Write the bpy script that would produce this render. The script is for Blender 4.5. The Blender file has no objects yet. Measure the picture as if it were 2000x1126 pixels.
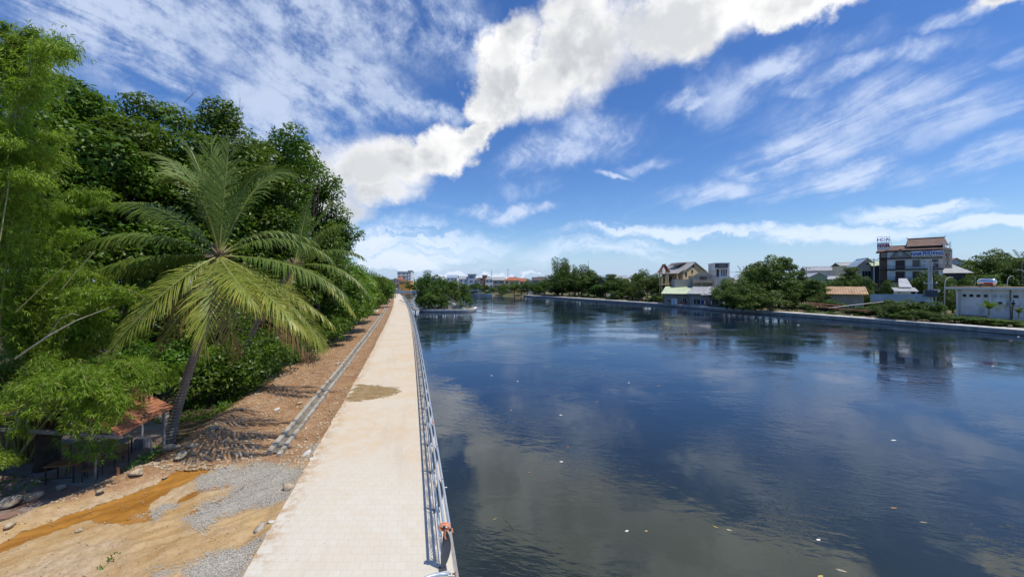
import bpy, math, random
import numpy as np
from mathutils import Vector, Matrix, noise as mnoise

# ------------------------------------------------------------ camera
H = 7.3; F = 760.0; HOR = 550.0
scn = bpy.context.scene
col = bpy.context.collection
cam_data = bpy.data.cameras.new("camera"); cam = bpy.data.objects.new("camera", cam_data); col.objects.link(cam)
cam.location = (0, 0, H); cam.rotation_euler = (math.radians(90), 0, 0)
cam_data.sensor_width = 36; cam_data.lens = 36 * F / 2000
cam_data.shift_y = -13 / 2000
cam_data.clip_end = 6000; cam_data.clip_start = 0.1
scn.camera = cam
scn.view_settings.view_transform = 'Standard'; scn.view_settings.look = 'None'
scn.view_settings.exposure = 0.38; scn.view_settings.gamma = 1
scn.render.resolution_x = 1024; scn.render.resolution_y = 576

# ------------------------------------------------------------ sun
SUN_EL, SUN_AZ = math.radians(66), math.radians(112)      # azimuth clockwise from +Y
sun_d = bpy.data.lights.new("sun", 'SUN'); sun_d.energy = 3.1; sun_d.angle = math.radians(0.53)
sun_d.color = (1.0, 0.93, 0.81)
sun = bpy.data.objects.new("sun", sun_d); col.objects.link(sun)
sdir = Vector((math.cos(SUN_EL)*math.sin(SUN_AZ), math.cos(SUN_EL)*math.cos(SUN_AZ), math.sin(SUN_EL)))
sun.rotation_euler = sdir.to_track_quat('Z', 'Y').to_euler(); sun.location = sdir * 200

# ------------------------------------------------------------ sky
world = bpy.data.worlds.new("World"); scn.world = world; world.use_nodes = True
wt = world.node_tree; wt.nodes.clear()
class NT:
    def __init__(s, t): s.t = t; s.n = t.nodes; s.l = t.links
    def new(s, typ, **kw):
        n = s.n.new(typ)
        for k, v in kw.items(): setattr(n, k, v)
        return n
    def put(s, sock, v):
        if isinstance(v, bpy.types.NodeSocket): s.l.new(v, sock)
        elif v is not None:
            if isinstance(v, (tuple, list)) and len(v) == 3 and sock.type == 'RGBA': v = (*v, 1)
            sock.default_value = v
    def math(s, op, a, b=None, c=None, clamp=False):
        n = s.new('ShaderNodeMath', operation=op); n.use_clamp = clamp
        s.put(n.inputs[0], a)
        if b is not None: s.put(n.inputs[1], b)
        if c is not None: s.put(n.inputs[2], c)
        return n.outputs[0]
    def vmath(s, op, a, b=None, sc=None):
        n = s.new('ShaderNodeVectorMath', operation=op)
        s.put(n.inputs[0], a)
        if b is not None: s.put(n.inputs[1], b)
        if sc is not None: s.put(n.inputs['Scale'], sc)
        return n.outputs['Value'] if op in ('LENGTH', 'DOT_PRODUCT', 'DISTANCE') else n.outputs[0]
    def noise(s, vec, scale, detail=4, rough=0.5, dist=0.0, out='Fac', dim='3D'):
        n = s.new('ShaderNodeTexNoise', noise_dimensions=dim)
        s.put(n.inputs['Vector'], vec); n.inputs['Scale'].default_value = scale
        n.inputs['Detail'].default_value = detail; n.inputs['Roughness'].default_value = rough
        n.inputs['Distortion'].default_value = dist
        return n.outputs[out]
    def ramp(s, v, a, b, lo=0.0, hi=1.0, smooth=True):
        n = s.new('ShaderNodeMapRange'); n.interpolation_type = 'SMOOTHSTEP' if smooth else 'LINEAR'
        s.put(n.inputs[0], v); s.put(n.inputs[1], a); s.put(n.inputs[2], b); s.put(n.inputs[3], lo); s.put(n.inputs[4], hi)
        return n.outputs[0]
    def mix(s, f, a, b, mode='MIX'):
        n = s.new('ShaderNodeMix', data_type='RGBA', blend_type=mode)
        s.put(n.inputs[0], f); s.put(n.inputs[6], a); s.put(n.inputs[7], b)
        return n.outputs[2]
    def mapping(s, v, loc=(0,0,0), rot=(0,0,0), scale=(1,1,1), typ='POINT'):
        n = s.new('ShaderNodeMapping', vector_type=typ); s.put(n.inputs[0], v)
        n.inputs[1].default_value = loc; n.inputs[2].default_value = rot; n.inputs[3].default_value = scale
        return n.outputs[0]
    def comb(s, x, y, z=0.0):
        n = s.new('ShaderNodeCombineXYZ'); s.put(n.inputs[0], x); s.put(n.inputs[1], y); s.put(n.inputs[2], z); return n.outputs[0]
    def sep(s, v):
        n = s.new('ShaderNodeSeparateXYZ'); s.put(n.inputs[0], v); return n.outputs

def st(px, py):                                     # a direction as stereographic sky coordinates about the north point
    v = Vector(((px-1000)/F, 1, (HOR-py)/F)).normalized()
    return Vector((v.x/(1+v.y), v.z/(1+v.y), 0))
def build_sky():
    g = NT(wt)
    tc = g.new('ShaderNodeTexCoord').outputs['Generated']
    d = g.vmath('NORMALIZE', tc)
    x, y, z = g.sep(d)
    k = g.math('ADD', y, 1.02)
    S = g.comb(g.math('DIVIDE', x, k), g.math('DIVIDE', z, k), 0.0)
    # cloud plane coordinates: parallel streaks run to a vanishing point as real ones do
    zz = g.math('ADD', g.math('MAXIMUM', z, 0.0), 0.06)
    Pl = g.comb(g.math('DIVIDE', x, zz), g.math('DIVIDE', y, zz), 0.0)
    wrp = g.vmath('SUBTRACT', g.noise(S, 3.5, 6, 0.62, out='Color'), (0.5, 0.5, 0.5))
    wrp2 = g.vmath('SUBTRACT', g.noise(S, 14, 7, 0.65, out='Color'), (0.5, 0.5, 0.5))
    W = g.vmath('ADD', S, g.vmath('ADD', g.vmath('SCALE', wrp, sc=0.10), g.vmath('SCALE', wrp2, sc=0.060)))
    W2 = g.vmath('ADD', S, g.vmath('SCALE', wrp, sc=0.16))
    def blobs(V, lst):
        acc = None
        for (cx, cy, ax, ay, ratio, w) in lst:
            c = st(cx, cy); a = st(cx+ax, cy+ay) - c
            L = a.length; ang = math.atan2(a.y, a.x)
            m = g.mapping(V, loc=(c.x, c.y, 0), rot=(0, 0, ang), scale=(L, L*ratio, 1), typ='TEXTURE')
            f = g.ramp(g.vmath('LENGTH', m), 1.0, 0.0, 0.0, w)
            acc = f if acc is None else g.math('MAXIMUM', acc, f)
        return acc
    # --- cumulus: the bright towers running from low left to upper right
    cum = [(630,350,150,-10,.80,1.05),(745,335,165,-25,.66,1.05),(850,300,120,-55,.55,1.0),(650,405,160,10,.45,.9),(760,385,130,-20,.4,.85),
           (925,262,100,-60,.36,.9),(975,175,120,-80,.80,1.05),(1000,100,110,-85,.60,.95),(1080,170,150,-60,.6,1.0),(1140,110,230,-75,.70,1.1),(1120,40,160,-60,.7,1.0),
           (1330,60,290,-75,.5,1.1),(1560,15,270,-60,.42,1.0),(1400,-90,430,-60,.5,1.1),(900,-330,260,-90,.5,1.0),(1500,-420,420,80,.4,.9),
           (1905,20,170,-45,.42,.85),(2080,60,160,-30,.5,.8),(20,105,95,60,.5,.9),(-90,170,160,60,.5,.9),(130,122,40,25,.5,.6),(2500,-500,500,0,.5,1.0),(2600,200,260,-60,.35,.8)]
    base = blobs(W, cum)
    fb = g.noise(S, 7, 9, 0.57)
    dens = g.math('ADD', g.math('MULTIPLY', base, 1.25), g.math('MULTIPLY', g.math('SUBTRACT', fb, 0.5), 1.0))
    edge_hi = g.math('ADD', 0.66, g.math('MULTIPLY', g.ramp(g.noise(S, 4, 2, .5), .38, .60), .42))
    cumA = g.ramp(dens, 0.28, edge_hi)
    # self shading: density towards the sun (up and to the right) against density here
    So = g.vmath('ADD', S, (0.015, 0.028, 0.0))
    fb2 = g.noise(So, 7, 6, 0.57)
    fine = g.math('SUBTRACT', g.noise(S, 24, 6, .6), g.noise(So, 24, 6, .6))
    lit = g.math('ADD', g.math('SUBTRACT', fb, fb2), g.math('MULTIPLY', fine, .35))
    big = g.noise(S, 5.2, 4, 0.55)
    shade = g.math('ADD', g.ramp(lit, -0.10, 0.10, 0.0, 1.0), 0.0)
    core = g.math('MULTIPLY', g.ramp(dens, 0.70, 1.2), g.math('ADD', .25, g.math('MULTIPLY', g.ramp(big, 0.40, 0.62), .75)))
    bright = g.math('SUBTRACT', g.math('ADD', 0.64, g.math('MULTIPLY', shade, 0.16)), g.math('MULTIPLY', core, 0.21))
    cumC = g.vmath('SCALE', g.mix(g.ramp(bright, 0.35, 0.80), (0.86, 0.92, 1.0), (1.0, 1.0, 1.0)), sc=bright)
    # --- cirrus and thin sheets
    def R(a): return (0, 0, math.radians(a))
    cw = g.vmath('SUBTRACT', g.noise(Pl, 0.8, 3, 0.5, out='Color'), (0.5, 0.5, 0.5))
    Plw = g.vmath('ADD', Pl, g.vmath('SCALE', cw, sc=0.9))
    streak = g.noise(g.mapping(Plw, rot=R(-28), scale=(2.1, 0.42, 1)), 1.6, 9, 0.62)
    streak2 = g.noise(g.mapping(Plw, rot=R(35), scale=(1.8, 0.5, 1)), 1.9, 9, 0.66)
    # left: soft sheets; middle left: mottled
    leftm = blobs(W2, [(300,60,480,110,.36,.95),(620,70,360,60,.34,.9),(650,170,230,80,.5,1.0),(560,260,260,70,.6,1.0),(600,330,160,30,.6,.9),(740,215,160,30,.4,.9),(780,40,260,20,.25,.7),(880,95,220,35,.28,.75),
                       (840,225,110,20,.3,.85),(500,-200,600,60,.5,.9),(-300,0,420,160,.5,.8),(350,150,260,90,.35,.8)])
    mott = g.noise(S, 16, 8, 0.68)
    lA = g.math('MULTIPLY', leftm, g.ramp(g.math('ADD', g.math('MULTIPLY', streak2, 0.55), g.math('MULTIPLY', mott, 0.45)), 0.37, 0.62, 0.06, 1.0))
    lA = g.math('MULTIPLY', g.ramp(lA, 0.02, 0.66), g.ramp(mott, .34, .62, .60, .92))
    rightm = blobs(W2, [(1560,135,200,-50,.34,1.0),(1680,150,330,-95,.2,.85),(1560,290,260,-20,.36,.85),(1450,320,150,0,.3,.6),(1080,290,250,-65,.24,1.0),(1150,250,150,-10,.35,.9),(1450,180,260,-60,.3,.55),(1850,250,380,-60,.4,.55),(1420,360,300,-10,.2,.7),(1650,340,260,-30,.25,.8),(1250,300,90,-30,.3,.6),
                        (1160,260,110,-10,.4,.8),(1190,330,60,0,.22,.9),(1340,205,120,-40,.22,.75),(1900,330,300,-50,.3,.6),(1960,140,200,-40,.3,.7),
                        (1700,240,520,-90,.42,.6),(1800,70,160,-60,.25,.8),(980,405,190,0,.13,.85),(1010,360,130,-20,.3,.45),(2300,250,400,-60,.3,.8)])
    rA = g.math('MULTIPLY', rightm, g.ramp(g.math('ADD', g.math('MULTIPLY', streak, 0.6), g.math('MULTIPLY', mott, 0.4)), 0.38, 0.64, 0.22, 1.0))
    rA = g.math('MULTIPLY', g.ramp(rA, 0.02, 0.70), 0.80)
    # low bands above the skyline
    lowm = blobs(W2, [(1500,455,620,0,.09,1.0),(1800,420,330,10,.16,1.0),(1250,458,330,-8,.09,.95),(2000,460,460,0,.13,.95),(820,470,260,0,.24,.75),(1180,490,420,0,.1,.5)])
    band = g.noise(g.mapping(W, scale=(3.5, 26, 1)), 1.3, 8, 0.6)
    loA = g.math('MULTIPLY', g.ramp(g.math('MULTIPLY', lowm, g.ramp(band, 0.34, 0.58, 0.15, 1.0)), 0.03, 0.62), 0.85)
    # small far cumulus on the skyline at left
    puffm = blobs(W, [(780,505,170,0,.2,1.0),(930,525,150,0,.12,.9),(720,470,140,0,.25,.8),(1010,528,60,0,.12,.85),(2200,500,300,0,.1,.8),(300,500,300,0,.2,.9)])
    pf = g.noise(g.mapping(S, scale=(1, 1.9, 1)), 26, 7, 0.6)
    puA = g.math('MULTIPLY', g.ramp(g.math('ADD', puffm, g.math('SUBTRACT', pf, 0.5)), 0.32, 0.62), 0.75)
    general = g.math('MULTIPLY', g.ramp(streak, 0.52, 0.80), 0.08)
    hzf = g.ramp(z, 0.13, -0.02, 0.0, 0.84)
    # --- clear sky
    sky = g.new('ShaderNodeTexSky', sky_type='NISHITA', sun_disc=False, sun_elevation=SUN_EL, sun_rotation=SUN_AZ,
                altitude=0, air_density=1.0, dust_density=0.35, ozone_density=3.5)
    hs = g.new('ShaderNodeHueSaturation'); hs.inputs['Hue'].default_value = 0.508; hs.inputs['Saturation'].default_value = 1.22; hs.inputs['Value'].default_value = 1.0
    g.put(hs.inputs['Color'], sky.outputs[0])
    clear = g.vmath('MULTIPLY', g.vmath('SCALE', hs.outputs[0], sc=0.105), (0.84, 0.92, 1.02))
    c = g.mix(hzf, clear, (0.34, 0.465, 0.70))
    c = g.mix(general, c, (0.58, 0.68, 0.90))
    c = g.mix(lA, c, (0.46, 0.54, 0.70))
    c = g.mix(rA, c, (0.55, 0.63, 0.79))
    c = g.mix(loA, c, (0.62, 0.71, 0.87))
    c = g.mix(puA, c, (0.62, 0.69, 0.82))
    c = g.mix(cumA, c, cumC)
    bg = g.new('ShaderNodeBackground'); g.put(bg.inputs[0], c); bg.inputs[1].default_value = 1.0
    out = g.new('ShaderNodeOutputWorld'); g.l.new(bg.outputs[0], out.inputs[0])
build_sky()
world.cycles.sampling_method = 'MANUAL'; world.cycles.sample_map_resolution = 512

# ------------------------------------------------------------ helpers
rng = np.random.default_rng(7); rnd = random.Random(11)
def P(px, py, z=0.0):
    Z = F * (H - z) / (py - HOR); return Vector(((px-1000)/F*Z, Z, z))
def Q(px, py, Z): return Vector(((px-1000)/F*Z, Z, H - (py-HOR)*Z/F))
def zpx(py, Z): return H - (py-HOR)*Z/F
def xL(Z): return -4.25 - 0.25*Z - 0.00017*Z*Z
def xR(Z): return xL(Z) + 5.0 - 0.004*Z
WATER = -1.4

def tag(o, label=None, cat=None, group=None, kind=None):
    if label: o['label'] = label
    if cat: o['category'] = cat
    if group: o['group'] = group
    if kind: o['kind'] = kind
    return o
def empty(name, loc=(0,0,0), rz=0.0, label=None, cat=None, group=None):
    o = bpy.data.objects.new(name, None); col.objects.link(o); o.empty_display_size = .3
    o.location = loc; o.rotation_euler = (0, 0, rz); tag(o, label, cat, group); return o
def link(name, me, m=None, parent=None):
    o = bpy.data.objects.new(name, me); col.objects.link(o)
    if m is not None:
        for k in (m if isinstance(m, (list, tuple)) else [m]): me.materials.append(k)
    if parent is not None: o.parent = parent
    return o
def dup(o, loc=None, rot=None, scale=None, label=None, parent=None):
    c = o.copy(); col.objects.link(c)
    if parent is not None: c.parent = parent
    if loc is not None: c.location = loc
    if rot is not None: c.rotation_euler = rot if isinstance(rot, tuple) else (0, 0, rot)
    if scale is not None: c.scale = scale if isinstance(scale, tuple) else (scale,)*3
    if label: c['label'] = label
    for ch in list(KIDS.get(o.name, [])):
        d = dup(ch, parent=c)
        KIDS.setdefault(c.name, []).append(d)
    return c
KIDS = {}
def kid(parent, o): KIDS.setdefault(parent.name, []).append(o); return o

class MB:
    def __init__(s): s.v = []; s.f = []; s.m = []; s.mi = 0
    def add(s, vs, fs):
        b = len(s.v); s.v += [tuple(v) for v in vs]; s.f += [tuple(b+i for i in f) for f in fs]; s.m += [s.mi]*len(fs); return s
    def box(s, c, d, rz=0.0, M=None):
        x, y, z = d[0]/2, d[1]/2, d[2]/2
        vs = [Vector(p) for p in ((-x,-y,-z),(x,-y,-z),(x,y,-z),(-x,y,-z),(-x,-y,z),(x,-y,z),(x,y,z),(-x,y,z))]
        R = M if M is not None else Matrix.Rotation(rz, 3, 'Z')
        vs = [R @ v + Vector(c) for v in vs]
        return s.add(vs, [(0,3,2,1),(4,5,6,7),(0,1,5,4),(1,2,6,5),(2,3,7,6),(3,0,4,7)])
    def bb(s, x0, x1, y0, y1, z0, z1): return s.box(((x0+x1)/2,(y0+y1)/2,(z0+z1)/2), (x1-x0, y1-y0, z1-z0))
    def beam(s, a, b, w, h=None, up=(0,0,1)):
        a, b = Vector(a), Vector(b); h = h or w; t = (b-a); L = t.length; t.normalize()
        u = Vector(up)
        if abs(t.dot(u)) > .98: u = Vector((0,1,0))
        sd = t.cross(u).normalized(); u2 = sd.cross(t)
        M = Matrix((t, sd, u2)).transposed()
        return s.box((a+b)/2, (L, w, h), M=M)
    def tube(s, pts, r, n=6, cap=True):
        pts = [Vector(p) for p in pts]; k = len(pts)
        rs = r if isinstance(r, (list, tuple)) else [r]*k
        vs = []; prev = None
        for i, p in enumerate(pts):
            t = (pts[min(i+1, k-1)] - pts[max(i-1, 0)]).normalized()
            ref = prev if prev is not None else (Vector((0,0,1)) if abs(t.z) < .9 else Vector((1,0,0)))
            sd = (ref - t*ref.dot(t)).normalized(); prev = sd; b = t.cross(sd)
            for j in range(n):
                a = 2*math.pi*j/n; vs.append(p + (sd*math.cos(a) + b*math.sin(a))*rs[i])
        fs = [(i*n+j, i*n+(j+1)%n, (i+1)*n+(j+1)%n, (i+1)*n+j) for i in range(k-1) for j in range(n)]
        if cap: fs += [tuple(range(n-1, -1, -1)), tuple((k-1)*n+j for j in range(n))]
        return s.add(vs, fs)
    def prism(s, poly, z0, z1):                        # poly counter-clockwise (x, y)
        n = len(poly); vs = [(p[0], p[1], z0) for p in poly] + [(p[0], p[1], z1) for p in poly]
        fs = [tuple(range(n-1, -1, -1)), tuple(range(n, 2*n))] + [(i, (i+1)%n, n+(i+1)%n, n+i) for i in range(n)]
        return s.add(vs, fs)
    def sheet(s, quad, t):                             # thick slab from four corners, thickness downward
        q = [Vector(p) for p in quad]; d = Vector((0,0,-t)); vs = q + [p+d for p in q]
        return s.add(vs, [(0,1,2,3),(7,6,5,4),(0,4,5,1),(1,5,6,2),(2,6,7,3),(3,7,4,0)])
    def lathe(s, prof, n=16, c=(0,0,0)):
        vs = [(c[0]+r*math.cos(2*math.pi*j/n), c[1]+r*math.sin(2*math.pi*j/n), c[2]+z) for r, z in prof for j in range(n)]
        k = len(prof)
        fs = [(i*n+j, i*n+(j+1)%n, (i+1)*n+(j+1)%n, (i+1)*n+j) for i in range(k-1) for j in range(n)]
        fs += [tuple(range(n-1,-1,-1)), tuple((k-1)*n+j for j in range(n))]
        return s.add(vs, fs)
    def build(s, name, m, parent=None, smooth=False):
        me = bpy.data.meshes.new(name); me.from_pydata(s.v, [], s.f); me.update()
        if any(s.m): me.polygons.foreach_set('material_index', s.m)
        if smooth: me.polygons.foreach_set('use_smooth', [True]*len(s.f))
        o = link(name, me, m, parent)
        if parent is not None: kid(parent, o)
        return o
def npmesh(name, V, k, m, parent=None, faces=None, smooth=False):
    """V (N*k,3) vertices forming N k-gons (or explicit faces array)"""
    V = np.asarray(V, dtype=np.float32)
    fa = np.arange(len(V)).reshape(-1, k) if faces is None else np.asarray(faces)
    me = bpy.data.meshes.new(name); me.vertices.add(len(V)); me.vertices.foreach_set('co', V.ravel())
    me.loops.add(fa.size); me.loops.foreach_set('vertex_index', fa.ravel().astype(np.int32))
    me.polygons.add(len(fa)); me.polygons.foreach_set('loop_start', (np.arange(len(fa))*fa.shape[1]).astype(np.int32))
    me.polygons.foreach_set('loop_total', np.full(len(fa), fa.shape[1], dtype=np.int32))
    if smooth: me.polygons.foreach_set('use_smooth', np.ones(len(fa), dtype=bool))
    me.update(calc_edges=True); me.validate()
    o = link(name, me, m, parent)
    if parent is not None: kid(parent, o)
    return o

# ------------------------------------------------------------ materials
def newmat(name):
    m = bpy.data.materials.new(name); m.use_nodes = True; m.node_tree.nodes.clear()
    g = NT(m.node_tree); out = g.new('ShaderNodeOutputMaterial')
    b = g.new('ShaderNodeBsdfPrincipled'); g.l.new(b.outputs[0], out.inputs[0]); return m, g, b, out
def pm(name, c1, c2=None, scale=2.0, rough=.7, metal=0.0, bump=0.0, bscale=None, spec=.4, stain=None, stain_s=.7, stain_amt=.5, wave=None):
    m, g, b, out = newmat(name); co = g.new('ShaderNodeTexCoord').outputs['Object']
    c2 = c2 or tuple(x*.8 for x in c1)
    n = g.noise(co, scale, 6, .6); c = g.mix(g.ramp(n, .35, .65), c1, c2)
    if stain:
        sn = g.noise(g.mapping(co, scale=(1, 1, .35)), stain_s, 7, .68)
        c = g.mix(g.ramp(sn, .5, .68, 0, stain_amt), c, stain)
    g.put(b.inputs['Base Color'], c); b.inputs['Roughness'].default_value = rough; b.inputs['Metallic'].default_value = metal
    b.inputs['Specular IOR Level'].default_value = spec
    hgt = None
    if bump: hgt = g.math('MULTIPLY', g.noise(co, bscale or scale*6, 5, .6), bump)
    if wave:                                          # (axis, period, height)
        ax = g.sep(co)['XYZ'.index(wave[0])]
        wv = g.math('MULTIPLY', g.math('SINE', g.math('MULTIPLY', ax, 2*math.pi/wave[1])), wave[2])
        hgt = wv if hgt is None else g.math('ADD', hgt, wv)
    if hgt is not None:
        bp = g.new('ShaderNodeBump'); bp.inputs['Distance'].default_value = 1.0; bp.inputs['Strength'].default_value = 1.0
        g.put(bp.inputs['Height'], hgt); g.put(b.inputs['Normal'], bp.outputs[0])
    return m
def leafmat(name, dark, light, trans=.3, rough=.45, tip=None, tipamt=.12, ns=.35):
    m, g, b, out = newmat(name)
    geo = g.new('ShaderNodeNewGeometry'); ri = geo.outputs['Random Per Island']
    oi = g.new('ShaderNodeObjectInfo').outputs['Random']
    co = g.new('ShaderNodeTexCoord').outputs['Object']
    f = g.math('ADD', g.math('MULTIPLY', ri, .6), g.math('MULTIPLY', g.ramp(g.noise(co, ns, 3, .6), .35, .65), .4))
    c = g.mix(f, dark, light)
    if tip: c = g.mix(g.ramp(g.math('FRACT', g.math('MULTIPLY', ri, 7.31)), 1-tipamt, 1-tipamt+.02), c, tip)
    h = g.new('ShaderNodeHueSaturation'); g.put(h.inputs['Hue'], g.math('ADD', .478, g.math('MULTIPLY', oi, .036)))
    g.put(h.inputs['Value'], g.math('ADD', .80, g.math('MULTIPLY', g.math('FRACT', g.math('MULTIPLY', oi, 5.7)), .5))); g.put(h.inputs['Color'], c)
    g.put(b.inputs['Base Color'], h.outputs[0]); b.inputs['Roughness'].default_value = rough; b.inputs['Specular IOR Level'].default_value = .35
    t = g.new('ShaderNodeBsdfTranslucent'); g.put(t.inputs[0], g.mix(.5, h.outputs[0], (light[0]*1.3, light[1]*1.25, light[2]*.6)))
    mx = g.new('ShaderNodeMixShader'); mx.inputs[0].default_value = trans
    g.l.new(b.outputs[0], mx.inputs[1]); g.l.new(t.outputs[0], mx.inputs[2]); g.l.new(mx.outputs[0], out.inputs[0]); return m

M = {}
M['leaf'] = leafmat('broad_leaf', (.026,.070,.010), (.15,.27,.026), .36, .42)
M['leaf_bright'] = leafmat('young_leaf', (.065,.145,.016), (.19,.33,.035), .35)
M['leaf_far'] = leafmat('bank_leaf', (.032,.076,.013), (.115,.205,.026), .25, .5, tip=(.16,.14,.06), tipamt=.04, ns=.5)
M['leaf_olive'] = leafmat('olive_leaf', (.045,.075,.02), (.13,.17,.04), .2, .5, tip=(.2,.14,.06), tipamt=.08, ns=.5)
M['bamboo_leaf'] = leafmat('bamboo_leaf', (.085,.18,.014), (.25,.41,.035), .42, .5, tip=(.38,.34,.12), tipamt=.03)
M['weed'] = leafmat('weed_leaf', (.05,.13,.018), (.15,.28,.04), .3)
M['bark'] = pm('bark', (.14,.105,.075), (.07,.055,.04), 3, .9, bump=.03, bscale=12)
M['darkbark'] = pm('dark_bark', (.07,.055,.04), (.035,.03,.022), 3, .9, bump=.03)
M['culm'] = pm('bamboo_culm', (.22,.24,.07), (.32,.28,.12), 2, .5)
M['dead'] = pm('dead_wood', (.42,.38,.32), (.3,.26,.2), 4, .8)

def palm_trunk_mat():
    m, g, b, out = newmat('palm_bark'); co = g.new('ShaderNodeTexCoord').outputs['Object']
    z = g.sep(co)[2]; n = g.noise(co, 3, 5, .6)
    w = g.math('SINE', g.math('ADD', g.math('MULTIPLY', z, 42), g.math('MULTIPLY', n, 5)))
    c = g.mix(g.ramp(w, -.2, .9), (.185,.16,.13), (.25,.215,.18)); c = g.mix(g.ramp(g.noise(co, 1.5, 6, .7), .45, .7, 0, .6), c, (.13,.11,.09))
    g.put(b.inputs['Base Color'], c); b.inputs['Roughness'].default_value = .9
    bp = g.new('ShaderNodeBump'); bp.inputs['Distance'].default_value = .010; g.put(bp.inputs['Height'], w); g.put(b.inputs['Normal'], bp.outputs[0]); return m
M['palmbark'] = palm_trunk_mat()
def frondmat(name, green, yellow, brown, by, bb):
    m, g, b, out = newmat(name); geo = g.new('ShaderNodeNewGeometry'); ri = geo.outputs['Random Per Island']
    co = g.new('ShaderNodeTexCoord').outputs['Object']
    n = g.noise(co, 1.1, 4, .6); a = g.new('ShaderNodeAttribute', attribute_name='tipness').outputs['Fac']
    f = g.math('ADD', g.math('ADD', g.math('MULTIPLY', ri, .25), g.math('MULTIPLY', n, .5)), g.math('MULTIPLY', a, .35))
    c = g.mix(g.ramp(f, by, by+.3), green, yellow)
    c = g.mix(g.ramp(g.math('ADD', f, g.math('MULTIPLY', a, .2)), bb, bb+.18), c, brown)
    c = g.mix(g.math('MULTIPLY', g.math('FRACT', g.math('MULTIPLY', ri, 3.7)), .35), c, tuple(x*.55 for x in green))
    g.put(b.inputs['Base Color'], c); b.inputs['Roughness'].default_value = .42; b.inputs['Specular IOR Level'].default_value = .4
    t = g.new('ShaderNodeBsdfTranslucent'); g.put(t.inputs[0], c)
    mx = g.new('ShaderNodeMixShader'); mx.inputs[0].default_value = .28
    g.l.new(b.outputs[0], mx.inputs[1]); g.l.new(t.outputs[0], mx.inputs[2]); g.l.new(mx.outputs[0], out.inputs[0]); return m
M['frond_g'] = frondmat('green_frond', (.135,.215,.035), (.29,.33,.065), (.3,.22,.10), .55, 1.05)
M['frond_y'] = frondmat('yellowing_frond', (.21,.27,.035), (.42,.42,.07), (.34,.24,.11), .42, .92)
M['frond_b'] = frondmat('browning_frond', (.16,.20,.05), (.38,.30,.09), (.30,.16,.07), .30, .60)
M['rachis'] = pm('frond_rib', (.22,.27,.06), (.30,.28,.08), 2, .4)

# ------------------------------------------------------------ leaf builders
def nz(a): return a / (np.linalg.norm(a, axis=-1, keepdims=True) + 1e-9)
def leaf_quads(C, T, N, L, Wd, droop=.0):
    """diamond leaves from base C along T, normal N; returns (n*4,3)"""
    T = nz(T); N = nz(N - T*np.sum(N*T, 1, keepdims=True)); B = np.cross(N, T)
    L = L[:, None]; Wd = Wd[:, None]
    mid = C + T*L*.42 + N*L*.06; tip = C + T*L - N*L*droop
    return np.stack([C, mid + B*Wd*.5, tip, mid - B*Wd*.5], 1).reshape(-1, 3)
def rand_dir(n, r=None):
    r = r or rng; return nz(r.normal(size=(n, 3)))
def crown_leaves(clumps, per_m2, size, ratio=.5, flat=.8, up=.7, r=None):
    r = r or rng; out = []
    for (c, R) in clumps:
        n = max(12, int(per_m2*4*math.pi*R*R*.8)); d = rand_dir(n, r); d[:, 2] += .25; d = nz(d)
        rad = R*(.45 + .6*r.random(n)**.6)
        C = np.array(c) + d*rad[:, None]*np.array([1, 1, flat])
        N = nz(d*.8 + np.array([0, 0, up]) + r.normal(size=(n, 3))*.34)
        T = nz(np.cross(N, r.normal(size=(n, 3)))+d*.35)
        L = size*(.65+.7*r.random(n)); out.append(leaf_quads(C, T, N, L, L*ratio, .12))
    return np.concatenate(out)
def crown_clumps(n, rx, rz, cz, rmin, rmax, r, skirt=-.6, inner=.25, lump=.0):
    out = []
    for i in range(n):
        d = nz(r.normal(size=3)); 
        while d[2] < skirt: d = nz(r.normal(size=3))
        k = (r.random()**.5*.6+.05) if r.random() < inner else min(1.04, .78+.22*r.random()+lump*r.normal())
        R = rmin+(rmax-rmin)*r.random()
        out.append((np.array([d[0]*(rx-R*.6)*k, d[1]*(rx-R*.6)*k, cz+d[2]*(rz-R*.6)*k]), R))
    return out
def limbs(mb, base_pts, r0, targets, r, seg=5, r1=.03):
    top = Vector(base_pts[-1]); mb.tube(base_pts, [r0*(1-.45*i/(len(base_pts)-1)) for i in range(len(base_pts))], 9)
    for t in targets:
        k = r.integers(max(1, len(base_pts)//2), len(base_pts)); a = Vector(base_pts[k]); t = Vector(t); pts = []
        for i in range(seg+1):
            f = i/seg; p = a.lerp(t, f); p.z += math.sin(f*math.pi)*.08*(t-a).length
            if 0 < i < seg: p += Vector(r.normal(size=3))*.04*(t-a).length
            pts.append(p)
        mb.tube(pts, [r0*.42*(1-f/seg)+r1 for f in range(seg+1)], 5)
def tree(name, label, cat, loc, h, rx, crown_z0, nclump, rc, per_m2, size, mat='leaf', ratio=.5, trunk_r=.25, seed=1, group=None, up=.7, flat=.8, inner=.25, lump=0., bark='bark', lean=(0,0), skirt=-.6, zflat=1.0):
    r = np.random.default_rng(seed); root = empty(name, loc, 0, label, cat, group)
    cz = (h+crown_z0)/2; rz = (h-crown_z0)/2
    cl = crown_clumps(nclump, rx, rz, cz, rc[0], rc[1], r, skirt, inner, lump)
    cl = [(c+np.array([lean[0], lean[1], 0])*min(1, max(0, c[2]/h)), R) for c, R in cl]
    npmesh('crown', crown_leaves(cl, per_m2, size, ratio, flat, up, r), 4, M[mat], root)
    mb = MB(); tp = [Vector((r.normal()*.08*i + lean[0]*i/6*.5, r.normal()*.08*i + lean[1]*i/6*.5, cz*i/5)) for i in range(6)]; tp[0].z = -.4
    limbs(mb, tp, trunk_r, [c for c, R in cl[:min(14, len(cl))]], r)
    mb.build('trunk', M[bark], root, smooth=True); return root

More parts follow.
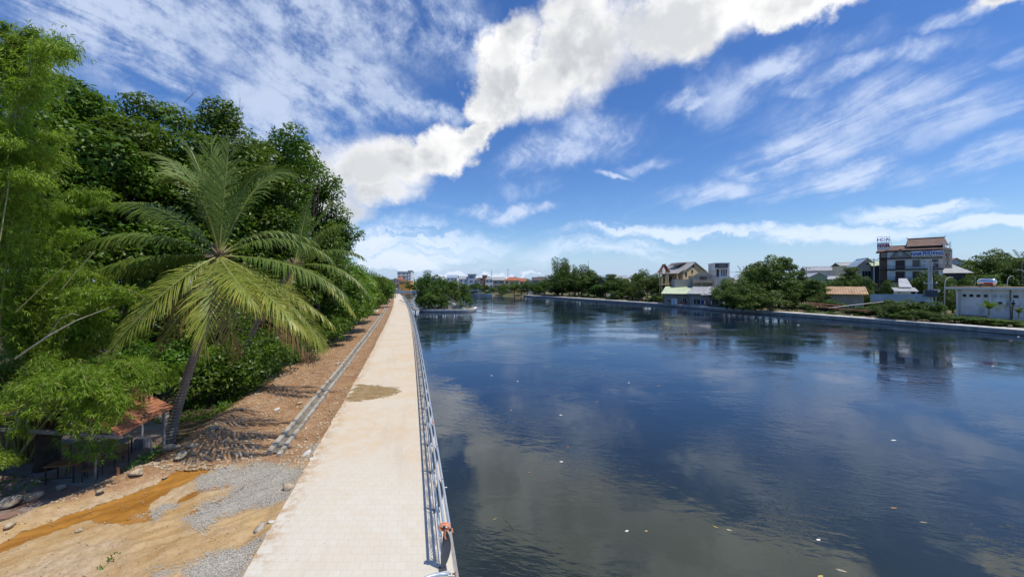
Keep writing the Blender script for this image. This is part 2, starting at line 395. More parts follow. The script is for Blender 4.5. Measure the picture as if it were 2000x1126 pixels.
def bez(a, b, c, n):
    a, b, c = Vector(a), Vector(b), Vector(c)
    return [(a*(1-t)**2 + b*2*t*(1-t) + c*t*t) for t in [i/(n-1) for i in range(n)]]
def frond(parent, base, ctrl, tip, mat, Lmax=1.0, n=64, seed=0, droop=.55, fill=1.0, twist=0.0):
    r = random.Random(seed); pts = bez(base, ctrl, tip, n); mb = MB(); tips = []
    h = Vector((tip[0]-base[0], tip[1]-base[1], 0)); 
    if h.length < .3: h = Vector((r.random()-.5, -1, 0))
    side = h.normalized().cross(Vector((0,0,1)))
    if twist:
        s2 = (Vector(tip)-Vector(base)).normalized().cross(Vector((0,-1,0))).normalized()
        if s2.dot(side) < 0: s2 = -s2
        side = (side*(1-twist)+s2*twist).normalized()
    Ltot = sum((pts[i+1]-pts[i]).length for i in range(n-1))
    mb.tube(pts[::4]+[pts[-1]], [.045*(1-i/(n//4+1))+.006 for i in range(len(pts[::4])+1)], 5); nr = len(mb.f)
    mb.mi = 1; nv_r = len(mb.v); tip_att = [0.0]*nv_r
    for i in range(int(n*.10), n):
        t = (pts[min(i+1, n-1)] - pts[max(i-1, 0)]).normalized(); s = i/(n-1)
        nm = side.cross(t).normalized()
        if nm.z < 0: nm = -nm
        prof = (math.sin(min(1, (s-.06)/.38)*math.pi/2))*(1-max(0, s-.5)/.5*.45)
        for sg in (1, -1):
            if r.random() > fill: continue
            a = .62 + .75*s**1.6 + r.uniform(-.17,.17)         # sweep towards the tip
            d = (side*sg*math.cos(a) + t*math.sin(a) + nm*(.22*(1-s))).normalized()
            L = Lmax*prof*r.uniform(.68,1.10); w = .078*(.6+.4*prof)
            p0 = pts[i] + t*r.uniform(-.02,.02)
            d2 = (d + Vector((0,0,-droop*(.45+.8*r.random())))).normalized(); d3 = (d2 + Vector((0,0,-droop*(.9+.5*r.random())))).normalized()
            p1 = p0+d*L*.33; p2 = p1+d2*L*.35; p3 = p2+d3*L*.34
            wv = nm.cross(d).normalized()*w*.5; wv = (wv + Vector((r.uniform(-.3,.3), r.uniform(-.3,.3), r.uniform(-.3,.3)))*w*.5)
            wv = (t*.8 + wv/w*.4).normalized()*w*.5
            mb.add([p0-wv*.5, p0+wv*.5, p1+wv, p1-wv, p2+wv*.85, p2-wv*.85, p3], [(0,1,2,3),(3,2,4,5),(5,4,6)])
            tip_att += [s*.4]*2 + [s*.5+.1]*2 + [s*.5+.3]*2 + [s*.5+.5]
    o = mb.build('frond', [M['rachis'], M[mat]], parent)
    at = o.data.attributes.new('tipness', 'FLOAT', 'POINT'); at.data.foreach_set('value', tip_att); return o

# ------------------------------------------------------------ ground, water, banks
def inpoly(X, Y, poly):
    n = len(poly); ins = np.zeros(X.shape, bool); j = n-1
    for i in range(n):
        xi, yi = poly[i]; xj, yj = poly[j]
        c = ((yi > Y) != (yj > Y)) & (X < (xj-xi)*(Y-yi)/(yj-yi+1e-12)+xi); ins ^= c; j = i
    return ins
def sdist(X, Y, poly):
    d = np.full(X.shape, 1e9); n = len(poly)
    for i in range(n):
        ax, ay = poly[i]; bx, by = poly[(i+1)%n]; dx, dy = bx-ax, by-ay
        t = np.clip(((X-ax)*dx+(Y-ay)*dy)/(dx*dx+dy*dy+1e-12), 0, 1)
        d = np.minimum(d, np.hypot(X-ax-t*dx, Y-ay-t*dy))
    return np.where(inpoly(X, Y, poly), d, -d)
def mask(X, Y, pix, z, soft=.25):
    poly = [tuple(P(a, b, z)[:2]) for a, b in pix]
    return np.clip(.5 + sdist(X, Y, poly)/(2*soft), 0, 1)
def vnoise(X, Y, s, seed=0, oct=3):
    r = np.random.default_rng(seed); out = np.zeros(X.shape); amp = 1; tot = 0
    for o in range(oct):
        G = r.random((64, 64)); fx, fy = X*s+100.3*o, Y*s+57.1*o
        ix, iy = np.floor(fx).astype(int), np.floor(fy).astype(int); tx, ty = fx-ix, fy-iy
        tx = tx*tx*(3-2*tx); ty = ty*ty*(3-2*ty)
        g = lambda a, b: G[a % 64, b % 64]
        out += amp*((g(ix,iy)*(1-tx)+g(ix+1,iy)*tx)*(1-ty)+(g(ix,iy+1)*(1-tx)+g(ix+1,iy+1)*tx)*ty)
        tot += amp; amp *= .5; s *= 2.03
    return out/tot
def xRv(Z): return -4.25-.25*Z-.00017*Z*Z+5-.004*Z
def xLv(Z): return -4.25-.25*Z-.00017*Z*Z
def edge_off(Y): return 6.2 + .035*np.clip(Y-17, 0, 60) + .5*np.clip(17-Y, 0, 10)
def land_h(X, Y):
    off = xLv(Y) - X                                     # metres left of the path
    h = -.06 - .12*np.clip(off/.5, 0, 1) - .10*np.clip((off-2.5)/5, 0, 1)
    edge = edge_off(Y) + 1.2*(vnoise(X, Y, .35, 5)-.5)
    lo = np.clip((off-edge)/1.6, 0, 1); lo = lo*lo*(3-2*lo)
    h = h - .42*lo*np.clip((60-Y)/30, 0, 1)
    ru = np.clip(off/.6, 0, 1)*(1-lo)
    h = h + ru*((vnoise(X, Y, 1.1, 1)-.5)*.22 + (vnoise(X, Y, 4.5, 2)-.5)*.09 + (vnoise(X, Y, 13, 3, 2)-.5)*.035)
    berm = np.exp(-((off-edge+.5)/.55)**2)*np.clip((30-Y)/10, 0, 1); h = h + berm*.22*(.4+vnoise(X, Y, 2., 8))
    cut = np.clip(1-np.abs(off-1.6)/.45, 0, 1)*(Y > 16.5); h = np.where(cut > 0, np.minimum(h, -.14), h)
    return h
PUD = [(-200,1075),(0,1055),(120,1003),(210,975),(290,945),(350,915),(385,905),(425,905),(400,925),(340,950),(290,985),(300,1012),(230,1020),(160,1012),(100,1038),(0,1072),(-200,1110)]
PUD2 = [(350,966),(420,948),(440,940),(455,950),(400,962),(345,982)]
PUD3 = [(370,1000),(420,978),(475,955),(478,962),(440,976),(375,1008)]
GR = [[(385,930),(430,912),(505,903),(592,912),(580,945),(560,985),(520,990),(470,995),(430,1012),(400,1040),(360,1020),(385,985),(440,965),(470,950),(400,962),(380,950)],
      [(352,1115),(390,1088),(430,1075),(480,1062),(512,1055),(500,1090),(478,1140),(345,1145)],
      [(240,1150),(300,1115),(330,1110),(320,1150)], [(280,1000),(330,980),(345,985),(300,1010)], [(600,872),(640,865),(618,895),(590,903)]]
def land_material():
    m, g, b, out = newmat('earth'); co = g.new('ShaderNodeTexCoord').outputs['Object']
    A = lambda n: g.new('ShaderNodeAttribute', attribute_name=n).outputs['Fac']
    n1 = g.noise(co, .8, 6, .62); n2 = g.noise(co, 6, 6, .65); n3 = g.noise(co, 30, 4, .6)
    dirt = g.mix(g.ramp(n1, .35, .65), (.30,.165,.08), (.42,.265,.145)); dirt = g.mix(g.ramp(n2, .42, .66, 0, .7), dirt, (.22,.11,.05))
    def vor(s, rnd_=1.0):
        v = g.new('ShaderNodeTexVoronoi'); g.put(v.inputs['Vector'], co); v.inputs['Scale'].default_value = s; v.inputs['Randomness'].default_value = rnd_; return v
    v = vor(11); pebc = g.mix(g.sep(v.outputs['Color'])[0], (.34,.27,.20), (.55,.49,.42))
    pm_ = g.math('MULTIPLY', g.ramp(v.outputs['Distance'], .32, .26), g.ramp(g.noise(co, 1.2, 5, .65), .48, .60)); dirt = g.mix(pm_, dirt, pebc)
    sand = g.mix(g.ramp(g.noise(g.mapping(co, rot=(0,0,.80), scale=(2.6, .42, 1), typ='TEXTURE'), 1.3, 8, .68), .36, .64), (.52,.37,.19), (.40,.25,.10))
    sand = g.mix(g.ramp(n2, .5, .72, 0, .45), sand, (.30,.19,.09))
    pale = g.mix(g.ramp(n2, .4, .6), (.52,.40,.26), (.42,.30,.17))
    sand = g.mix(g.ramp(g.noise(co, .35, 4, .5), .42, .6), sand, pale)
    v2 = vor(48); gr = g.mix(g.sep(v2.outputs['Color'])[1], (.27,.245,.20), (.74,.69,.59)); gr = g.mix(g.ramp(v2.outputs['Distance'], .3, .8, 0, .55), gr, (.17,.15,.12))
    mud = g.mix(g.ramp(g.noise(g.mapping(co, rot=(0,0,.75), scale=(2.2,.5,1), typ='TEXTURE'), 1.5, 7, .65), .35, .65), (.40,.19,.035), (.28,.12,.02))
    def edge(a, s=.35): return g.ramp(g.math('ADD', a, g.math('MULTIPLY', g.math('SUBTRACT', g.math('ADD', g.math('MULTIPLY', n2, .6), g.math('MULTIPLY', n3, .4)), .5), 1.9)), .5-s*.25, .5+s*.25)
    c = g.mix(edge(A('sand')), dirt, sand)
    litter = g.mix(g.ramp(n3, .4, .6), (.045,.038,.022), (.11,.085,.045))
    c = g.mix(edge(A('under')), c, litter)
    mm = g.ramp(g.math('ADD', A('mud'), g.math('MULTIPLY', g.math('SUBTRACT', n2, .5), .9)), .40, .60); c = g.mix(mm, c, mud)
    gm = g.ramp(g.math('ADD', g.math('MULTIPLY', A('gravel'), .8), g.math('ADD', g.math('MULTIPLY', g.math('SUBTRACT', g.noise(co, 2.2, 8, .75), .5), 1.6), g.math('MULTIPLY', g.math('SUBTRACT', n3, .5), .8))), .36, .52); c = g.mix(gm, c, gr)
    g.put(b.inputs['Base Color'], c)
    g.put(b.inputs['Roughness'], g.math('SUBTRACT', .92, g.math('MULTIPLY', mm, .42))); b.inputs['Specular IOR Level'].default_value = .3
    bh = g.math('ADD', g.math('MULTIPLY', n2, .05), g.math('ADD', g.math('MULTIPLY', n3, .016), g.math('MULTIPLY', g.ramp(v.outputs['Distance'], .32, .0), .02)))
    bh = g.math('ADD', g.math('MULTIPLY', bh, g.math('SUBTRACT', 1.0, g.math('MULTIPLY', mm, .8))), g.math('MULTIPLY', g.math('MULTIPLY', g.ramp(v2.outputs['Distance'], .7, 0.), .014), gm))
    bp = g.new('ShaderNodeBump'); bp.inputs['Distance'].default_value = 1.; g.put(bp.inputs['Height'], bh); g.put(b.inputs['Normal'], bp.outputs[0]); return m
M['earth'] = land_material()
def grid_obj(name, X, Y, Zh, m, attrs=None, uv=None, smooth=True):
    nr, nc = X.shape; V = np.stack([X, Y, Zh], -1).reshape(-1, 3); idx = np.arange(nr*nc).reshape(nr, nc)
    fa = np.stack([idx[:-1,:-1], idx[:-1,1:], idx[1:,1:], idx[1:,:-1]], -1).reshape(-1, 4)
    o = npmesh(name, V, 4, m, faces=fa, smooth=smooth)
    for k, a in (attrs or {}).items():
        at = o.data.attributes.new(k, 'FLOAT', 'POINT'); at.data.foreach_set('value', a.ravel().astype(np.float32))
    if uv is not None:
        u = o.data.uv_layers.new(name='UVMap'); li = fa.ravel(); arr = np.stack([uv[0].ravel()[li], uv[1].ravel()[li]], 1)
        u.data.foreach_set('uv', arr.ravel().astype(np.float32))
    return o
def left_land():
    Zs = np.concatenate([np.linspace(2, 30, 330), np.linspace(30.2, 60, 130), np.linspace(61, 130, 70), np.linspace(135, 300, 34)])
    offs = np.concatenate([np.linspace(-1.2, 12, 150), np.linspace(12.5, 30, 36), np.linspace(32, 80, 20), [120, 250, 600, 1500, 3000]])
    O, Y = np.meshgrid(offs, Zs); X = xLv(Y) - O; h = land_h(X, Y)
    h = np.where(O < -.01, -.10, h)
    att = {}
    z = -.2
    att['sand'] = np.clip(mask(X, Y, [(-700,1200),(-300,1040),(0,990),(130,985),(330,925),(430,905),(560,915),(600,900),(640,870),(300,2200),(-700,1800)], z, .5), 0, 1)*(O < 9)
    att['mud'] = np.maximum.reduce([mask(X, Y, PUD, z, .22), mask(X, Y, PUD2, z, .10), mask(X, Y, PUD3, z, .08)])*(O < 12)
    att['gravel'] = np.maximum.reduce([mask(X, Y, p, z, .55) for p in GR])
    e = edge_off(Y)+.1
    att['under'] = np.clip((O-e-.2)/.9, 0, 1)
    tr = (X*math.sin(.86)-Y*math.cos(.86)); rut = sum(np.exp(-((tr-c0)/.11)**2) for c0 in (-16.9,-16.5,-15.9,-15.1,-14.8,-13.9,-17.8,-18.4,-19.1)); h = h - .035*rut*att['sand']*(.4+vnoise(X, Y, 1.3, 17)) + .03*att['sand']*(vnoise(tr*3, (X*math.cos(.86)+Y*math.sin(.86))*.5, 1.2, 18)-.5)
    h = h - .05*att['mud'] + .03*att['gravel']
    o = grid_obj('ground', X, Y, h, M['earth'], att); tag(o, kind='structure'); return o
left_land()

def paver_material():
    m, g, b, out = newmat('pavers'); uv = g.new('ShaderNodeUVMap').outputs[0]; co = g.new('ShaderNodeTexCoord').outputs['Object']
    br = g.new('ShaderNodeTexBrick'); g.put(br.inputs['Vector'], uv); br.offset = .5
    for k, vv in (('Scale', 1.0), ('Mortar Size', .006), ('Mortar Smooth', .25), ('Bias', 0.0), ('Brick Width', .30), ('Row Height', .30)): br.inputs[k].default_value = vv
    br.inputs['Color1'].default_value = (.615,.575,.485,1); br.inputs['Color2'].default_value = (.635,.60,.51,1); br.inputs['Mortar'].default_value = (.575,.53,.435,1)
    n1 = g.noise(co, .35, 6, .6); n2 = g.noise(co, 2.2, 8, .7); n3 = g.noise(co, 22, 4, .6)
    far = g.ramp(g.sep(co)[1], 10.5, 20, 0, 1)
    dust = g.math('MULTIPLY', g.ramp(g.math('ADD', g.math('MULTIPLY', n1, .55), g.math('MULTIPLY', n2, .45)), .44, .60), g.math('ADD', .22, g.math('MULTIPLY', far, .62)))
    c = g.mix(dust, br.outputs['Color'], (.62,.47,.30))
    c = g.mix(g.math('MULTIPLY', far, .45), c, (.60,.50,.375))
    sp = g.math('MULTIPLY', g.ramp(n2, .60, .72), g.ramp(n3, .5, .62)); c = g.mix(g.math('MULTIPLY', sp, g.math('ADD', .3, g.math('MULTIPLY', far, .5))), c, (.42,.25,.12))
    tr = g.noise(g.mapping(uv, scale=(1.6, 12, 1), typ='TEXTURE'), 1.0, 7, .7); c = g.mix(g.ramp(tr, .50, .70, 0, .32), c, (.47,.38,.27))
    fine = g.ramp(g.noise(co, 60, 2, .5), .70, .76); c = g.mix(g.math('MULTIPLY', fine, .35), c, (.3,.25,.2))
    e = g.sep(uv)[0]; edge = g.math('MULTIPLY', g.ramp(e, .8, 0.0), g.ramp(n2, .42, .62)); c = g.mix(g.math('MULTIPLY', edge, .8), c, (.42,.26,.13))
    a = g.new('ShaderNodeAttribute', attribute_name='sand').outputs['Fac']
    sm = g.ramp(g.math('ADD', a, g.math('ADD', g.math('MULTIPLY', g.math('SUBTRACT', n2, .5), 1.8), g.math('MULTIPLY', g.math('SUBTRACT', n3, .5), .8))), .40, .66)
    sc = g.mix(g.ramp(n2, .4, .62), (.33,.24,.125), (.24,.165,.075)); c = g.mix(sm, c, sc)
    g.put(b.inputs['Base Color'], c); b.inputs['Roughness'].default_value = .85; b.inputs['Specular IOR Level'].default_value = .25
    hgt = g.math('SUBTRACT', g.math('MULTIPLY', n3, .004), g.math('MULTIPLY', br.outputs['Fac'], .002))
    bp = g.new('ShaderNodeBump'); bp.inputs['Distance'].default_value = 1.; g.put(bp.inputs['Height'], hgt); g.put(b.inputs['Normal'], bp.outputs[0]); return m
M['pavers'] = paver_material()
def path():
    Zs = np.concatenate([np.linspace(2, 32, 150), np.linspace(33, 236, 120)]); ts = np.linspace(0, 1, 22)
    T, Y = np.meshgrid(ts, Zs); w = 5.0-.004*Y+.30; X = xLv(Y) + T*w
    jag = np.where(T == 0, (vnoise(X, Y*1.7, 1.6, 21)-.5)*.22*(Y > 15), 0); X = X + jag
    sandm = mask(X, Y, [(672,782),(690,760),(700,750),(735,753),(780,757),(782,766),(760,775),(720,781),(685,786)], 0, .5)
    top = .0 + .09*sandm*vnoise(X, Y, 2.5, 4)
    o = grid_obj('footpath', X, Y, top, M['pavers'], {'sand': sandm}, uv=(T*w, Y*1.033)); tag(o, kind='structure')
    mb = MB()                                         # edge of the slab and the quay wall down into the water
    seg = [2, 6, 10, 14] + [16+4*i for i in range(56)]
    for a, b in zip(seg[:-1], seg[1:]):
        xa, xb = xR(a)+.30, xR(b)+.30
        mb.add([(xa,a,-.004),(xb,b,-.004),(xb+.10,b,-.004),(xa+.10,a,-.004),(xa+.10,a,-.22),(xb+.10,b,-.22),(xb+.02,b,-.25),(xa+.02,a,-.25),(xa+.06,a,-3),(xb+.06,b,-3)],
               [(0,3,2,1),(3,4,5,2),(4,7,6,5),(7,8,9,6)])
        mb.add([(xL(a)+.02,a,-.002),(xL(b)+.02,b,-.002),(xL(b)+.02,b,-.30),(xL(a)+.02,a,-.30)], [(0,1,2,3)])
    o = mb.build('quay_wall', M['conc']); tag(o, 'grey concrete quay wall dropping from the pale footpath into the water', 'wall')
M['conc'] = pm('concrete', (.36,.35,.33), (.26,.25,.235), 1.2, .85, bump=.01, bscale=14, stain=(.12,.11,.09), stain_s=.8, stain_amt=.6)
M['conc_pale'] = pm('pale_concrete', (.62,.60,.55), (.54,.51,.46), .8, .85, bump=.006, bscale=14, stain=(.34,.30,.24), stain_s=.5, stain_amt=.4)
M['conc_dark'] = pm('wet_concrete', (.13,.125,.11), (.085,.082,.07), .9, .7, stain=(.04,.045,.03), stain_s=.6, stain_amt=.7)
path()

def water():
    m, g, b, out = newmat('river_water'); co = g.new('ShaderNodeTexCoord').outputs['Object']
    big = g.noise(co, .07, 4, .55); pat = g.ramp(g.noise(g.mapping(co, scale=(1, 1.5, 1)), .10, 5, .6), .42, .62, .06, 2.1)
    v1 = g.noise(g.mapping(co, rot=(0,0,-.35), scale=(1.6, .55, 1), typ='TEXTURE'), 1.5, 3, .5, .6)
    v2 = g.noise(g.mapping(co, rot=(0,0,-.15), scale=(1.5, .5, 1), typ='TEXTURE'), 3.6, 3, .5, .4)
    v3 = g.noise(co, .45, 3, .5, .4)
    wind = g.ramp(g.sep(co)[1], 18, 70, 0.0, 1.0)
    pat = g.math('ADD', g.math('MULTIPLY', pat, g.math('ADD', 0.75, g.math('MULTIPLY', wind, 0.6))), g.math('MULTIPLY', wind, .25))
    hgt = g.math('ADD', g.math('MULTIPLY', v3, .009), g.math('MULTIPLY', g.math('ADD', g.math('MULTIPLY', v1, .0085), g.math('MULTIPLY', v2, .0034)), pat))
    bp = g.new('ShaderNodeBump'); bp.inputs['Strength'].default_value = 1.0; bp.inputs['Distance'].default_value = 1.0; g.put(bp.inputs['Height'], hgt)
    g.put(b.inputs['Normal'], bp.outputs[0])
    near = g.mix(g.ramp(big, .35, .65), (.016,.021,.013), (.022,.026,.014)); refl_blue = g.mix(g.ramp(big, .35, .65), (.010,.022,.050), (.012,.024,.042))  # olive murk near; farther out the blue of reflected sky is painted into the body colour
    g.put(b.inputs['Base Color'], g.mix(g.ramp(g.math('ADD', g.sep(co)[1], g.math('MULTIPLY', big, 16)), 20, 40), near, refl_blue))
    b.inputs['Roughness'].default_value = .03; b.inputs['IOR'].default_value = 1.6; b.inputs['Specular Tint'].default_value = (.74,.90,1.0,1); b.inputs['Specular IOR Level'].default_value = .5
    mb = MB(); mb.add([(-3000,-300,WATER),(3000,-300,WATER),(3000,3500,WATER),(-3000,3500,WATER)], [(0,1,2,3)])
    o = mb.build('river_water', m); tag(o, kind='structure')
    mb = MB(); mb.add([(-3500,-400,-3.2),(3500,-400,-3.2),(3500,4000,-3.2),(-3500,4000,-3.2)], [(0,1,2,3)])
    o = mb.build('riverbed', M['conc_dark']); tag(o, kind='structure')
water()

# right and far bank
SH = [(88,30),(86.5,48),(82.9,63),(74.4,87),(70.4,97.2),(62,116),(54.9,139),(48.5,150),(40,168),(24,200),(6.8,230)]
FAR = [(-12,243),(-26,262),(-50,300),(-85,330),(-125,337),(-200,338)]
def bank_mat():
    m, g, b, out = newmat('bank_earth'); co = g.new('ShaderNodeTexCoord').outputs['Object']
    n1 = g.noise(co, .12, 5, .6); n2 = g.noise(co, 1.2, 6, .65)
    c = g.mix(g.ramp(n2, .4, .6), (.16,.12,.075), (.33,.24,.15)); c = g.mix(g.ramp(n1, .42, .58), c, g.mix(g.ramp(n2, .35, .6), (.05,.09,.02), (.10,.13,.035)))
    g.put(b.inputs['Base Color'], c); b.inputs['Roughness'].default_value = .95
    bp = g.new('ShaderNodeBump'); bp.inputs['Distance'].default_value = .25; g.put(bp.inputs['Height'], n2); g.put(b.inputs['Normal'], bp.outputs[0]); return m
M['bank'] = bank_mat()
def norm2(i, pts):
    a = Vector(pts[max(i-1,0)]); b = Vector(pts[min(i+1,len(pts)-1)]); t = (b-a).normalized(); return Vector((t.y, -t.x))
def right_bank():
    pts = []
    for i in range(len(SH)-1):                             # refine
        a, b = Vector(SH[i]), Vector(SH[i+1]); k = max(1, int((b-a).length/4))
        pts += [a.lerp(b, j/k) for j in range(k)]
    pts.append(Vector(SH[-1]))
    for _ in range(3): pts = [pts[0]] + [pts[i-1]*.25+pts[i]*.5+pts[i+1]*.25 for i in range(1, len(pts)-1)] + [pts[-1]]
    N = [norm2(i, pts) for i in range(len(pts))]           # landward (away from water): SH runs away from camera, land on the right
    offs = np.array([3.5, 4.0, 4.8, 6.5, 9, 12, 16, 22, 30, 45, 80, 160, 500, 2500])
    X = np.array([[p.x + n.x*o for o in offs] for p, n in zip(pts, N)]); Y = np.array([[p.y + n.y*o for o in offs] for p, n in zip(pts, N)])
    hh = -.62 + np.clip((offs-3.5)/9, 0, 1)*.5; Zh = np.tile(hh, (len(pts), 1)) + (vnoise(X, Y, .5, 9)-.5)*.5*np.clip((offs-3.5)/2, 0, 1)*np.clip((30-offs)/20, 0, 1)
    o = grid_obj('bank_ground', X, Y, Zh, M['bank']); tag(o, kind='structure')
    # wall: pale coping slab, grey face with a ledge, dark waterline
    cop = MB(); fac = MB(); wet = MB()
    for i in range(len(pts)-1):
        def W(j, off, z): p, n = pts[j], N[j]; return (p.x+n.x*off, p.y+n.y*off, z)
        a, b = i, i+1
        cop.add([W(a,-.12,-.50),W(b,-.12,-.50),W(b,3.6,-.50),W(a,3.6,-.50),W(a,-.12,-.72),W(b,-.12,-.72),W(a,3.6,-.72),W(b,3.6,-.72)], [(0,3,2,1),(0,1,5,4),(3,6,7,2),(4,5,7,6)])
        fac.add([W(a,0,-.72),W(b,0,-.72),W(b,0,-1.12),W(a,0,-1.12),W(a,-.10,-1.12),W(b,-.10,-1.12),W(b,-.10,-1.27),W(a,-.10,-1.27)], [(0,1,2,3),(3,2,5,4),(4,5,6,7)])
        wet.add([W(a,-.098,-1.27),W(b,-.098,-1.27),W(b,-.098,-3),W(a,-.098,-3)], [(0,1,2,3)])
        if i % 2 == 0:
            fac.add([W(a,-.012,-.72),W(a,-.012,-1.12),W(a,.1,-1.12),W(a,.1,-.72)], [(0,1,2,3)])
    root = empty('embankment_wall', (0,0,0), 0, 'long low grey concrete embankment wall with pale coping along the right bank', 'wall')
    cop.build('coping', M['conc_pale'], root); fac.build('wall_face', M['conc'], root); wet.build('waterline_band', M['conc_dark'], root)
    return pts, N
BPTS, BN = right_bank()
def far_bank():
    pts = [Vector(p) for p in [SH[-1]] + FAR]
    ext = [(-300,338),(-600,360),(-3000,400),(-3000,3400),(3000,3400),(3000,900),(2400,300),(500,150)]
    poly = [tuple(p) for p in pts] + ext
    mb = MB(); r = random.Random(3)
    P2 = [(p[0]+1.5, p[1]+3) for p in poly[:len(pts)]]; n = len(pts)
    vs = [(*poly[i], -1.6) for i in range(n)] + [(*P2[i], -.75) for i in range(n)] + [(p[0], p[1], -.7) for p in ext]
    fs = [(i, i+1, n+i+1, n+i) for i in range(n-1)]
    fs.append(tuple([n+i for i in range(n-1, -1, -1)] + [2*n+i for i in range(len(ext)-1, -1, -1)]))
    mb.add(vs, [f[::-1] for f in fs]); o = mb.build('far_ground', M['bank']); tag(o, kind='structure')
    w = MB()
    for i in range(1, n-1):
        a, b = pts[i], pts[i+1]; w.beam((a.x,a.y+.5,-.85),(b.x,b.y+.5,-.85), .4, 1.3)
    o = w.build('far_retaining_wall', M['conc_pale']); tag(o, 'distant low pale concrete wall along the far shore behind the island', 'wall')
    o.name = 'retaining_wall'
far_bank()

# ------------------------------------------------------------ railing
M['steel'] = pm('galvanised_steel', (.42,.50,.58), (.50,.56,.62), 1.5, .38, .35, spec=.5)
M['darksteel'] = pm('dark_grey_steel', (.085,.10,.12), (.07,.08,.10), 3, .45, .2)
M['ribbon'] = pm('orange_tape', (.80,.30,.16), (.70,.22,.10), 8, .6)
def railing():
    root = empty('railing', (xR(10), 10, 0), 0, 'long blue-grey railing with twin handrail and wave lattice panels along the water', 'railing')
    o0 = Vector(root.location)
    ys = [9.9]; 
    while ys[-1] < 182: ys.append(ys[-1]+2.48)
    base = [Vector((xR(y), y, 0))-o0 for y in ys]
    # plate: leaf shaped, standing across the rail, bulging to the water
    def plate():
        mb = MB(); prof = []; n = 12
        for i in range(n+1):
            s = i/n; z = .02+1.06*s; out = .02 + .17*math.sin(math.pi*min(1, s*1.02))**.8 + .05*s; inn = -.035 + .10*s**2
            prof.append((inn, out+.02*(1-s), z))
        vs = [(a, -.012, z) for a, b, z in prof] + [(b, -.012, z) for a, b, z in prof] + [(a, .012, z) for a, b, z in prof] + [(b, .012, z) for a, b, z in prof]
        k = n+1; fs = []
        for i in range(n):
            fs += [(i, k+i, k+i+1, i+1), (2*k+i, 2*k+i+1, 3*k+i+1, 3*k+i), (k+i, 3*k+i, 3*k+i+1, k+i+1), (i, i+1, 2*k+i+1, 2*k+i)]
        fs += [(0, 2*k, 3*k, k), (n, k+n, 3*k+n, 2*k+n)]
        mb.add(vs, fs); mb.box((.02, 0, .012), (.20, .16, .02))
        for q in (-.05, .05): mb.tube([(.09, q, .02), (.09, q, .045)], .012, 6)
        return mb
    p0 = None; L = 2.48
    def angle(a, b): return math.atan2(-(b.x-a.x), b.y-a.y)
    def lattice(simple):
        mb = MB(); z0, z1 = .12, .82; w = .034; t = .010
        mb.bb(-t, t, .03, L-.03, z1-.013, z1+.013); mb.bb(-t, t, .03, L-.03, z0-.013, z0+.013); mb.bb(-t, t, .03, .055, z0, z1); mb.bb(-t, t, L-.055, L-.03, z0, z1)
        if simple:
            for k in range(9): 
                y = .25+k*.25; mb.beam((0, y-.1, z0), (0, y+.12, z1), .012, .012)
            return mb
        zm = (z0+z1)/2
        for zz in (zm-.022, zm+.022): pass
        def arc(cy, cz, r, a0, a1):
            n = max(4, int(abs(a1-a0)*r/.10)+3); pr = None
            for i in range(n+1):
                a = a0+(a1-a0)*i/n; p = (cy+r*math.cos(a), cz+r*math.sin(a))
                y = min(max(p[0], .05), L-.05); z = min(max(p[1], z0), z1); q = (y, z, p == (y, z))
                if pr and (pr[2] or q[2]): mb.beam((0, pr[0], pr[1]), (0, q[0], q[1]), t*2*.9, w*.62, up=(1,0,0)) if False else mb.beam((0, pr[0], pr[1]), (0, q[0], q[1]), t*1.5, .015, up=(0, -(q[1]-pr[1]), q[0]-pr[0]))
                pr = q
        for k, cy in enumerate((.35, 1.24, 2.13)):
            for r in (.12, .20, .28, .36): arc(cy, z0, r, 0.0, math.pi)
        for k, cy in enumerate((-.09, .80, 1.69, 2.57)):
            for r in (.16, .25, .34, .43): arc(cy, z1, r, math.pi*1.08, math.pi*1.92)
        mb.beam((0, .80, zm), (0, 1.69, zm), .016, .022)
        return mb
    pl = plate(); lf = lattice(False); ls = lattice(True); Pp = None; Lf = None; Ls = None
    for i, b in enumerate(base):
        a = angle(b, base[min(i+1, len(base)-1)]) if i < len(base)-1 else angle(base[i-1], b)
        if Pp is None: o = pl.build('post', M['darksteel'], root); Pp = o
        else: o = Pp.copy(); col.objects.link(o); o.parent = root
        o.location = b; o.rotation_euler = (0, 0, a)
        if i == len(base)-1: break
        if ys[i] < 50:
            if Lf is None: o = lf.build('lattice_panel', M['steel'], root); Lf = o
            else: o = Lf.copy(); col.objects.link(o); o.parent = root
        else:
            if Ls is None: o = ls.build('lattice_panel', M['steel'], root); Ls = o
            else: o = Ls.copy(); col.objects.link(o); o.parent = root
        o.location = b+Vector((-.01, 0, 0)); o.rotation_euler = (0, 0, a)
    for dx, z, r in ((.055, 1.07, .038), (.205, 1.0, .036)):
        mb = MB()
        for i in range(len(base)-1):
            a, b = base[i], base[i+1]; d = (b-a).normalized()*(.0 if dx < .1 else .05)
            mb.tube([a+d+Vector((dx, 0, z)), b-d+Vector((dx, 0, z))], r, 10)
            if dx < .1 and i: mb.tube([a+Vector((dx,-.05,z)), a+Vector((dx,.05,z))], r*1.22, 10)
        mb.build('handrail', M['steel'], root, smooth=False)
    e = base[0]
    mb = MB()
    for dx, z in ((.055, 1.07), (.205, 1.0)):                 # open dark tube ends at the end plate
        mb.tube([e+Vector((dx,-.030,z)), e+Vector((dx,.0,z))], .030, 10)
    mb.build('tube_end', M['black'], root)
    mb = MB()
    for dy in (.02, .06, .11): mb.tube([e+Vector((.055+.085*math.cos(t*math.pi/5)*1.55, dy, 1.035+.075*math.sin(t*math.pi/5))) for t in range(11)], .018, 5)
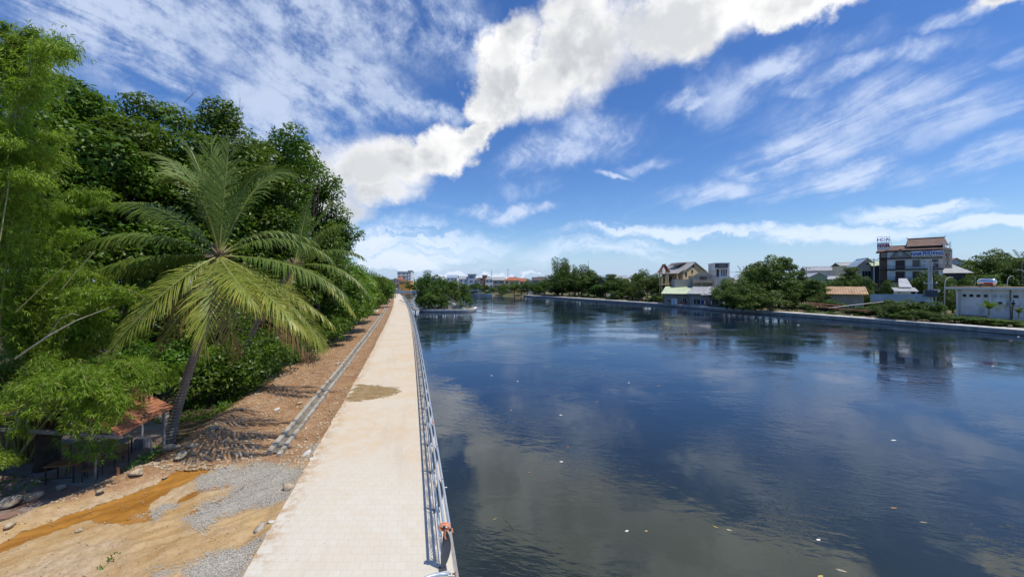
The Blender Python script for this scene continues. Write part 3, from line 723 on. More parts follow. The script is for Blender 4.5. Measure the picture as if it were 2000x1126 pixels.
    mb.tube([e+Vector((.09,.0,1.0)), e+Vector((.07,-.02,.86)), e+Vector((.10,-.02,.78))], .02, 5); mb.tube([e+Vector((.25,.03,1.02)), e+Vector((.27,.0,.93))], .018, 5)
    t = mb.build('warning_tape', M['ribbon']); t.location = o0; tag(t, 'orange tape wound round the near end of the twin tube handrail', 'tape')
    b5 = base[3]; mb = MB(); mb.tube([b5+Vector((.13+.125*math.cos(t*math.pi/5), .0, 1.035+.055*math.sin(t*math.pi/5))) for t in range(11)], .012, 5)
    mb.tube([b5+Vector((.24,-.02,1.02)), b5+Vector((.27,-.35,.96))], .010, 4)
    t = mb.build('warning_tape', M['ribbon']); t.location = o0; tag(t, 'thin salmon string tied round the handrail a few posts further along', 'tape')
    # next railing starting at the foot of the picture, turning away over the path
    bx = P(882, 1121, 1.05); root2 = empty('railing', (bx.x, bx.y, 0), 0, 'start of another railing at the lower edge with curved tube bending left', 'railing')
    mb = MB(); mb.bb(-.07,.07,-.05,.05,0,1.06); mb.build('post', M['conc_pale'], root2)
    mb = MB()
    for x in (-.035, .035):
        for z in (.86, .95, 1.0): mb.tube([(x,-.052,z), (x,-.065,z)], .014, 8)
    for x in (-.03, .03): mb.tube([(x, 0, 1.06), (x, 0, 1.075)], .016, 8)
    mb.build('bolt', M['black'], root2)
    mb = MB(); mb.tube([(-.05,.02,1.05),(-.25,.01,1.05),(-.45,-.05,1.05),(-.62,-.17,1.05),(-.78,-.35,1.05),(-.95,-.6,1.05)], .042, 10); mb.build('handrail', M['steel'], root2, smooth=True)
    mb = MB(); mb.bb(.07,.085,-.03,.09,.1,1.12); mb.build('edge_strip', M['ribbon'], root2)
M['black'] = pm('black_metal', (.02,.02,.02), (.03,.03,.03), 4, .6)
railing()

# ------------------------------------------------------------ drain channel beside the path
def drain():
    root = empty('drain_channel', (0,0,0), 0, 'long open concrete drain of two parallel kerbs running through the dirt left of the footpath', 'drain')
    def kerb(o0, o1, ya, yb, z1, m):
        mb = MB(); y = ya; r = random.Random(5)
        while y < yb:
            L = 3.0 if y < 60 else 8.0; y2 = min(y+L, yb); j = r.uniform(-.02,.02); zt = z1 + r.uniform(-.015,.015)
            a0, a1, b0, b1 = xL(y)-o0+j, xL(y)-o1+j, xL(y2)-o0+j, xL(y2)-o1+j
            mb.add([(a0,y,-.4),(a1,y,-.4),(b1,y2-.02,-.4),(b0,y2-.02,-.4),(a0,y,zt),(a1,y,zt),(b1,y2-.02,zt),(b0,y2-.02,zt)],
                   [(0,3,2,1),(4,5,6,7),(0,1,5,4),(1,2,6,5),(2,3,7,6),(3,0,4,7)] )
            y = y2
        return mb.build('kerb', m, root)
    kerb(1.88, 2.10, 16.8, 175, .02, M['conc_w']); kerb(1.42, 1.60, 16.6, 175, -.03, M['conc_w'])
    mb = MB(); y = 16.9
    while y < 170: mb.add([(xL(y)-1.6,y,-.115),(xL(y+6)-1.6,y+6,-.115),(xL(y+6)-1.88,y+6,-.115),(xL(y)-1.88,y,-.115)], [(0,1,2,3)]); y += 6
    mb.build('channel_bed', M['conc_dk'], root)
M['conc_w'] = pm('weathered_concrete', (.44,.41,.35), (.31,.28,.22), 1.6, .9, bump=.02, bscale=10, stain=(.15,.12,.08), stain_s=1.6, stain_amt=.75)
M['conc_dk'] = pm('silted_concrete', (.24,.21,.17), (.15,.13,.10), 2, .9)
drain()

# ------------------------------------------------------------ stones
M['rock'] = pm('pale_rock', (.56,.46,.32), (.38,.29,.19), 2.5, .9, bump=.02, bscale=9, stain=(.20,.14,.09), stain_s=2.2, stain_amt=.6)
M['rock_grey'] = pm('grey_rock', (.44,.385,.29), (.30,.25,.18), 2.5, .9, bump=.02, bscale=9, stain=(.15,.12,.09), stain_s=2, stain_amt=.5)
def rock_arrays(seed, sub=1):
    import bmesh
    bm = bmesh.new(); bmesh.ops.create_icosphere(bm, subdivisions=sub, radius=1)
    V = np.array([v.co[:] for v in bm.verts]); Fc = np.array([[v.index for v in f.verts] for f in bm.faces]); bm.free()
    r = np.random.default_rng(seed)
    for k in range(11):
        d = nz(r.normal(size=3)); c = .38+.35*r.random(); s = V@d; V = V - d*np.clip(s-c, 0, None)[:, None]*.9
    V *= 1+.03*r.normal(size=(len(V), 1)); V *= np.array([1, .75, .5]); return V, Fc
ROCKS = [rock_arrays(s, 1) for s in range(6)]; ROCKS2 = [rock_arrays(s+20, 2) for s in range(5)]
def scatter_rocks(name, pts, sizes, m, seed, kind='stuff', label=None):
    r = np.random.default_rng(seed); VV = []; FF = []; b = 0
    for (x, y, z), s in zip(pts, sizes):
        V, Fc = ROCKS[r.integers(6)]; a = r.random()*6.28; ca, sa = math.cos(a), math.sin(a); t = r.normal()*.3
        R = np.array([[ca,-sa,0],[sa,ca,0],[0,0,1]]) @ np.array([[1,0,0],[0,math.cos(t),-math.sin(t)],[0,math.sin(t),math.cos(t)]])
        VV.append(V@R.T*s + np.array([x, y, z+s*.12])); FF.append(Fc+b); b += len(V)
    o = npmesh(name, np.concatenate(VV), 3, m, faces=np.concatenate(FF)); tag(o, label, None, None, kind); return o
def rubble():
    r = np.random.default_rng(4)
    def pts(n, f):
        Y, O = f(n); X = xLv(Y)-O; Z = land_h(X, Y); return np.stack([X, Y, Z], 1)
    n = 11000
    Y = 15.5+ (r.random(n)**1.7)*80; O = .15+r.random(n)*(edge_off(Y)-.2)
    dens = vnoise(xLv(Y)-O, Y, .6, 31); k = (dens > .36) & ~((O > 1.35) & (O < 2.15)); Y, O = Y[k], O[k]; X = xLv(Y)-O
    s = .025+.115*r.random(len(X))**3.0; s = s*(1+.25*np.clip(Y/30-1, 0, 2))
    scatter_rocks('rubble', list(zip(X, Y, land_h(X, Y))), s, M['rock'], 9)
    # berm at the foot of the shed: broken tiles and stones
    n = 1500; Y = 9+r.random(n)*13; O = edge_off(Y)-.1+r.normal(size=n)*.55; X = xLv(Y)-O
    scatter_rocks('rubble', list(zip(X, Y, land_h(X, Y))), .015+.055*r.random(n)**2.5, M['rock'], 10)
    n = 9000; pp = []
    while len(pp) < 9000:                                  # loose gravel
        px, py = r.random()*420+240, r.random()*240+880; w = P(px, py, -.2)
        if any(inpoly(np.array([px]), np.array([py]), g)[0] for g in GR): pp.append((w.x+r.normal()*.12, w.y+r.normal()*.12, 0))
    pp = np.array(pp); zz = land_h(pp[:,0], pp[:,1])+.03; ok = pp[:,0] < xLv(pp[:,1])-.05; pp[:,2] = zz; pp = pp[ok]
    scatter_rocks('gravel', pp, .010+.018*r.random(len(pp)), M['grav'], 12)
    n = 900; Y = 9.5+r.random(n)*7.5; O = .2+r.random(n)*7; X = xLv(Y)-O; scatter_rocks('rubble', list(zip(X, Y, land_h(X, Y))), .008+.035*r.random(n)**3, M['rock'], 14)
    n = 420; Y = 10+r.random(n)**1.5*22; X = xLv(Y)+r.random(n)**2*2.2; scatter_rocks('grit', list(zip(X, Y, np.full(n, 0.))), .006+.014*r.random(n)**2, M['rock_grey'], 13)
M['grav'] = pm('gravel_stone', (.68,.64,.56), (.38,.355,.30), 30, .9)
rubble()
def big_rocks():
    spec = [(338,877,.42,'large tilted boulder just right of the palm foot','rock'),(352,893,.36,'flat grey slab lying below the tilted boulder','rock_grey'),(375,872,.30,'long pale rock right of the tilted boulder','rock'),
      (268,926,.33,'pale rock at the foot of the green creeper patch','rock'),(322,933,.13,'small white stone beside the orange puddle','rock'),(62,975,.34,'tan rock at the left on the rubble berm','rock'),
      (15,990,.50,'broad pale rock at the far left edge of the berm','rock_grey'),(20,1026,.17,'small white rock on the ground at the lower left edge','rock'),(118,955,.26,'low pale stone in front of the tiled floor','rock_grey'),
      (197,958,.16,'small cream stone below the sapling','rock'),(563,955,.26,'brown stone leaning on the path edge by the gravel','rock'),(471,953,.12,'small dark brown stone on the gravel','rock_grey'),
      (598,888,.26,'broken white concrete lump near the end of the drain','conc_pale'),(607,899,.18,'small broken slab under the white concrete lump','conc_pale'),(470,886,.16,'lone pale stone on the dirt left of the drain end','rock'),
      (508,1034,.24,'flat pale slab on the sand by the path edge','conc_w'),(530,1020,.15,'small grey paver beside the flat slab','conc_pale'),(522,1042,.12,'grey paver fragment below the flat slab','conc_pale'),(512,1056,.12,'dark paver corner at the path edge','rock_grey'),
      (155,1036,.14,'pale stone lying in the wet mud','rock'),(396,905,.12,'small stone on the dirt above the puddle','rock'),(366,912,.10,'pebble at the head of the orange puddle','rock'),
      (590,700,.55,'pale broken slab on the far dirt by the palm fronds','conc_pale'),(612,690,.55,'white block on the dirt beyond the palm','conc_pale'),(556,712,.40,'tan stone by the green weeds','rock'),(660,712,.36,'pale stone on the dirt midway along the drain','rock'),
      (585,788,.26,'flat stone left of the drain','rock'),(540,800,.22,'pale slab in the tree shade on the dirt','conc_pale'),(500,772,.25,'grey stone in the tree shade','rock_grey'),(470,800,.28,'brown stone near the weeds','rock'),(418,838,.25,'rock half buried under the palm','rock_grey'),(440,862,.22,'low rock beside the palm trunk path','rock')]
    r = random.Random(2)
    for i, (px, py, s, lab, m) in enumerate(spec):
        V, Fc = ROCKS2[i % 5]; p = P(px, py, -.22); z = float(land_h(np.array([p.x]), np.array([p.y]))[0]); p = P(px, py, z)
        o = npmesh('rock' if 'conc' not in m else 'concrete_lump', V*np.array([1,1,1.15 if 'flat' not in lab else .5]), 3, M[m], faces=Fc); o.scale = (s,)*3; o.location = (p.x, p.y, z+s*.22)
        o.rotation_euler = (r.uniform(-.35,.35), r.uniform(-.35,.35), r.uniform(0,6.28)); tag(o, lab, 'rock' if 'conc' not in m else 'concrete lump', 'loose rocks and lumps on the dirt')
big_rocks()

# ------------------------------------------------------------ coconut palms
def palm(name, label, base, crown, specs, Zc, trunk_pts, r0, r1, L, seed, group=None):
    root = empty(name, base, 0, label, 'palm tree', group); o = Vector(base)
    mb = MB(); tp = [Vector(p)-o for p in trunk_pts]; n = len(tp)
    fine = []
    for i in range(n-1):
        for k in range(6): 
            a, b = tp[max(i-1,0)], tp[i]; c, d = tp[i+1], tp[min(i+2,n-1)]; t = k/6
            fine.append(.5*((2*b)+(c-a)*t+(2*a-5*b+4*c-d)*t*t+(3*b-a-3*c+d)*t**3))
    fine.append(tp[-1]); m = len(fine)
    mb.tube(fine, [r1+(r0-r1)*math.exp(-9*i/m)+.02*(1-i/m) for i in range(m)], 14); mb.build('trunk', M['palmbark'], root, smooth=True)
    c = Vector(crown)-o; r = random.Random(seed)
    mb = MB()
    for k in range(26):
        a = r.random()*6.28; e = r.uniform(-.3,1.2); d = Vector((math.cos(a)*math.cos(e), math.sin(a)*math.cos(e), math.sin(e)))
        mb.tube([c+Vector((0,0,-.25)), c+d*.28, c+d*.6+Vector((0,0,.05))], [.07,.06,.02], 6)
    mb.build('crown_shaft', M['rachis_old'], root, smooth=True)
    mb = MB()
    for k in range(9):
        a = k*.7; p = c+Vector((.26*math.cos(a), .26*math.sin(a), -.28+.1*math.sin(k*2.1))); mb.lathe([(.02,-.12),(.085,-.07),(.10,0),(.075,.08),(.02,.12)], 8, p)
    mb.build('coconut', M['nut'], root, smooth=True)
    for i, (tx, ty, dt, cx, cy, dc, mat, droop, *tw) in enumerate(specs):
        tip = Q(tx, ty, Zc+dt)-o; ct = Q(cx, cy, Zc+dc)-o; ln = (tip-c).length
        frond(root, c+(ct-c).normalized()*.12, ct, tip, mat, Lmax=L*(.8+.2*min(1, ln/4.5)), n=int(max(48, ln*17)), seed=seed*50+i, droop=droop, fill=.93, twist=tw[0] if tw else 0)
    return root
M['rachis_old'] = pm('frond_base', (.30,.22,.12), (.18,.14,.08), 3, .8)
M['nut'] = pm('coconut_husk', (.25,.22,.06), (.30,.20,.08), 2, .5)
Zc = 19.0
pb = P(325, 866, -.62); cr = Q(428, 500, Zc)
SP = [  # tip px,py,depth ; control px,py,depth ; material ; droop
 (300,300,1.2, 400,330,1.6,'frond_g',.35),(372,292,-.4, 408,360,-.6,'frond_g',.30),(412,284,.8, 422,380,.8,'frond_g',.22),(447,288,-.6,436,380,-.5,'frond_g',.22),
 (512,330,.5, 462,360,.4,'frond_g',.35),(556,338,1.8,500,330,2.0,'frond_g',.5,.5),(330,350,-1.2,395,340,-1.6,'frond_g',.5),
 (190,402,1.8, 320,375,2.2,'frond_g',.6,.35),(155,488,-.8, 270,425,-.6,'frond_g',.9),(138,545,.6, 290,490,1.2,'frond_g',1.0),(165,560,2.0,300,500,2.6,'frond_g',1.0),
 (202,700,-2.6, 330,540,-2.4,'frond_y',.35,.8),(300,690,-.8,360,600,-1.4,'frond_b',.4,.7),(398,672,-3.6,410,560,-3.8,'frond_y',.35),(455,690,-1.0,452,600,-1.6,'frond_b',.4,.6),
 (500,592,-3.4,455,545,-3.6,'frond_y',.4),(628,668,-2.2,560,560,-2.6,'frond_y',.5,.55),(600,690,-1.0,545,590,-1.4,'frond_b',.5,.6),
 (590,640,-3.0,510,560,-3.2,'frond_y',.5),(668,570,-1.4,580,500,-1.0,'frond_g',.85),(640,500,.8,560,440,1.2,'frond_g',.85),(610,470,2.0,520,430,2.4,'frond_g',.7),
 (250,620,2.0,340,540,2.4,'frond_g',.7,.5),(560,600,2.2,500,540,2.6,'frond_g',.7),(640,625,.6,560,560,1.0,'frond_y',.7)]
palm('coconut_palm', 'tall coconut palm with wide arching fronds leaning over the dirt strip in the left foreground', pb, cr, SP, Zc,
     [pb+Vector((0,0,-.3)), Q(340,820,19.2), Q(364,740,19.2), Q(385,680,19.1), Q(400,640,19.0), Q(412,585,19), Q(424,520,Zc), cr], .30, .16, 1.55, 3)
pb2 = P(450, 770, -.6); Z2 = pb2.y
cr2 = Q(575, 520, Z2-1)
SP2 = [(600,400,1,590,450,1,'frond_g',.7),(660,440,0,620,450,0,'frond_g',.8),(705,500,0,650,470,0,'frond_g',.9),(720,575,-1,665,500,-1,'frond_g',.9),
       (690,610,-2,640,530,-2,'frond_y',.7),(640,400,1,610,440,1,'frond_g',.6),(560,640,-1,565,570,-1,'frond_b',.5)]
palm('coconut_palm', 'smaller shaded coconut palm behind the tall palm with fronds hanging towards the path', pb2, cr2, SP2, Z2-1,
     [pb2+Vector((0,0,-.3)), Q(470,700,Z2), Q(520,600,Z2-.5), cr2], .22, .13, 1.1, 5)

# ------------------------------------------------------------ tiled shed, tables and chairs under the trees
M['tile'] = pm('clay_tiles', (.42,.17,.08), (.30,.12,.07), 2.2, .8, stain=(.10,.07,.05), stain_s=1.2, stain_amt=.6, wave=('X', .22, .018))
M['timber'] = pm('weathered_timber', (.30,.28,.26), (.20,.185,.17), 4, .85, bump=.01, bscale=20)
M['wood'] = pm('brown_slats', (.30,.13,.06), (.22,.10,.05), 5, .6)
M['floor_t'] = None
def floor_mat():
    m, g, b, out = newmat('patio_tiles'); co = g.new('ShaderNodeTexCoord').outputs['Object']
    br = g.new('ShaderNodeTexBrick'); g.put(br.inputs['Vector'], g.mapping(co, rot=(0,0,.25))); br.offset = 0
    for k, vv in (('Scale', 1.0), ('Mortar Size', .012), ('Brick Width', .8), ('Row Height', .8)): br.inputs[k].default_value = vv
    br.inputs['Color1'].default_value = (.30,.16,.11,1); br.inputs['Color2'].default_value = (.27,.28,.27,1); br.inputs['Mortar'].default_value = (.12,.11,.10,1)
    g.put(b.inputs['Base Color'], g.mix(g.ramp(g.noise(co, 1.5, 6, .7), .4, .65, 0, .6), br.outputs['Color'], (.12,.10,.08))); b.inputs['Roughness'].default_value = .5; return m
M['floor_t'] = floor_mat()
def shed():
    A = Vector((-15.2, 15.1)); u = Vector((-.99, .14)); v = Vector((-.25, .97)); root = empty('open_shed', (A.x, A.y, -.62), 0, 'open timber shed with a red clay tile roof half hidden by bamboo at the left', 'shed')
    Wd, Ln, ze, zr = 6.2, 3.1, 2.25, 3.45
    def w(a, b, z): p = u*a+v*b; return Vector((p.x, p.y, z))
    rt = MB()
    for (a0, a1, z0, z1) in ((-.25, Wd/2, ze-.12, zr), (Wd+.25, Wd/2, ze-.12, zr)):
        q = [w(a0,-.3,z0), w(a0,Ln,z0), w(a1,Ln,z1), w(a1,-.3,z1)]
        if a0 > a1: q = q[::-1]
        rt.sheet(q, .06)
        n = 18
        for k in range(n):                                  # tile courses
            f0, f1 = k/n, (k+1)/n; za, zb = z0+(z1-z0)*f0, z0+(z1-z0)*f1; aa, ab = a0+(a1-a0)*f0, a0+(a1-a0)*f1
            q = [w(aa,-.3,za+.035), w(aa,Ln,za+.035), w(ab,Ln,zb+.006), w(ab,-.3,zb+.006)]
            if a0 > a1: q = q[::-1]
            rt.sheet(q, .03)
    rt.beam(w(Wd/2,-.32,zr+.03), w(Wd/2,Ln,zr+.03), .22, .10); rt.build('roof', M['tile'], root)
    fr = MB()
    fr.beam(w(-.2,-.2,ze-.25), w(Wd+.6,-.2,ze-.25), .12, .14); fr.beam(w(-.2,-.22,ze-.18), w(Wd/2,-.22,zr-.12), .10, .13); fr.beam(w(Wd+.2,-.22,ze-.18), w(Wd/2,-.22,zr-.12), .10, .13)
    for a, z in ((Wd*.28, ze+.45), (Wd*.75, ze+.4)): fr.beam(w(a,-.2,ze-.2), w(a,-.2,z), .12, .12)
    fr.beam(w(0,0,ze-.2), w(0,Ln,ze-.2), .10, .10); fr.beam(w(Wd,0,ze-.2), w(Wd,Ln,ze-.2), .10, .10); fr.build('timber_frame', M['timber'], root)
    for a, b in ((.05,Ln-.3), (Wd-.1,.3), (Wd-.1,Ln-.3)):
        p = MB(); p.beam(w(a,b,-.02), w(a,b,ze-.2), .09, .09, up=(0,1,0)); p.build('post', M['timber'], root)
    # patio
    fl = MB(); q = [P(-160,1030,-.62), P(60,1008,-.62), P(210,945,-.62), P(262,915,-.62), P(330,862,-.62), P(330,790,-.62), P(-160,800,-.62)]
    fl.prism([(p.x, p.y) for p in q], -.9, -.60); o = fl.build('patio_floor', M['floor_t']); tag(o, kind='structure')
    # table
    def place(px, py): p = P(px, py, -.6); return p
    def table(px, py, rz, sx, sy, h, label, top):
        p = place(px, py); t = empty('table', p, rz, label, 'table'); m1 = MB(); m1.bb(-sx/2,sx/2,-sy/2,sy/2,h-.03,h); m1.build('tabletop', M[top], t)
        for a in (-1,1):
            for b in (-1,1): l = MB(); l.bb(a*(sx/2-.05)-.02, a*(sx/2-.05)+.02, b*(sy/2-.05)-.02, b*(sy/2-.05)+.02, 0, h-.03); l.build('leg', M['black'], t)
        m2 = MB(); m2.bb(-sx/2+.05,sx/2-.05,-sy/2+.04,-sy/2+.06,.2,.23); m2.build('stretcher', M['black'], t)
    table(222, 893, .3, 1.1, .7, .74, 'black legged table with a grey top in the shade under the tiled roof', 'timber')
    table(128, 938, .2, 1.0, .6, .72, 'dark table in the shadow left of the slatted chair', 'wood')
    table(105, 905, .1, 1.0, .6, .72, 'dim table deepest in the shade behind the trunk', 'wood')
    def chair(px, py, rz, label):
        p = place(px, py); c = empty('chair', p, rz, label, 'chair', 'metal framed garden chairs')
        s = MB()
        for k in range(4): s.bb(-.22,.22,-.21+k*.11,-.12+k*.11,.43,.455)
        s.build('seat', M['wood'], c)
        bk = MB(); 
        for k in range(3): bk.bb(-.22,.22,.215,.235,.62+k*.10,.69+k*.10)
        bk.build('backrest', M['wood'], c)
        for a in (-.22,.22):
            l = MB(); l.beam((a,-.2,0),(a,-.2,.43),.025,.025,up=(0,1,0)); l.build('leg', M['black'], c)
            l = MB(); l.tube([(a,.27,0),(a,.22,.43),(a,.25,.92)],.014,5); l.build('leg', M['black'], c)
    chair(180, 935, .5, 'wooden slatted chair with black metal legs beside the sapling stem')
    chair(238, 905, -2.4, 'slatted garden chair drawn up to the grey topped table')
    chair(150, 925, 2.2, 'shadowed chair between the dark table and the sapling')
    # posts
    p = P(278, 872, -.6); t = empty('roof_prop', p, 0, 'thin grey pipe prop on a square concrete footing under the tiled eave', 'post'); m1 = MB(); m1.bb(-.22,.22,-.2,.2,0,.42); m1.build('footing', M['conc'], t)
    m2 = MB(); m2.tube([(0,0,.42),(0,0,2.2)], .035, 8); m2.build('pipe', M['conc_pale'], t)
    p = P(295, 884, -.55); m1 = MB(); m1.tube([p, p+Vector((0,0,.62))], .03, 8); o = m1.build('short_pipe', M['conc_pale']); tag(o, 'short grey pipe stub with rounded cap sticking up by the creeper', 'pipe')
    p = P(230, 936, -.45); m1 = MB(); m1.tube([p, p+Vector((.02,0,.48))], .05, 7); o = m1.build('wooden_stake', M['wood']); tag(o, 'short reddish wooden stake at the edge of the patio', 'stake')
    p = P(92, 918, -.7); m1 = MB(); m1.tube([p, p+Vector((.05,0,1.0)), p+Vector((0,.1,2.6)), p+Vector((.2,.2,4.2))], [.42,.36,.33,.1], 12); o = m1.build('tree_trunk', M['darkbark'], None, True); tag(o, 'thick dark tree trunk rising through the shaded patio behind the shed gable', 'tree trunk')
    p = P(300, 862, -.6)
    m1 = MB(); a = P(120,935,-.3); m1.tube([Q(54,815,14.5), Q(52,830,14.4), Q(58,842,14.4)], .015, 4); o = m1.build('loose_cable', M['steel']); tag(o, 'short grey cable dangling from the shed gable', 'cable')
shed()

# ------------------------------------------------------------ left bank trees
def gpt(px, Z, z=-.6): return ((px-1000)/F*Z, Z, z)
LEFT = [ # px, Z, top py, rx, crown bottom z, clumps, label
 (115, 27, 108, 7.4, 3.5, 105, 'large broadleaf tree with a dense dark crown rising behind the bamboo'),
 (255, 29, 150, 5.6, 3.0, 80, 'broad green tree with two rounded tops right of the bamboo'),
 (355, 31, 192, 5.0, 2.5, 72, 'dark glossy tree directly above the palm fronds'),
 (440, 33, 182, 4.6, 3.0, 64, 'tall tree with a pointed top and bare twigs beside it'),
 (522, 36, 240, 4.2, 2.5, 70, 'spreading tree with layered branches reaching over the sky gap right of the palm'),
 (584, 43, 352, 4.6, 1.0, 74, 'dark tree whose outer branch juts right over the dirt strip'),
]
for i, (px, Z, ty, rx, cz0, n, lab) in enumerate(LEFT):
    x, y, z = gpt(px, Z); h = zpx(ty+14, Z)+.6
    tree('broadleaf_tree', lab, 'tree', (x, y, z), h, rx, cz0+.6, int(n*.85), (.8, 1.9), 22, .33, 'leaf', .46, .34, 100+i, 'big trees along the left bank', up=.62, flat=.78, inner=.25, lump=.06)
# outer boughs that give the skyline its steps
EXTRA = [((600,300),36,1.1),((575,262),36,1.2),((640,352),44,1.3),((655,358),44,.8),((690,455),47,1.1),((665,420),46,1.3),((700,462),47,.8),((640,400),45,1.8),((640,440),45,1.9),((655,470),46,1.8),((620,370),44,1.7),((672,445),46,1.2),((600,330),42,1.7),((575,300),40,1.6),
         ((505,228),35,1.0),((410,195),32,1.0),((430,208),32,.9),((300,200),30,1.2),((238,140),28,1.0),((268,180),29,1.1),((180,128),27,1.2),((100,118),26,1.2),((590,285),37,.9),((670,480),47,1.5),((610,330),40,1.5)]
def boughs():
    r = np.random.default_rng(77); root = empty('broadleaf_tree', gpt(620, 45), 0, 'tall tree with far reaching boughs whose tufts step down towards the path', 'tree', 'big trees along the left bank')
    o = np.array(root.location[:]); cl = []; mb = MB(); tp = [Vector((0,0,-.3)), Vector((.2,.1,3)), Vector((-.3,.3,7)), Vector((0,0,11))]
    for (q, Z, R) in EXTRA:
        if q[0] < 560: continue
        c = np.array(Q(q[0], q[1], Z)[:])-o; cl.append((c, R)); cl.append((c+r.normal(size=3)*R*.4+np.array([-1.2,0,-.4]), R*.9)); cl.append((c+r.normal(size=3)*R*.4+np.array([-1.0,.3,-1.1]), R*.9))
    npmesh('crown', crown_leaves(cl, 17, .34, .46, .75, .75, r), 4, M['leaf'], root); limbs(mb, tp, .3, [c for c, R in cl[::3]], r); mb.build('trunk', M['bark'], root, True)
boughs()
for i, (px, Z, ty, rx, cz0, n, mat, lab) in enumerate([
  (650, 50, 490, 4.0, -.2, 55, 'leaf', 'medium dark tree filling the bank below the jutting bough'),
  (682, 58, 512, 3.9, .3, 55, 'leaf_bright', 'bright young green tree leaning over the far dirt strip'),
  (700, 70, 528, 4.2, .2, 46, 'leaf_bright', 'light green bushy tree by the grey gravel heap'),
  (722, 88, 528, 4.8, .3, 46, 'leaf', 'dark rounded tree further up the path'),
  (738, 112, 538, 5.0, .3, 42, 'leaf', 'small dark tree near the far end of the footpath'),
  (748, 145, 541, 5.5, .3, 36, 'leaf', 'last dark tree where the footpath ends'),
  (690, 100, 515, 6.0, 1, 30, 'leaf', 'tree top just showing behind the bright young tree'),]):
    x, y, z = gpt(px, Z, -.3); tree('bankside_tree', lab, 'tree', (x, y, z), zpx(ty, Z)+.3, rx, cz0+.3, n, (1.0, 1.8), 12, .40, mat, .5, .2, 200+i, 'trees lining the path', skirt=-.95)
# undergrowth shrubs below the big trees
for i, (px, Z, ty, rx, mat, lab) in enumerate([
  (405, 25.5, 690, 2.2, 'leaf', 'dark shrub behind the palm trunk'), (300, 27, 640, 3.0, 'leaf', 'shaded shrub left of the palm trunk'), (470, 27, 660, 2.6, 'leaf', 'dark shrub on the slope right of the palm trunk'),
  (520, 31.5, 640, 2.8, 'leaf', 'shrub at the top of the weedy slope'), (575, 37, 620, 3.2, 'leaf', 'rounded shrub under the hanging fronds'), (620, 45, 600, 3.6, 'leaf', 'dense shrub under the jutting bough'),
  (430, 31, 540, 4.2, 'leaf', 'tall understory bush behind the palm crown'), (330, 31, 520, 4.5, 'leaf', 'tall understory bush left of the palm crown'), (190, 28, 470, 5.2, 'leaf', 'large understory bush behind the lower bamboo'),
  (60, 26, 430, 5.5, 'leaf', 'understory bush at the far left behind the bamboo'), (520, 36, 470, 4.5, 'leaf', 'understory bush behind the smaller palm'), (600, 47, 480, 4.6, 'leaf', 'understory bush beside the smaller palm'),
  (220, 24, 700, 2.6, 'leaf', 'low dark shrub behind the shed roof'), (20, 21, 700, 3.5, 'leaf', 'dark shrub behind the shed at the left edge')]):
    x, y, z = gpt(px, Z); tree('shrub', lab, 'shrub', (x, y, z), zpx(ty, Z)+.6, rx, .1, int(10+rx*9), (.7, 1.3), 13, .28, mat, .48, .1, 300+i, 'undergrowth shrubs on the left bank', skirt=-.95, inner=.4)
# bare twigs above the crowns
def twigs():
    r = random.Random(8); mb = MB()
    for (a, b) in (((450,250),(438,178)), ((452,240),(452,200)), ((455,245),(478,205)), ((466,235),(470,190)), ((440,230),(432,195)), ((360,200),(383,178))):
        p, q = Q(*a, 33), Q(*b, 33); m = p.lerp(q, .5)+Vector((r.uniform(-.2,.2),0,.1)); mb.tube([p, m, q], [.035,.022,.008], 4)
        for k in range(3): s = p.lerp(q, .3+.2*k); mb.tube([s, s+Vector((r.uniform(-.5,.5),r.uniform(-.3,.3),r.uniform(.3,.8)))], [.014,.005], 3)
    mb.tube([Q(470,300,33), Q(452,243,33)], [.09,.05], 5)
    o = mb.build('bare_branch', M['dead']); tag(o, 'leafless twigs sticking up between the pointed tree and the spreading tree', 'branch')
twigs()

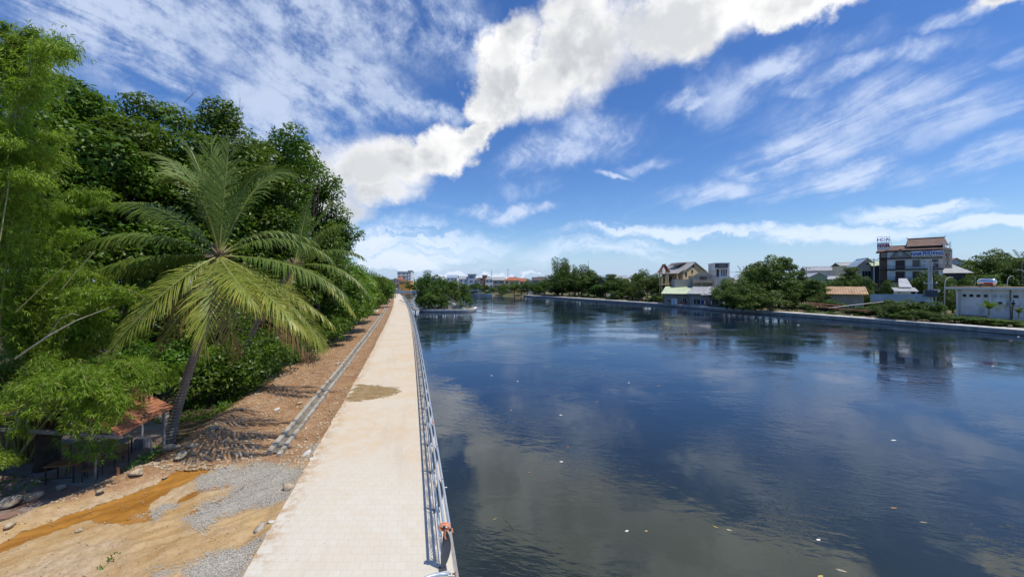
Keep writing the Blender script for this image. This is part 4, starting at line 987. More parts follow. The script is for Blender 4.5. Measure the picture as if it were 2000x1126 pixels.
# ------------------------------------------------------------ bamboo
def bamboo(name, label, root_px, Z, culms, seed, dens=1.0, leafL=.22, mat='bamboo_leaf', group='bamboo clumps at the left edge', zb=-.6):
    """culms: list of (tip px, py, dZ, ctrl px, py, dZ, start fraction of leaves, spread)"""
    r = np.random.default_rng(seed); rr = random.Random(seed)
    b0 = Vector(gpt(root_px, Z, zb)); root = empty(name, b0, 0, label, 'bamboo', group); LC = []; LT = []; LL = []
    stem = MB()
    for (tx, ty, dt, cx, cy, dc, s0, spread) in culms:
        base = Vector((rr.uniform(-.5,.5), rr.uniform(-.5,.5), -.2)); pts = bez(base, Q(cx, cy, Z+dc)-b0, Q(tx, ty, Z+dt)-b0, 22)
        stem.tube(pts, [.045*(1-i/22)+.006 for i in range(22)], 6)
        L = sum((pts[i+1]-pts[i]).length for i in range(21)); nb = int(L*(1-s0)*15*dens)
        for k in range(nb):
            s = s0+(1-s0)*rr.random()**.85; i = min(20, int(s*21)); p = pts[i].lerp(pts[i+1], s*21-i)
            d = Vector((r.normal(), r.normal(), .15+.3*r.normal())).normalized(); bl = spread*(1.15-s*.75)*rr.uniform(.3,1.1)
            q = p + d*bl + Vector((0,0,-.22*bl*bl))
            if k % 4 == 0: stem.tube([p, p.lerp(q,.5)+Vector((0,0,.06*bl)), q], [.009,.006,.003], 3, cap=False)
            for j in range(3):
                f = 1-.3*j; c = np.array((p.lerp(q, f)+Vector(r.normal(size=3))*.08)[:]); n = 6
                dd = nz(np.array([d.x, d.y, -.25])); T = nz(dd*.55 + r.normal(size=(n, 3))*.55 + np.array([0,0,-.40]))
                LC.append(c + r.normal(size=(n, 3))*.03); LT.append(T); LL.append(leafL*(.6+.6*r.random(n)))
    C = np.concatenate(LC); T = np.concatenate(LT); L = np.concatenate(LL)
    N = nz(np.array([0,0,1.])+r.normal(size=C.shape)*.5)
    npmesh('foliage', leaf_quads(C, T, N, L, L*.17, .15), 4, M[mat], root); stem.build('culm', M['culm'], root, True); return root
def fan(cx0, cy0, n, x0, x1, y0, y1, seed, s0=.25, spread=1.5, dz=2.0):
    r = random.Random(seed); out = []
    for i in range(n):
        tx = r.uniform(x0, x1); ty = r.uniform(y0, y1); dt = r.uniform(-dz, dz)
        out.append((tx, ty, dt, cx0+(tx-cx0)*.35+r.uniform(-30,30), ty-r.uniform(0,110), dt*.5, s0, spread*r.uniform(.7,1.2)))
    return out
bamboo('bamboo_clump', 'tall feathery yellow-green bamboo at the upper left edge', -60, 15.5, fan(-60, 800, 26, -90, 150, 90, 420, 1, .25, 1.6), 41, 1.0, .21)
bamboo('bamboo_clump', 'second bamboo clump with arching yellow culms in front of the dark trees', 30, 18.5, fan(30, 780, 22, 0, 230, 330, 600, 2, .3, 1.5), 42, 1.0, .21)
bamboo('bamboo_clump', 'low bright bamboo spilling over the shed roof', 60, 17.5, fan(60, 760, 40, -40, 330, 560, 800, 3, .35, 1.0, 1.0)+[(230,790,-4,180,640,-3,.5,.9),(120,770,-3.4,90,640,-3,.5,.9),(290,770,-2.6,230,620,-2,.5,.9),(180,770,-3.6,150,620,-3,.5,.9),(60,800,-3.6,40,640,-3,.5,.8),(210,760,-3.2,190,640,-3,.5,.9),(270,745,-2.5,240,620,-2,.5,.9),(330,750,-1.5,260,620,-1,.5,.9),(100,740,-3,80,620,-3,.5,.9),(150,800,-3.9,140,650,-3,.5,.7),(150,840,-4.2,150,660,-3.6,.6,.8),(120,780,-4.2,110,640,-3.6,.6,.9),(200,845,-4.0,190,660,-3.4,.6,.8),(85,815,-4.2,70,640,-3.6,.6,.8),(235,815,-3.8,215,640,-3.2,.6,.8),(170,770,-4.2,160,620,-3.4,.6,.9),(40,850,-3.6,20,640,-3,.6,.7)], 43, 1.15, .20)
bamboo('bamboo_clump', 'thin bamboo sprays against the sky at the top left corner', -80, 14.5, [(70,60,0,-40,60,0,.75,.45),(60,90,.3,-60,120,0,.75,.5),(40,75,-.3,-70,90,0,.7,.6),(95,120,.5,-30,140,.2,.75,.5),(20,50,0,-90,90,0,.7,.6)], 44, .9, .2)
bamboo('bamboo_clump', 'weedy bamboo at the left edge beside the patio', -90, 13.8, fan(-90, 900, 12, -60, 30, 780, 930, 5, .45, .7, .8), 45, 1.0, .18)
# sapling in front of the patio
def sapling():
    r = np.random.default_rng(55); b = P(186, 936, -.45); root = empty('bamboo_sapling', b, 0, 'young bright green bamboo sapling on a thin pale stem in front of the patio', 'sapling'); st_ = MB()
    Zs = b.y; pts = [Vector((0,0,-.1)), Q(187,900,Zs)-b, Q(184,850,Zs)-b, Q(182,790,Zs)-b, Q(165,745,Zs)-b]; st_.tube(pts, [.035,.032,.028,.02,.008], 6); C=[];T=[];L=[]
    for k in range(420):
        f = r.random(); s = .30+.70*f; i = min(3, int(s*4)); p = pts[i].lerp(pts[i+1], s*4-i); w = 1.05*(1-abs(f-.35)*.9)
        d = nz(np.array([r.normal(), r.normal()*.8, .1])); q = np.array(p[:])+d*w*r.random()**.6+np.array([0,0,-.25*r.random()])
        if k % 5 == 0: st_.tube([p, Vector(q)], [.008,.003], 3)
        n = 8; dd = nz(np.array([d[0], d[1], -.5])); T.append(nz(dd*.5+r.normal(size=(n,3))*.5+np.array([0,0,-.5]))); C.append(q+r.normal(size=(n,3))*.03); L.append(.20*(.7+.6*r.random(n)))
    C=np.concatenate(C);T=np.concatenate(T);L=np.concatenate(L)
    npmesh('foliage', leaf_quads(C,T,nz(np.array([0,0,1.])+r.normal(size=C.shape)*.5),L,L*.17,.15),4,M['bamboo_leaf'],root); st_.build('stem', M['dead'], root, True)
sapling()
def poles():
    mb = MB(); mb.tube([Q(30,700,14), Q(95,655,14.2), Q(150,625,14.5), Q(215,600,15)], [.03,.028,.02,.01], 5); mb.tube([Q(98,650,14.1), Q(118,622,14.1), Q(140,612,14.2), Q(158,616,14.3)], [.018,.015,.01,.005], 4)
    o = mb.build('dead_branch', M['dead']); tag(o, 'long bare grey branch lying across the lower bamboo', 'branch')
    for i, (a, b, lab) in enumerate((((30,610),(125,520),'yellow bamboo pole slanting up through the foliage at the left'),((0,470),(22,330),'pale upright culm at the upper left edge'),((120,565),(185,490),'thin pole crossing near the left frond tips'))):
        mb = MB(); mb.tube([Q(*a,13.6), Q(*b,13.9)], .016, 6); o = mb.build('bamboo_pole', M['culm']); tag(o, lab, 'pole')
poles()
# weeds
def weeds(name, pts, sz, m, seed, label=None, cat=None, kind=None, group=None, per=40):
    r = np.random.default_rng(seed); C=[];T=[];L=[]
    for (x, y, z, R) in pts:
        n = int(per*R*R/.16)+8; a = r.random(n)*6.28; rr_ = R*np.sqrt(r.random(n)); hgt = (1-(rr_/R)**2)*R*.9*r.random(n)
        C.append(np.stack([x+rr_*np.cos(a), y+rr_*np.sin(a), z+hgt], 1)); T.append(nz(r.normal(size=(n,3))*.6+np.array([0,0,.5]))); L.append(sz*(.5+r.random(n)))
    C=np.concatenate(C);T=np.concatenate(T);L=np.concatenate(L)
    o = npmesh(name, leaf_quads(C,T,rand_dir(len(C), r)+np.array([0,0,.8]),L,L*.42,.1),4,M[m]); tag(o, label, cat, group, kind); return o
def lh(x, y): return float(land_h(np.array([x]), np.array([y]))[0])
def pixw(px, py, R): p = P(px, py, -.4); z = lh(p.x, p.y); p = P(px, py, z); return (p.x, p.y, z-.03, R)
weeds('creeper', [pixw(a,b,R) for a,b,R in ((270,908,.45),(285,893,.45),(255,920,.28),(300,890,.4),(300,878,.35),(318,872,.3))], .11, 'weed', 61, 'leafy green creeper spilling over the berm between the patio and the palm foot', 'creeper', per=70)
weeds('weed_patch', [pixw(a,b,R) for a,b,R in ((550,705,.7),(535,695,.7),(570,698,.5),(525,712,.5))], .16, 'weed', 62, 'bright weeds on the dirt edge below the hanging fronds', 'weeds', per=50)
weeds('weed_patch', [pixw(a,b,R) for a,b,R in ((690,612,1.2),(705,606,1.2),(675,620,1.0))], .3, 'weed', 63, 'light green weeds under the bright young tree', 'weeds', per=26)
weeds('grass_tuft', [pixw(222,1084,.10),pixw(218,1090,.07)], .10, 'weed', 64, 'small green grass tuft alone on the sand at the lower left', 'grass tuft', per=220)
weeds('grass_tuft', [pixw(195,1108,.08)], .07, 'weed', 65, 'sparse grass tuft nearest the lower edge on the sand', 'grass tuft', per=200)
def under():
    r = np.random.default_rng(66); pts = []
    for k in range(420):
        Y = 12+r.random()**1.3*70; O = float(edge_off(Y))+.4+abs(r.normal())*2.6; x = xL(Y)-O
        if Y < 22 and -22 < x < -14.3: continue
        pts.append((x, Y, lh(x, Y)-.05, .25+.45*r.random()))
    weeds('undergrowth', pts, .2, 'leaf', 67, kind='stuff', per=22)
    pts = [pixw(a,b,.35) for a,b in ((5,965),(30,968),(55,955),(-20,960),(10,945),(75,945),(40,940),(-30,930))]; weeds('ground_cover', pts, .13, 'weed', 68, kind='stuff', per=50)
under()
# gravel heap by the far trees
def heap():
    V = []; r = np.random.default_rng(3); mb = MB(); p = P(722, 607, -.2); n = 20
    prof = [(1.9-.19*k+.0, (1-((10-k)/10)**1.4)*.9) for k in range(10)]
    mb.lathe([(R*(1+.08*math.sin(k*3)), z) for k, (R, z) in enumerate(prof)], n, (0,0,0)); o = mb.build('gravel_heap', M['grav'], None, True); o.location = (p.x, p.y, -.25); o.scale = (1.4,1,1); tag(o, 'rounded heap of pale grey gravel beside the drain near the far trees', 'gravel heap')
heap()

# ------------------------------------------------------------ right bank buildings
def wallm(name, c, st=(.25,.24,.22), amt=.45): M[name] = pm(name, c, tuple(x*.88 for x in c), .5, .85, stain=st, stain_s=.45, stain_amt=amt)
for nm, c in (('white_wall',(.84,.83,.80)),('cream_wall',(.70,.62,.46)),('yellow_wall',(.76,.57,.30)),('peach_wall',(.60,.38,.22)),('grey_wall',(.34,.33,.30)),('raw_wall',(.40,.36,.29)),
              ('brown_wall',(.15,.10,.075)),('green_wall',(.42,.55,.32)),('blue_wall',(.42,.52,.62)),('pink_wall',(.60,.42,.42)),('orange_wall',(.70,.36,.08)),('dark_wall',(.07,.07,.085)),('tan_wall',(.42,.33,.20)),('lightgrey_wall',(.80,.80,.80))): wallm(nm, c)
def roofm(name, c, c2, wv=None, rough=.7, met=0): M[name] = pm(name, c, c2, .8, rough, met, stain=tuple(x*.4 for x in c), stain_s=.8, stain_amt=.5, wave=wv)
roofm('brown_tile', (.20,.12,.09), (.15,.095,.075), ('X', .30, .02)); roofm('red_tile', (.45,.15,.08), (.36,.12,.07), ('X', .30, .02)); roofm('dark_tile', (.11,.085,.08), (.08,.07,.07), ('X', .3, .02))
roofm('tin_white', (.52,.53,.53), (.42,.43,.44), ('X', .25, .012), .4, .3); roofm('tin_green', (.50,.60,.36), (.60,.66,.48), ('X', .25, .012), .5); roofm('tin_grey', (.46,.46,.43), (.38,.38,.36), ('X', .3, .012), .5, .2)
roofm('tin_rust', (.48,.36,.22), (.34,.17,.08), ('X', .55, .03), .7); roofm('concrete_roof', (.40,.40,.38), (.30,.30,.28)); roofm('tin_blue', (.40,.50,.58), (.32,.42,.52), ('X', .25, .012), .4, .2)
def glassm():
    m, g, b, out = newmat('window_glass'); b.inputs['Base Color'].default_value = (.025,.03,.035,1); b.inputs['Roughness'].default_value = .12; b.inputs['Specular IOR Level'].default_value = .6; return m
M['glass'] = glassm(); M['wood_dark'] = pm('dark_wood', (.075,.045,.035), (.05,.032,.028), 3, .5)
M['white_trim'] = pm('white_trim', (.80,.79,.77), (.72,.71,.69), 1.5, .6); M['blue_paint'] = pm('blue_paint', (.03,.08,.42), (.025,.07,.36), 4, .5); M['red_paint'] = pm('red_paint', (.50,.06,.05), (.42,.05,.05), 4, .5)
M['rust'] = pm('rusty_steel', (.26,.12,.07), (.15,.07,.05), 3, .9); M['inox'] = pm('stainless_steel', (.70,.72,.75), (.62,.64,.68), 1.5, .25, .9)

class House:
    """local frame: x along the front (to the right), y into depth, z up; root at the front left corner on the ground"""
    def __init__(s, name, label, cat, pxA, ZA, pxB, ang, z0=-.2, group=None):
        A = Vector(((pxA-1000)/F*ZA, ZA)); a = math.radians(ang); u = Vector((math.cos(a), math.sin(a))); k = (pxB-1000)/F
        s.W = (k*A.y-A.x)/(u.x-k*u.y); s.ZA = ZA; s.z0 = z0; s.root = empty(name, (A.x, A.y, z0), a, label, cat, group)
    def zz(s, py, Z=None): return zpx(py, Z or s.ZA)-s.z0
    def P(s, name, mb, m): return mb.build(name, M[m] if isinstance(m, str) else m, s.root)
    def walls(s, W, D, h, m, x0=0, y0=0, z0=0, name='wall', gable=None):
        mb = MB()
        if gable is None: mb.bb(x0, x0+W, y0, y0+D, z0-(.8 if z0 == 0 else 0), h)
        elif gable[0] == 'y':                              # ridge runs in depth: gable faces the front
            c = x0+W*(gable[2] if len(gable) > 2 else .5); q = [(x0,z0-.5),(x0+W,z0-.5),(x0+W,h),(c,gable[1]),(x0,h)]
            mb.add([(a,y0,b) for a,b in q]+[(a,y0+D,b) for a,b in q], [(0,1,2,3,4),(9,8,7,6,5)]+[(i,5+i,5+(i+1)%5,(i+1)%5) for i in range(5)])
        else:
            c = y0+D/2; q = [(y0,z0-.5),(y0+D,z0-.5),(y0+D,h),(c,gable[1]),(y0,h)]
            mb.add([(x0,a,b) for a,b in q]+[(x0+W,a,b) for a,b in q], [(4,3,2,1,0),(5,6,7,8,9)]+[((i+1)%5,5+(i+1)%5,5+i,i) for i in range(5)])
        return s.P(name, mb, m)
    def gable(s, W, D, z, rise, m, axis='x', x0=0, y0=0, o=.5, t=.16, name='roof'):
        mb = MB(); e = rise/(D/2 if axis == 'x' else W/2)*o; z += .02
        if axis == 'x':
            c = y0+D/2; mb.sheet([(x0-o,y0-o,z-e+t),(x0+W+o,y0-o,z-e+t),(x0+W+o,c,z+rise+t),(x0-o,c,z+rise+t)], t); mb.sheet([(x0-o,c,z+rise+t),(x0+W+o,c,z+rise+t),(x0+W+o,y0+D+o,z-e+t),(x0-o,y0+D+o,z-e+t)], t)
            mb.bb(x0-o-.02, x0+W+o+.02, c-.12, c+.12, z+rise+t-.05, z+rise+t+.09)
        else:
            c = x0+W/2; mb.sheet([(x0-o,y0-o,z-e+t),(c,y0-o,z+rise+t),(c,y0+D+o,z+rise+t),(x0-o,y0+D+o,z-e+t)], t); mb.sheet([(c,y0-o,z+rise+t),(x0+W+o,y0-o,z-e+t),(x0+W+o,y0+D+o,z-e+t),(c,y0+D+o,z+rise+t)], t)
            mb.bb(c-.12, c+.12, y0-o-.02, y0+D+o+.02, z+rise+t-.05, z+rise+t+.09)
        return s.P(name, mb, m)
    def hip(s, W, D, z, rise, m, x0=0, y0=0, o=.6, ins=None):
        i = ins if ins is not None else min(W, D)*.45; mb = MB(); X0, X1, Y0, Y1 = x0-o, x0+W+o, y0-o, y0+D+o; c = (Y0+Y1)/2
        mb.add([(X0,Y0,z),(X1,Y0,z),(X1,Y1,z),(X0,Y1,z),(X0+i,c,z+rise),(X1-i,c,z+rise),(X0,Y0,z-.15),(X1,Y0,z-.15),(X1,Y1,z-.15),(X0,Y1,z-.15)],
               [(0,1,5,4),(1,2,5),(2,3,4,5),(3,0,4),(0,6,7,1),(1,7,8,2),(2,8,9,3),(3,9,6,0),(9,8,7,6)]); return s.P('roof', mb, m)
    def slab(s, W, D, z, m='concrete_roof', x0=0, y0=0, o=.4, t=.2, par=0, name='roof'):
        mb = MB(); mb.bb(x0-o, x0+W+o, y0-o, y0+D+o, z, z+t)
        if par: 
            for a in ((x0-o,x0+W+o,y0-o,y0-o+.15),(x0-o,x0+W+o,y0+D+o-.15,y0+D+o),(x0-o,x0-o+.15,y0-o+.15,y0+D+o-.15),(x0+W+o-.15,x0+W+o,y0-o+.15,y0+D+o-.15)): mb.bb(*a, z+t, z+t+par)
        return s.P(name, mb, m)
    def shedroof(s, W, D, zf, zb, m, x0=0, y0=0, o=.4, t=.08):
        mb = MB(); mb.sheet([(x0-o,y0-o,zf),(x0+W+o,y0-o,zf),(x0+W+o,y0+D+o,zb),(x0-o,y0+D+o,zb)], t); return s.P('roof', mb, m)
    def win(s, x, z, w, h, face='f', D=0, W=None, fm='white_trim', gm='glass', name='window', mull=1, y0=0, x0=0):
        W = s.W if W is None else W; fr, pn = MB(), MB(); t = min(.09, w*.12)
        def add(mb, a0, a1, z0, z1, p0, p1):
            if face == 'f': mb.bb(a0, a1, y0-p1, y0-p0, z0, z1)
            elif face == 'r': mb.bb(x0+W+p0, x0+W+p1, a0, a1, z0, z1)
            else: mb.bb(x0-p1, x0-p0, a0, a1, z0, z1)
        add(fr, x, x+w, z+h-t, z+h, .0, .07); add(fr, x, x+w, z, z+t, .0, .09); add(fr, x, x+t, z+t, z+h-t, .0, .07); add(fr, x+w-t, x+w, z+t, z+h-t, .0, .07)
        for k in range(mull): c = x+w*(k+1)/(mull+1); add(fr, c-t*.3, c+t*.3, z+t, z+h-t, .0, .055)
        add(pn, x+t, x+w-t, z+t, z+h-t, .0, .03)
        f = s.P(name, fr, fm); p = pn.build('pane' if name == 'window' else 'door_leaf', M[gm], f); return f
    def balcony(s, x, z, w, d=1.1, m='white_trim', rm='darksteel', y0=0, bars=True):
        b = MB(); b.bb(x, x+w, y0-d, y0, z-.16, z); o = s.P('balcony', b, m); r = MB()
        r.bb(x, x+w, y0-d, y0-d+.05, z+.92, z+.98); r.bb(x, x+.05, y0-d+.05, y0, z+.92, z+.98); r.bb(x+w-.05, x+w, y0-d+.05, y0, z+.92, z+.98)
        r.bb(x, x+w, y0-d, y0-d+.04, z+.12, z+.16)
        k = 0
        while k*.22 < w: r.bb(x+k*.22, x+k*.22+.03, y0-d, y0-d+.03, z, z+.92); k += 1
        r.build('railing', M[rm], o); return o
def text(parent, s, m, loc, size, rot=(math.pi/2,0,0), name='lettering', bold=.02, sx=1.0):
    cu = bpy.data.curves.new(name, 'FONT'); cu.body = s; cu.size = size; cu.extrude = .02; cu.offset = bold; cu.align_x = 'CENTER'; cu.align_y = 'CENTER'
    t = bpy.data.objects.new('tmp', cu); col.objects.link(t); bpy.context.view_layer.update()
    me = bpy.data.meshes.new_from_object(t.evaluated_get(bpy.context.evaluated_depsgraph_get())); bpy.data.objects.remove(t)
    o = link(name, me, M[m], parent); o.location = loc; o.rotation_euler = rot; o.scale = (sx, 1, 1)
    if parent is not None: kid(parent, o)
    return o

# hotel with the brown roofs
h = House('hotel', 'white and dark brown hotel with brown tiled roofs and long balconies', 'building', 1733, 116, 1842, -42, z0=2.7); W = h.W; D = 8.0
z2, z3, z4 = 5.0, 8.3, 11.6                                   # slab levels
mb = MB(); mb.bb(0, W, 0, D, -3.6, 13.4); h.P('wall', mb, 'white_wall')
for z in (z2-.4, z3-.05, z4-.1):
    mb = MB(); mb.bb(-.2, W+.2, -.22, -.01, z-.25, z+.05); h.P('floor_band', mb, 'wood_dark')
for x in (W*.0, W*.13, W*.33, W*.45, W*.60, W*.80):
    mb = MB(); mb.bb(x, x+.12, -.12, -.01, .2, 11.2); h.P('pilaster', mb, 'white_trim')
for z in (z2+.05, z3+.05):
    h.win(W*.155, z, W*.19, 2.55, fm='wood_dark', gm='wood_dark', name='door', mull=3); h.win(W*.47, z+.55, W*.15, 2.0, fm='wood_dark', mull=2); h.win(W*.80, z+.3, W*.12, 2.3, fm='wood_dark', mull=1)
    h.balcony(-.1, z-.02, W+.2, 1.0, 'wood_dark')
h.win(W*.1, .4, W*.3, 2.8, fm='wood_dark', name='door', mull=3); h.win(W*.5, .6, W*.35, 2.4, fm='wood_dark', mull=4)
for (y, z) in ((1.5, 9.2), (4.5, 9.2), (1.5, 5.6), (4.5, 5.6)): h.win(y, z, 1.2, 1.6, 'r', fm='wood_dark')
mb = MB(); mb.bb(-1.6, -.02, .4, D, -3.6, 13.3); h.P('side_wall', mb, 'brown_wall')
for z in (4.8, 8.2, 11.6): mb = MB(); mb.bb(-1.9, -.0, -.3, .38, z-.12, z+.1); h.P('side_ledge', mb, 'wood_dark')
mb = MB(); mb.bb(-.3, W+.4, .3, D, 13.42, 14.2); h.P('attic_wall', mb, 'dark_wall')
h.win(-1.2, 12.0, 1.0, 1.2, fm='white_trim', y0=.38)
# middle gable with arch
gx = W*.24; mb = MB(); q = [(gx-2.0, 11.75), (gx+2.0, 11.75), (gx, 14.0)]; mb.add([(a,-.75,b) for a,b in q]+[(a,-.05,b) for a,b in q], [(0,1,2),(5,4,3),(0,3,4,1),(1,4,5,2),(2,5,3,0)]); h.P('front_gable', mb, 'grey_wall')
mb = MB(); mb.beam((gx-2.3,-.9,11.55),(gx,-.9,14.15),.16,.18,(0,1,0)); mb.beam((gx+2.3,-.9,11.55),(gx,-.9,14.15),.16,.18,(0,1,0)); mb.bb(gx-2.3,gx+2.3,-.95,-.78,11.45,11.65); h.P('gable_trim', mb, 'brown_tile')
mb = MB(); mb.tube([(gx,-.80,12.75),(gx,-.76,12.75)], .38, 14); o = h.P('round_window', mb, 'white_trim'); mb = MB(); mb.tube([(gx,-.83,12.75),(gx,-.805,12.75)], .2, 12); mb.build('pane', M['glass'], o)
mb = MB(); mb.add([(gx-1.0+1.0-1.0*math.cos(t*math.pi/10), -.12, 10.95+.85*math.sin(t*math.pi/10)) for t in range(11)]+[(gx-1.0*math.cos(t*math.pi/10), -.01, 10.95+.85*math.sin(t*math.pi/10)) for t in range(11)], [tuple(range(10,-1,-1)), tuple(range(11,22))]+[(i,i+1,12+i,11+i) for i in range(10)]); h.P('arch', mb, 'white_trim')
# roofs
def tiled(x0, x1, y0, y1, ze, zr, name='roof', ends=.0, up=.35):
    c = (y0+y1)/2; mb = MB()
    for (ya, yb) in ((y0, c), (y1, c)):
        n = 6; pv = None
        for k in range(n+1):                                   # concave sweep of the slope
            f = k/n; y = ya+(yb-ya)*f; z = ze+(zr-ze)*(f*.72+.28*f*f); xi = ends*f
            cur = [(x0+xi, y, z), (x1-xi, y, z)]
            if pv: 
                q = [pv[0], pv[1], cur[1], cur[0]]
                if ya > yb: q = q[::-1]
                mb.sheet(q, .14)
            pv = cur
    mb.bb(x0+ends-.1, x1-ends+.1, c-.14, c+.14, zr-.04, zr+.16); mb.beam((x0+ends,c,zr+.1),(x0+ends-.25,c,zr+.55),.1); mb.beam((x1-ends,c,zr+.1),(x1-ends+.25,c,zr+.55),.1)
    h.P(name, mb, 'brown_tile')
tiled(-.6, W+1.0, -1.1, D+1.0, 13.8, 15.3, ends=.9); tiled(W*.36, W+1.2, .6, D-.2, 14.9, 17.3, 'upper_roof', ends=.5)
tiled(-2.4, W*.12, -.2, D, 13.7, 15.2, 'corner_roof', ends=.8)
mb = MB(); mb.bb(W*.42, W+.28, 1.6, D-1.2, 14.4, 15.3); h.P('upper_wall', mb, 'dark_wall')
q = [(1.7,14.9),(D-1.3,14.9),(D/2+.2,17.0)]; mb = MB(); mb.add([(W+.3,a,b) for a,b in q]+[(W+.52,a,b) for a,b in q], [(2,1,0),(3,4,5),(0,1,4,3),(1,2,5,4),(2,0,3,5)]); h.P('side_gable', mb, 'white_wall')
mb = MB(); mb.bb(W+.02, W+1.6, 1.2, D-.3, 12.2, 14.0); h.P('side_bay', mb, 'brown_wall')
for y in (1.8, 3.4, 5.0): h.win(y, 14.2, 1.1, 1.1, 'r', W=W+.42)
mb = MB(); mb.bb(W+.02, W+.4, .31, D, 14.2, 15.4); h.P('attic_gable_wall', mb, 'white_wall')
for y in (.7, 3.0, D-.5): mb = MB(); mb.beam((W+1.5,y,12.0),(W+1.5,y,15.8),.1,.1,(0,1,0)); h.P('strut', mb, 'white_trim')
hr = h.root
def sign_board(h, name, label, x0, x1, z0, z1, y, m='white_trim'):
    r = empty(name, (0,0,0), 0, label, 'sign'); r.location = h.root.location; r.rotation_euler = h.root.rotation_euler
    mb = MB(); mb.bb(x0, x1, y-.12, y, z0, z1); mb.build('board', M[m], r); return r
s = sign_board(h, 'hotel_sign', 'wide white sign board with NAM PHƯƠNG in blue capitals on the hotel front', W*.44, W*.985, 11.95, 13.35, -1.2)
text(s, 'NAM PHƯƠNG', 'blue_paint', ((W*.44+W*.985)/2, -1.34, 12.52), 1.18, sx=.78, bold=.035); mb = MB(); mb.bb(W*.62,W*.78,-1.34,-1.33,13.08,13.24); mb.build('small_lettering', M['blue_paint'], s)
s = sign_board(h, 'vertical_sign', 'tall cream sign with stacked red capitals at the right end of the hotel front', W*.985, W*1.14, 8.3, 13.6, -1.15, 'cream_wall')
for k, ch in enumerate(('Đ','Ả','T','Õ')): text(s, ch, 'red_paint', (W*1.063, -1.29, 12.0-k*1.05), 1.2)
text(s, 'Cà Tâm', 'wood_dark', (W*1.063, -1.29, 13.05), .42)
s = empty('rooftop_sign', (0,0,0), 0, 'small framed sign with blue and red letters on the hotel roof corner', 'sign'); s.location = hr.location; s.rotation_euler = hr.rotation_euler
mb = MB()
for x in (-2.2, -1.2, -.2, .4): mb.beam((x,-.6,13.9),(x,-.6,18.0),.08,.08,(0,1,0))
for z in (14.2, 16.3, 18.0): mb.beam((-2.2,-.6,z),(.4,-.6,z),.08,.08)
mb.beam((.4,-.6,18),(1.2,1,14.6),.08,.08); mb.build('frame', M['white_trim'], s)
mb = MB(); mb.bb(-2.2,.4,-.66,-.62,14.3,16.2); mb.build('board', M['white_trim'], s)
text(s, 'HOA', 'blue_paint', (-.9,-.70,17.1), 1.2); text(s, 'NAM', 'red_paint', (-.9,-.70,15.3), 1.25)

# cream house left of the hotel
h = House('gabled_house', 'cream two storey house with a grey front gable left of the hotel', 'house', 1676, 128, 1712, -25); W = h.W
z = h.zz(518); h.walls(W, 9, z, 'cream_wall', gable=('y', h.zz(505))); h.gable(W, 9, z, h.zz(505)-z, 'tin_blue', 'y'); h.win(W*.2, z-3.8, W*.5, 2.0, mull=2); h.balcony(0, z-4.6, W, .8); h.win(W*.3, .6, W*.35, 2.4, name='door', gm='wood_dark'); h.win(W*.4, z+.1, W*.2, .8)
h2 = House('annex_house', 'dark walled annex with a light green tin roof squeezed against the hotel', 'house', 1706, 124, 1732, -30); h2.walls(h2.W, 8, h2.zz(519), 'dark_wall'); h2.gable(h2.W, 8, h2.zz(519), 1.4, 'tin_green'); h2.win(.8, 4.5, 1.2, 1.2, mull=0)
ac = MB(); ac.bb(2.4,3.2,-.4,-.02,7.3,7.9); h2.P('air_conditioner', ac, 'white_trim')
h = House('small_house', 'small beige house with a grey pitched roof left of the gabled cream house', 'house', 1643, 150, 1672, -20); W = h.W; h.walls(W, 8, h.zz(519), 'cream_wall'); h.gable(W, 8, h.zz(519), 1.2, 'tin_grey'); h.win(W*.2, h.zz(519)-2.2, W*.4, 1.2)
h = House('white_block', 'white flat roofed two storey block with a bright tin top behind the utility pole', 'house', 1578, 165, 1637, -22); W = h.W; zt = h.zz(528); h.walls(W, 9, zt, 'lightgrey_wall'); h.gable(W, 9, zt, h.zz(521)-zt, 'tin_white', 'x', o=.8); h.win(W*.72, 4.2, W*.12, 1.8); h.win(W*.25, 4.6, W*.15, 1.4); h.balcony(W*.55, 4, W*.4)
h = House('green_house', 'low green gabled house in front of the white block by the utility pole', 'house', 1583, 140, 1614, -18); W = h.W; zt = h.zz(540); h.walls(W, 7, zt, 'green_wall', gable=('y', h.zz(533))); h.gable(W, 7, zt, h.zz(533)-zt, 'tin_white', 'y'); h.win(W*.35, zt-2, W*.3, 1.0)
h = House('white_shed', 'bright white tin roofed shed peeping out right of the green house', 'house', 1618, 138, 1648, -18); W = h.W; zt = h.zz(545); h.walls(W, 6, zt, 'white_wall'); h.gable(W, 6, zt, 1.0, 'tin_white')
h = House('pale_house', 'pale blue gabled house with red tiles on one slope right of the hotel', 'house', 1852, 150, 1886, -30); W = h.W; zt = h.zz(513); h.walls(W, 9, zt, 'blue_wall', gable=('y', h.zz(505), .45)); h.gable(W, 9, zt, h.zz(505)-zt, 'red_tile', 'y', o=.3); h.win(W*.28, zt-2.1, W*.1, 1.6, mull=0, gm='black'); h.win(W*.5, zt-2.1, W*.1, 1.6, mull=0, gm='black')
h = House('metal_hall', 'hall with a broad pale grey ribbed metal roof below the pale blue house', 'building', 1826, 112, 1886, -28); W = h.W; h.walls(W, 9, h.zz(534), 'dark_wall'); h.shedroof(W, 10, h.zz(533), h.zz(533)+3.0, 'tin_grey', o=1.2); h.win(W*.15, 3, W*.2, 1.5); h.win(W*.5, 3, W*.2, 1.5)
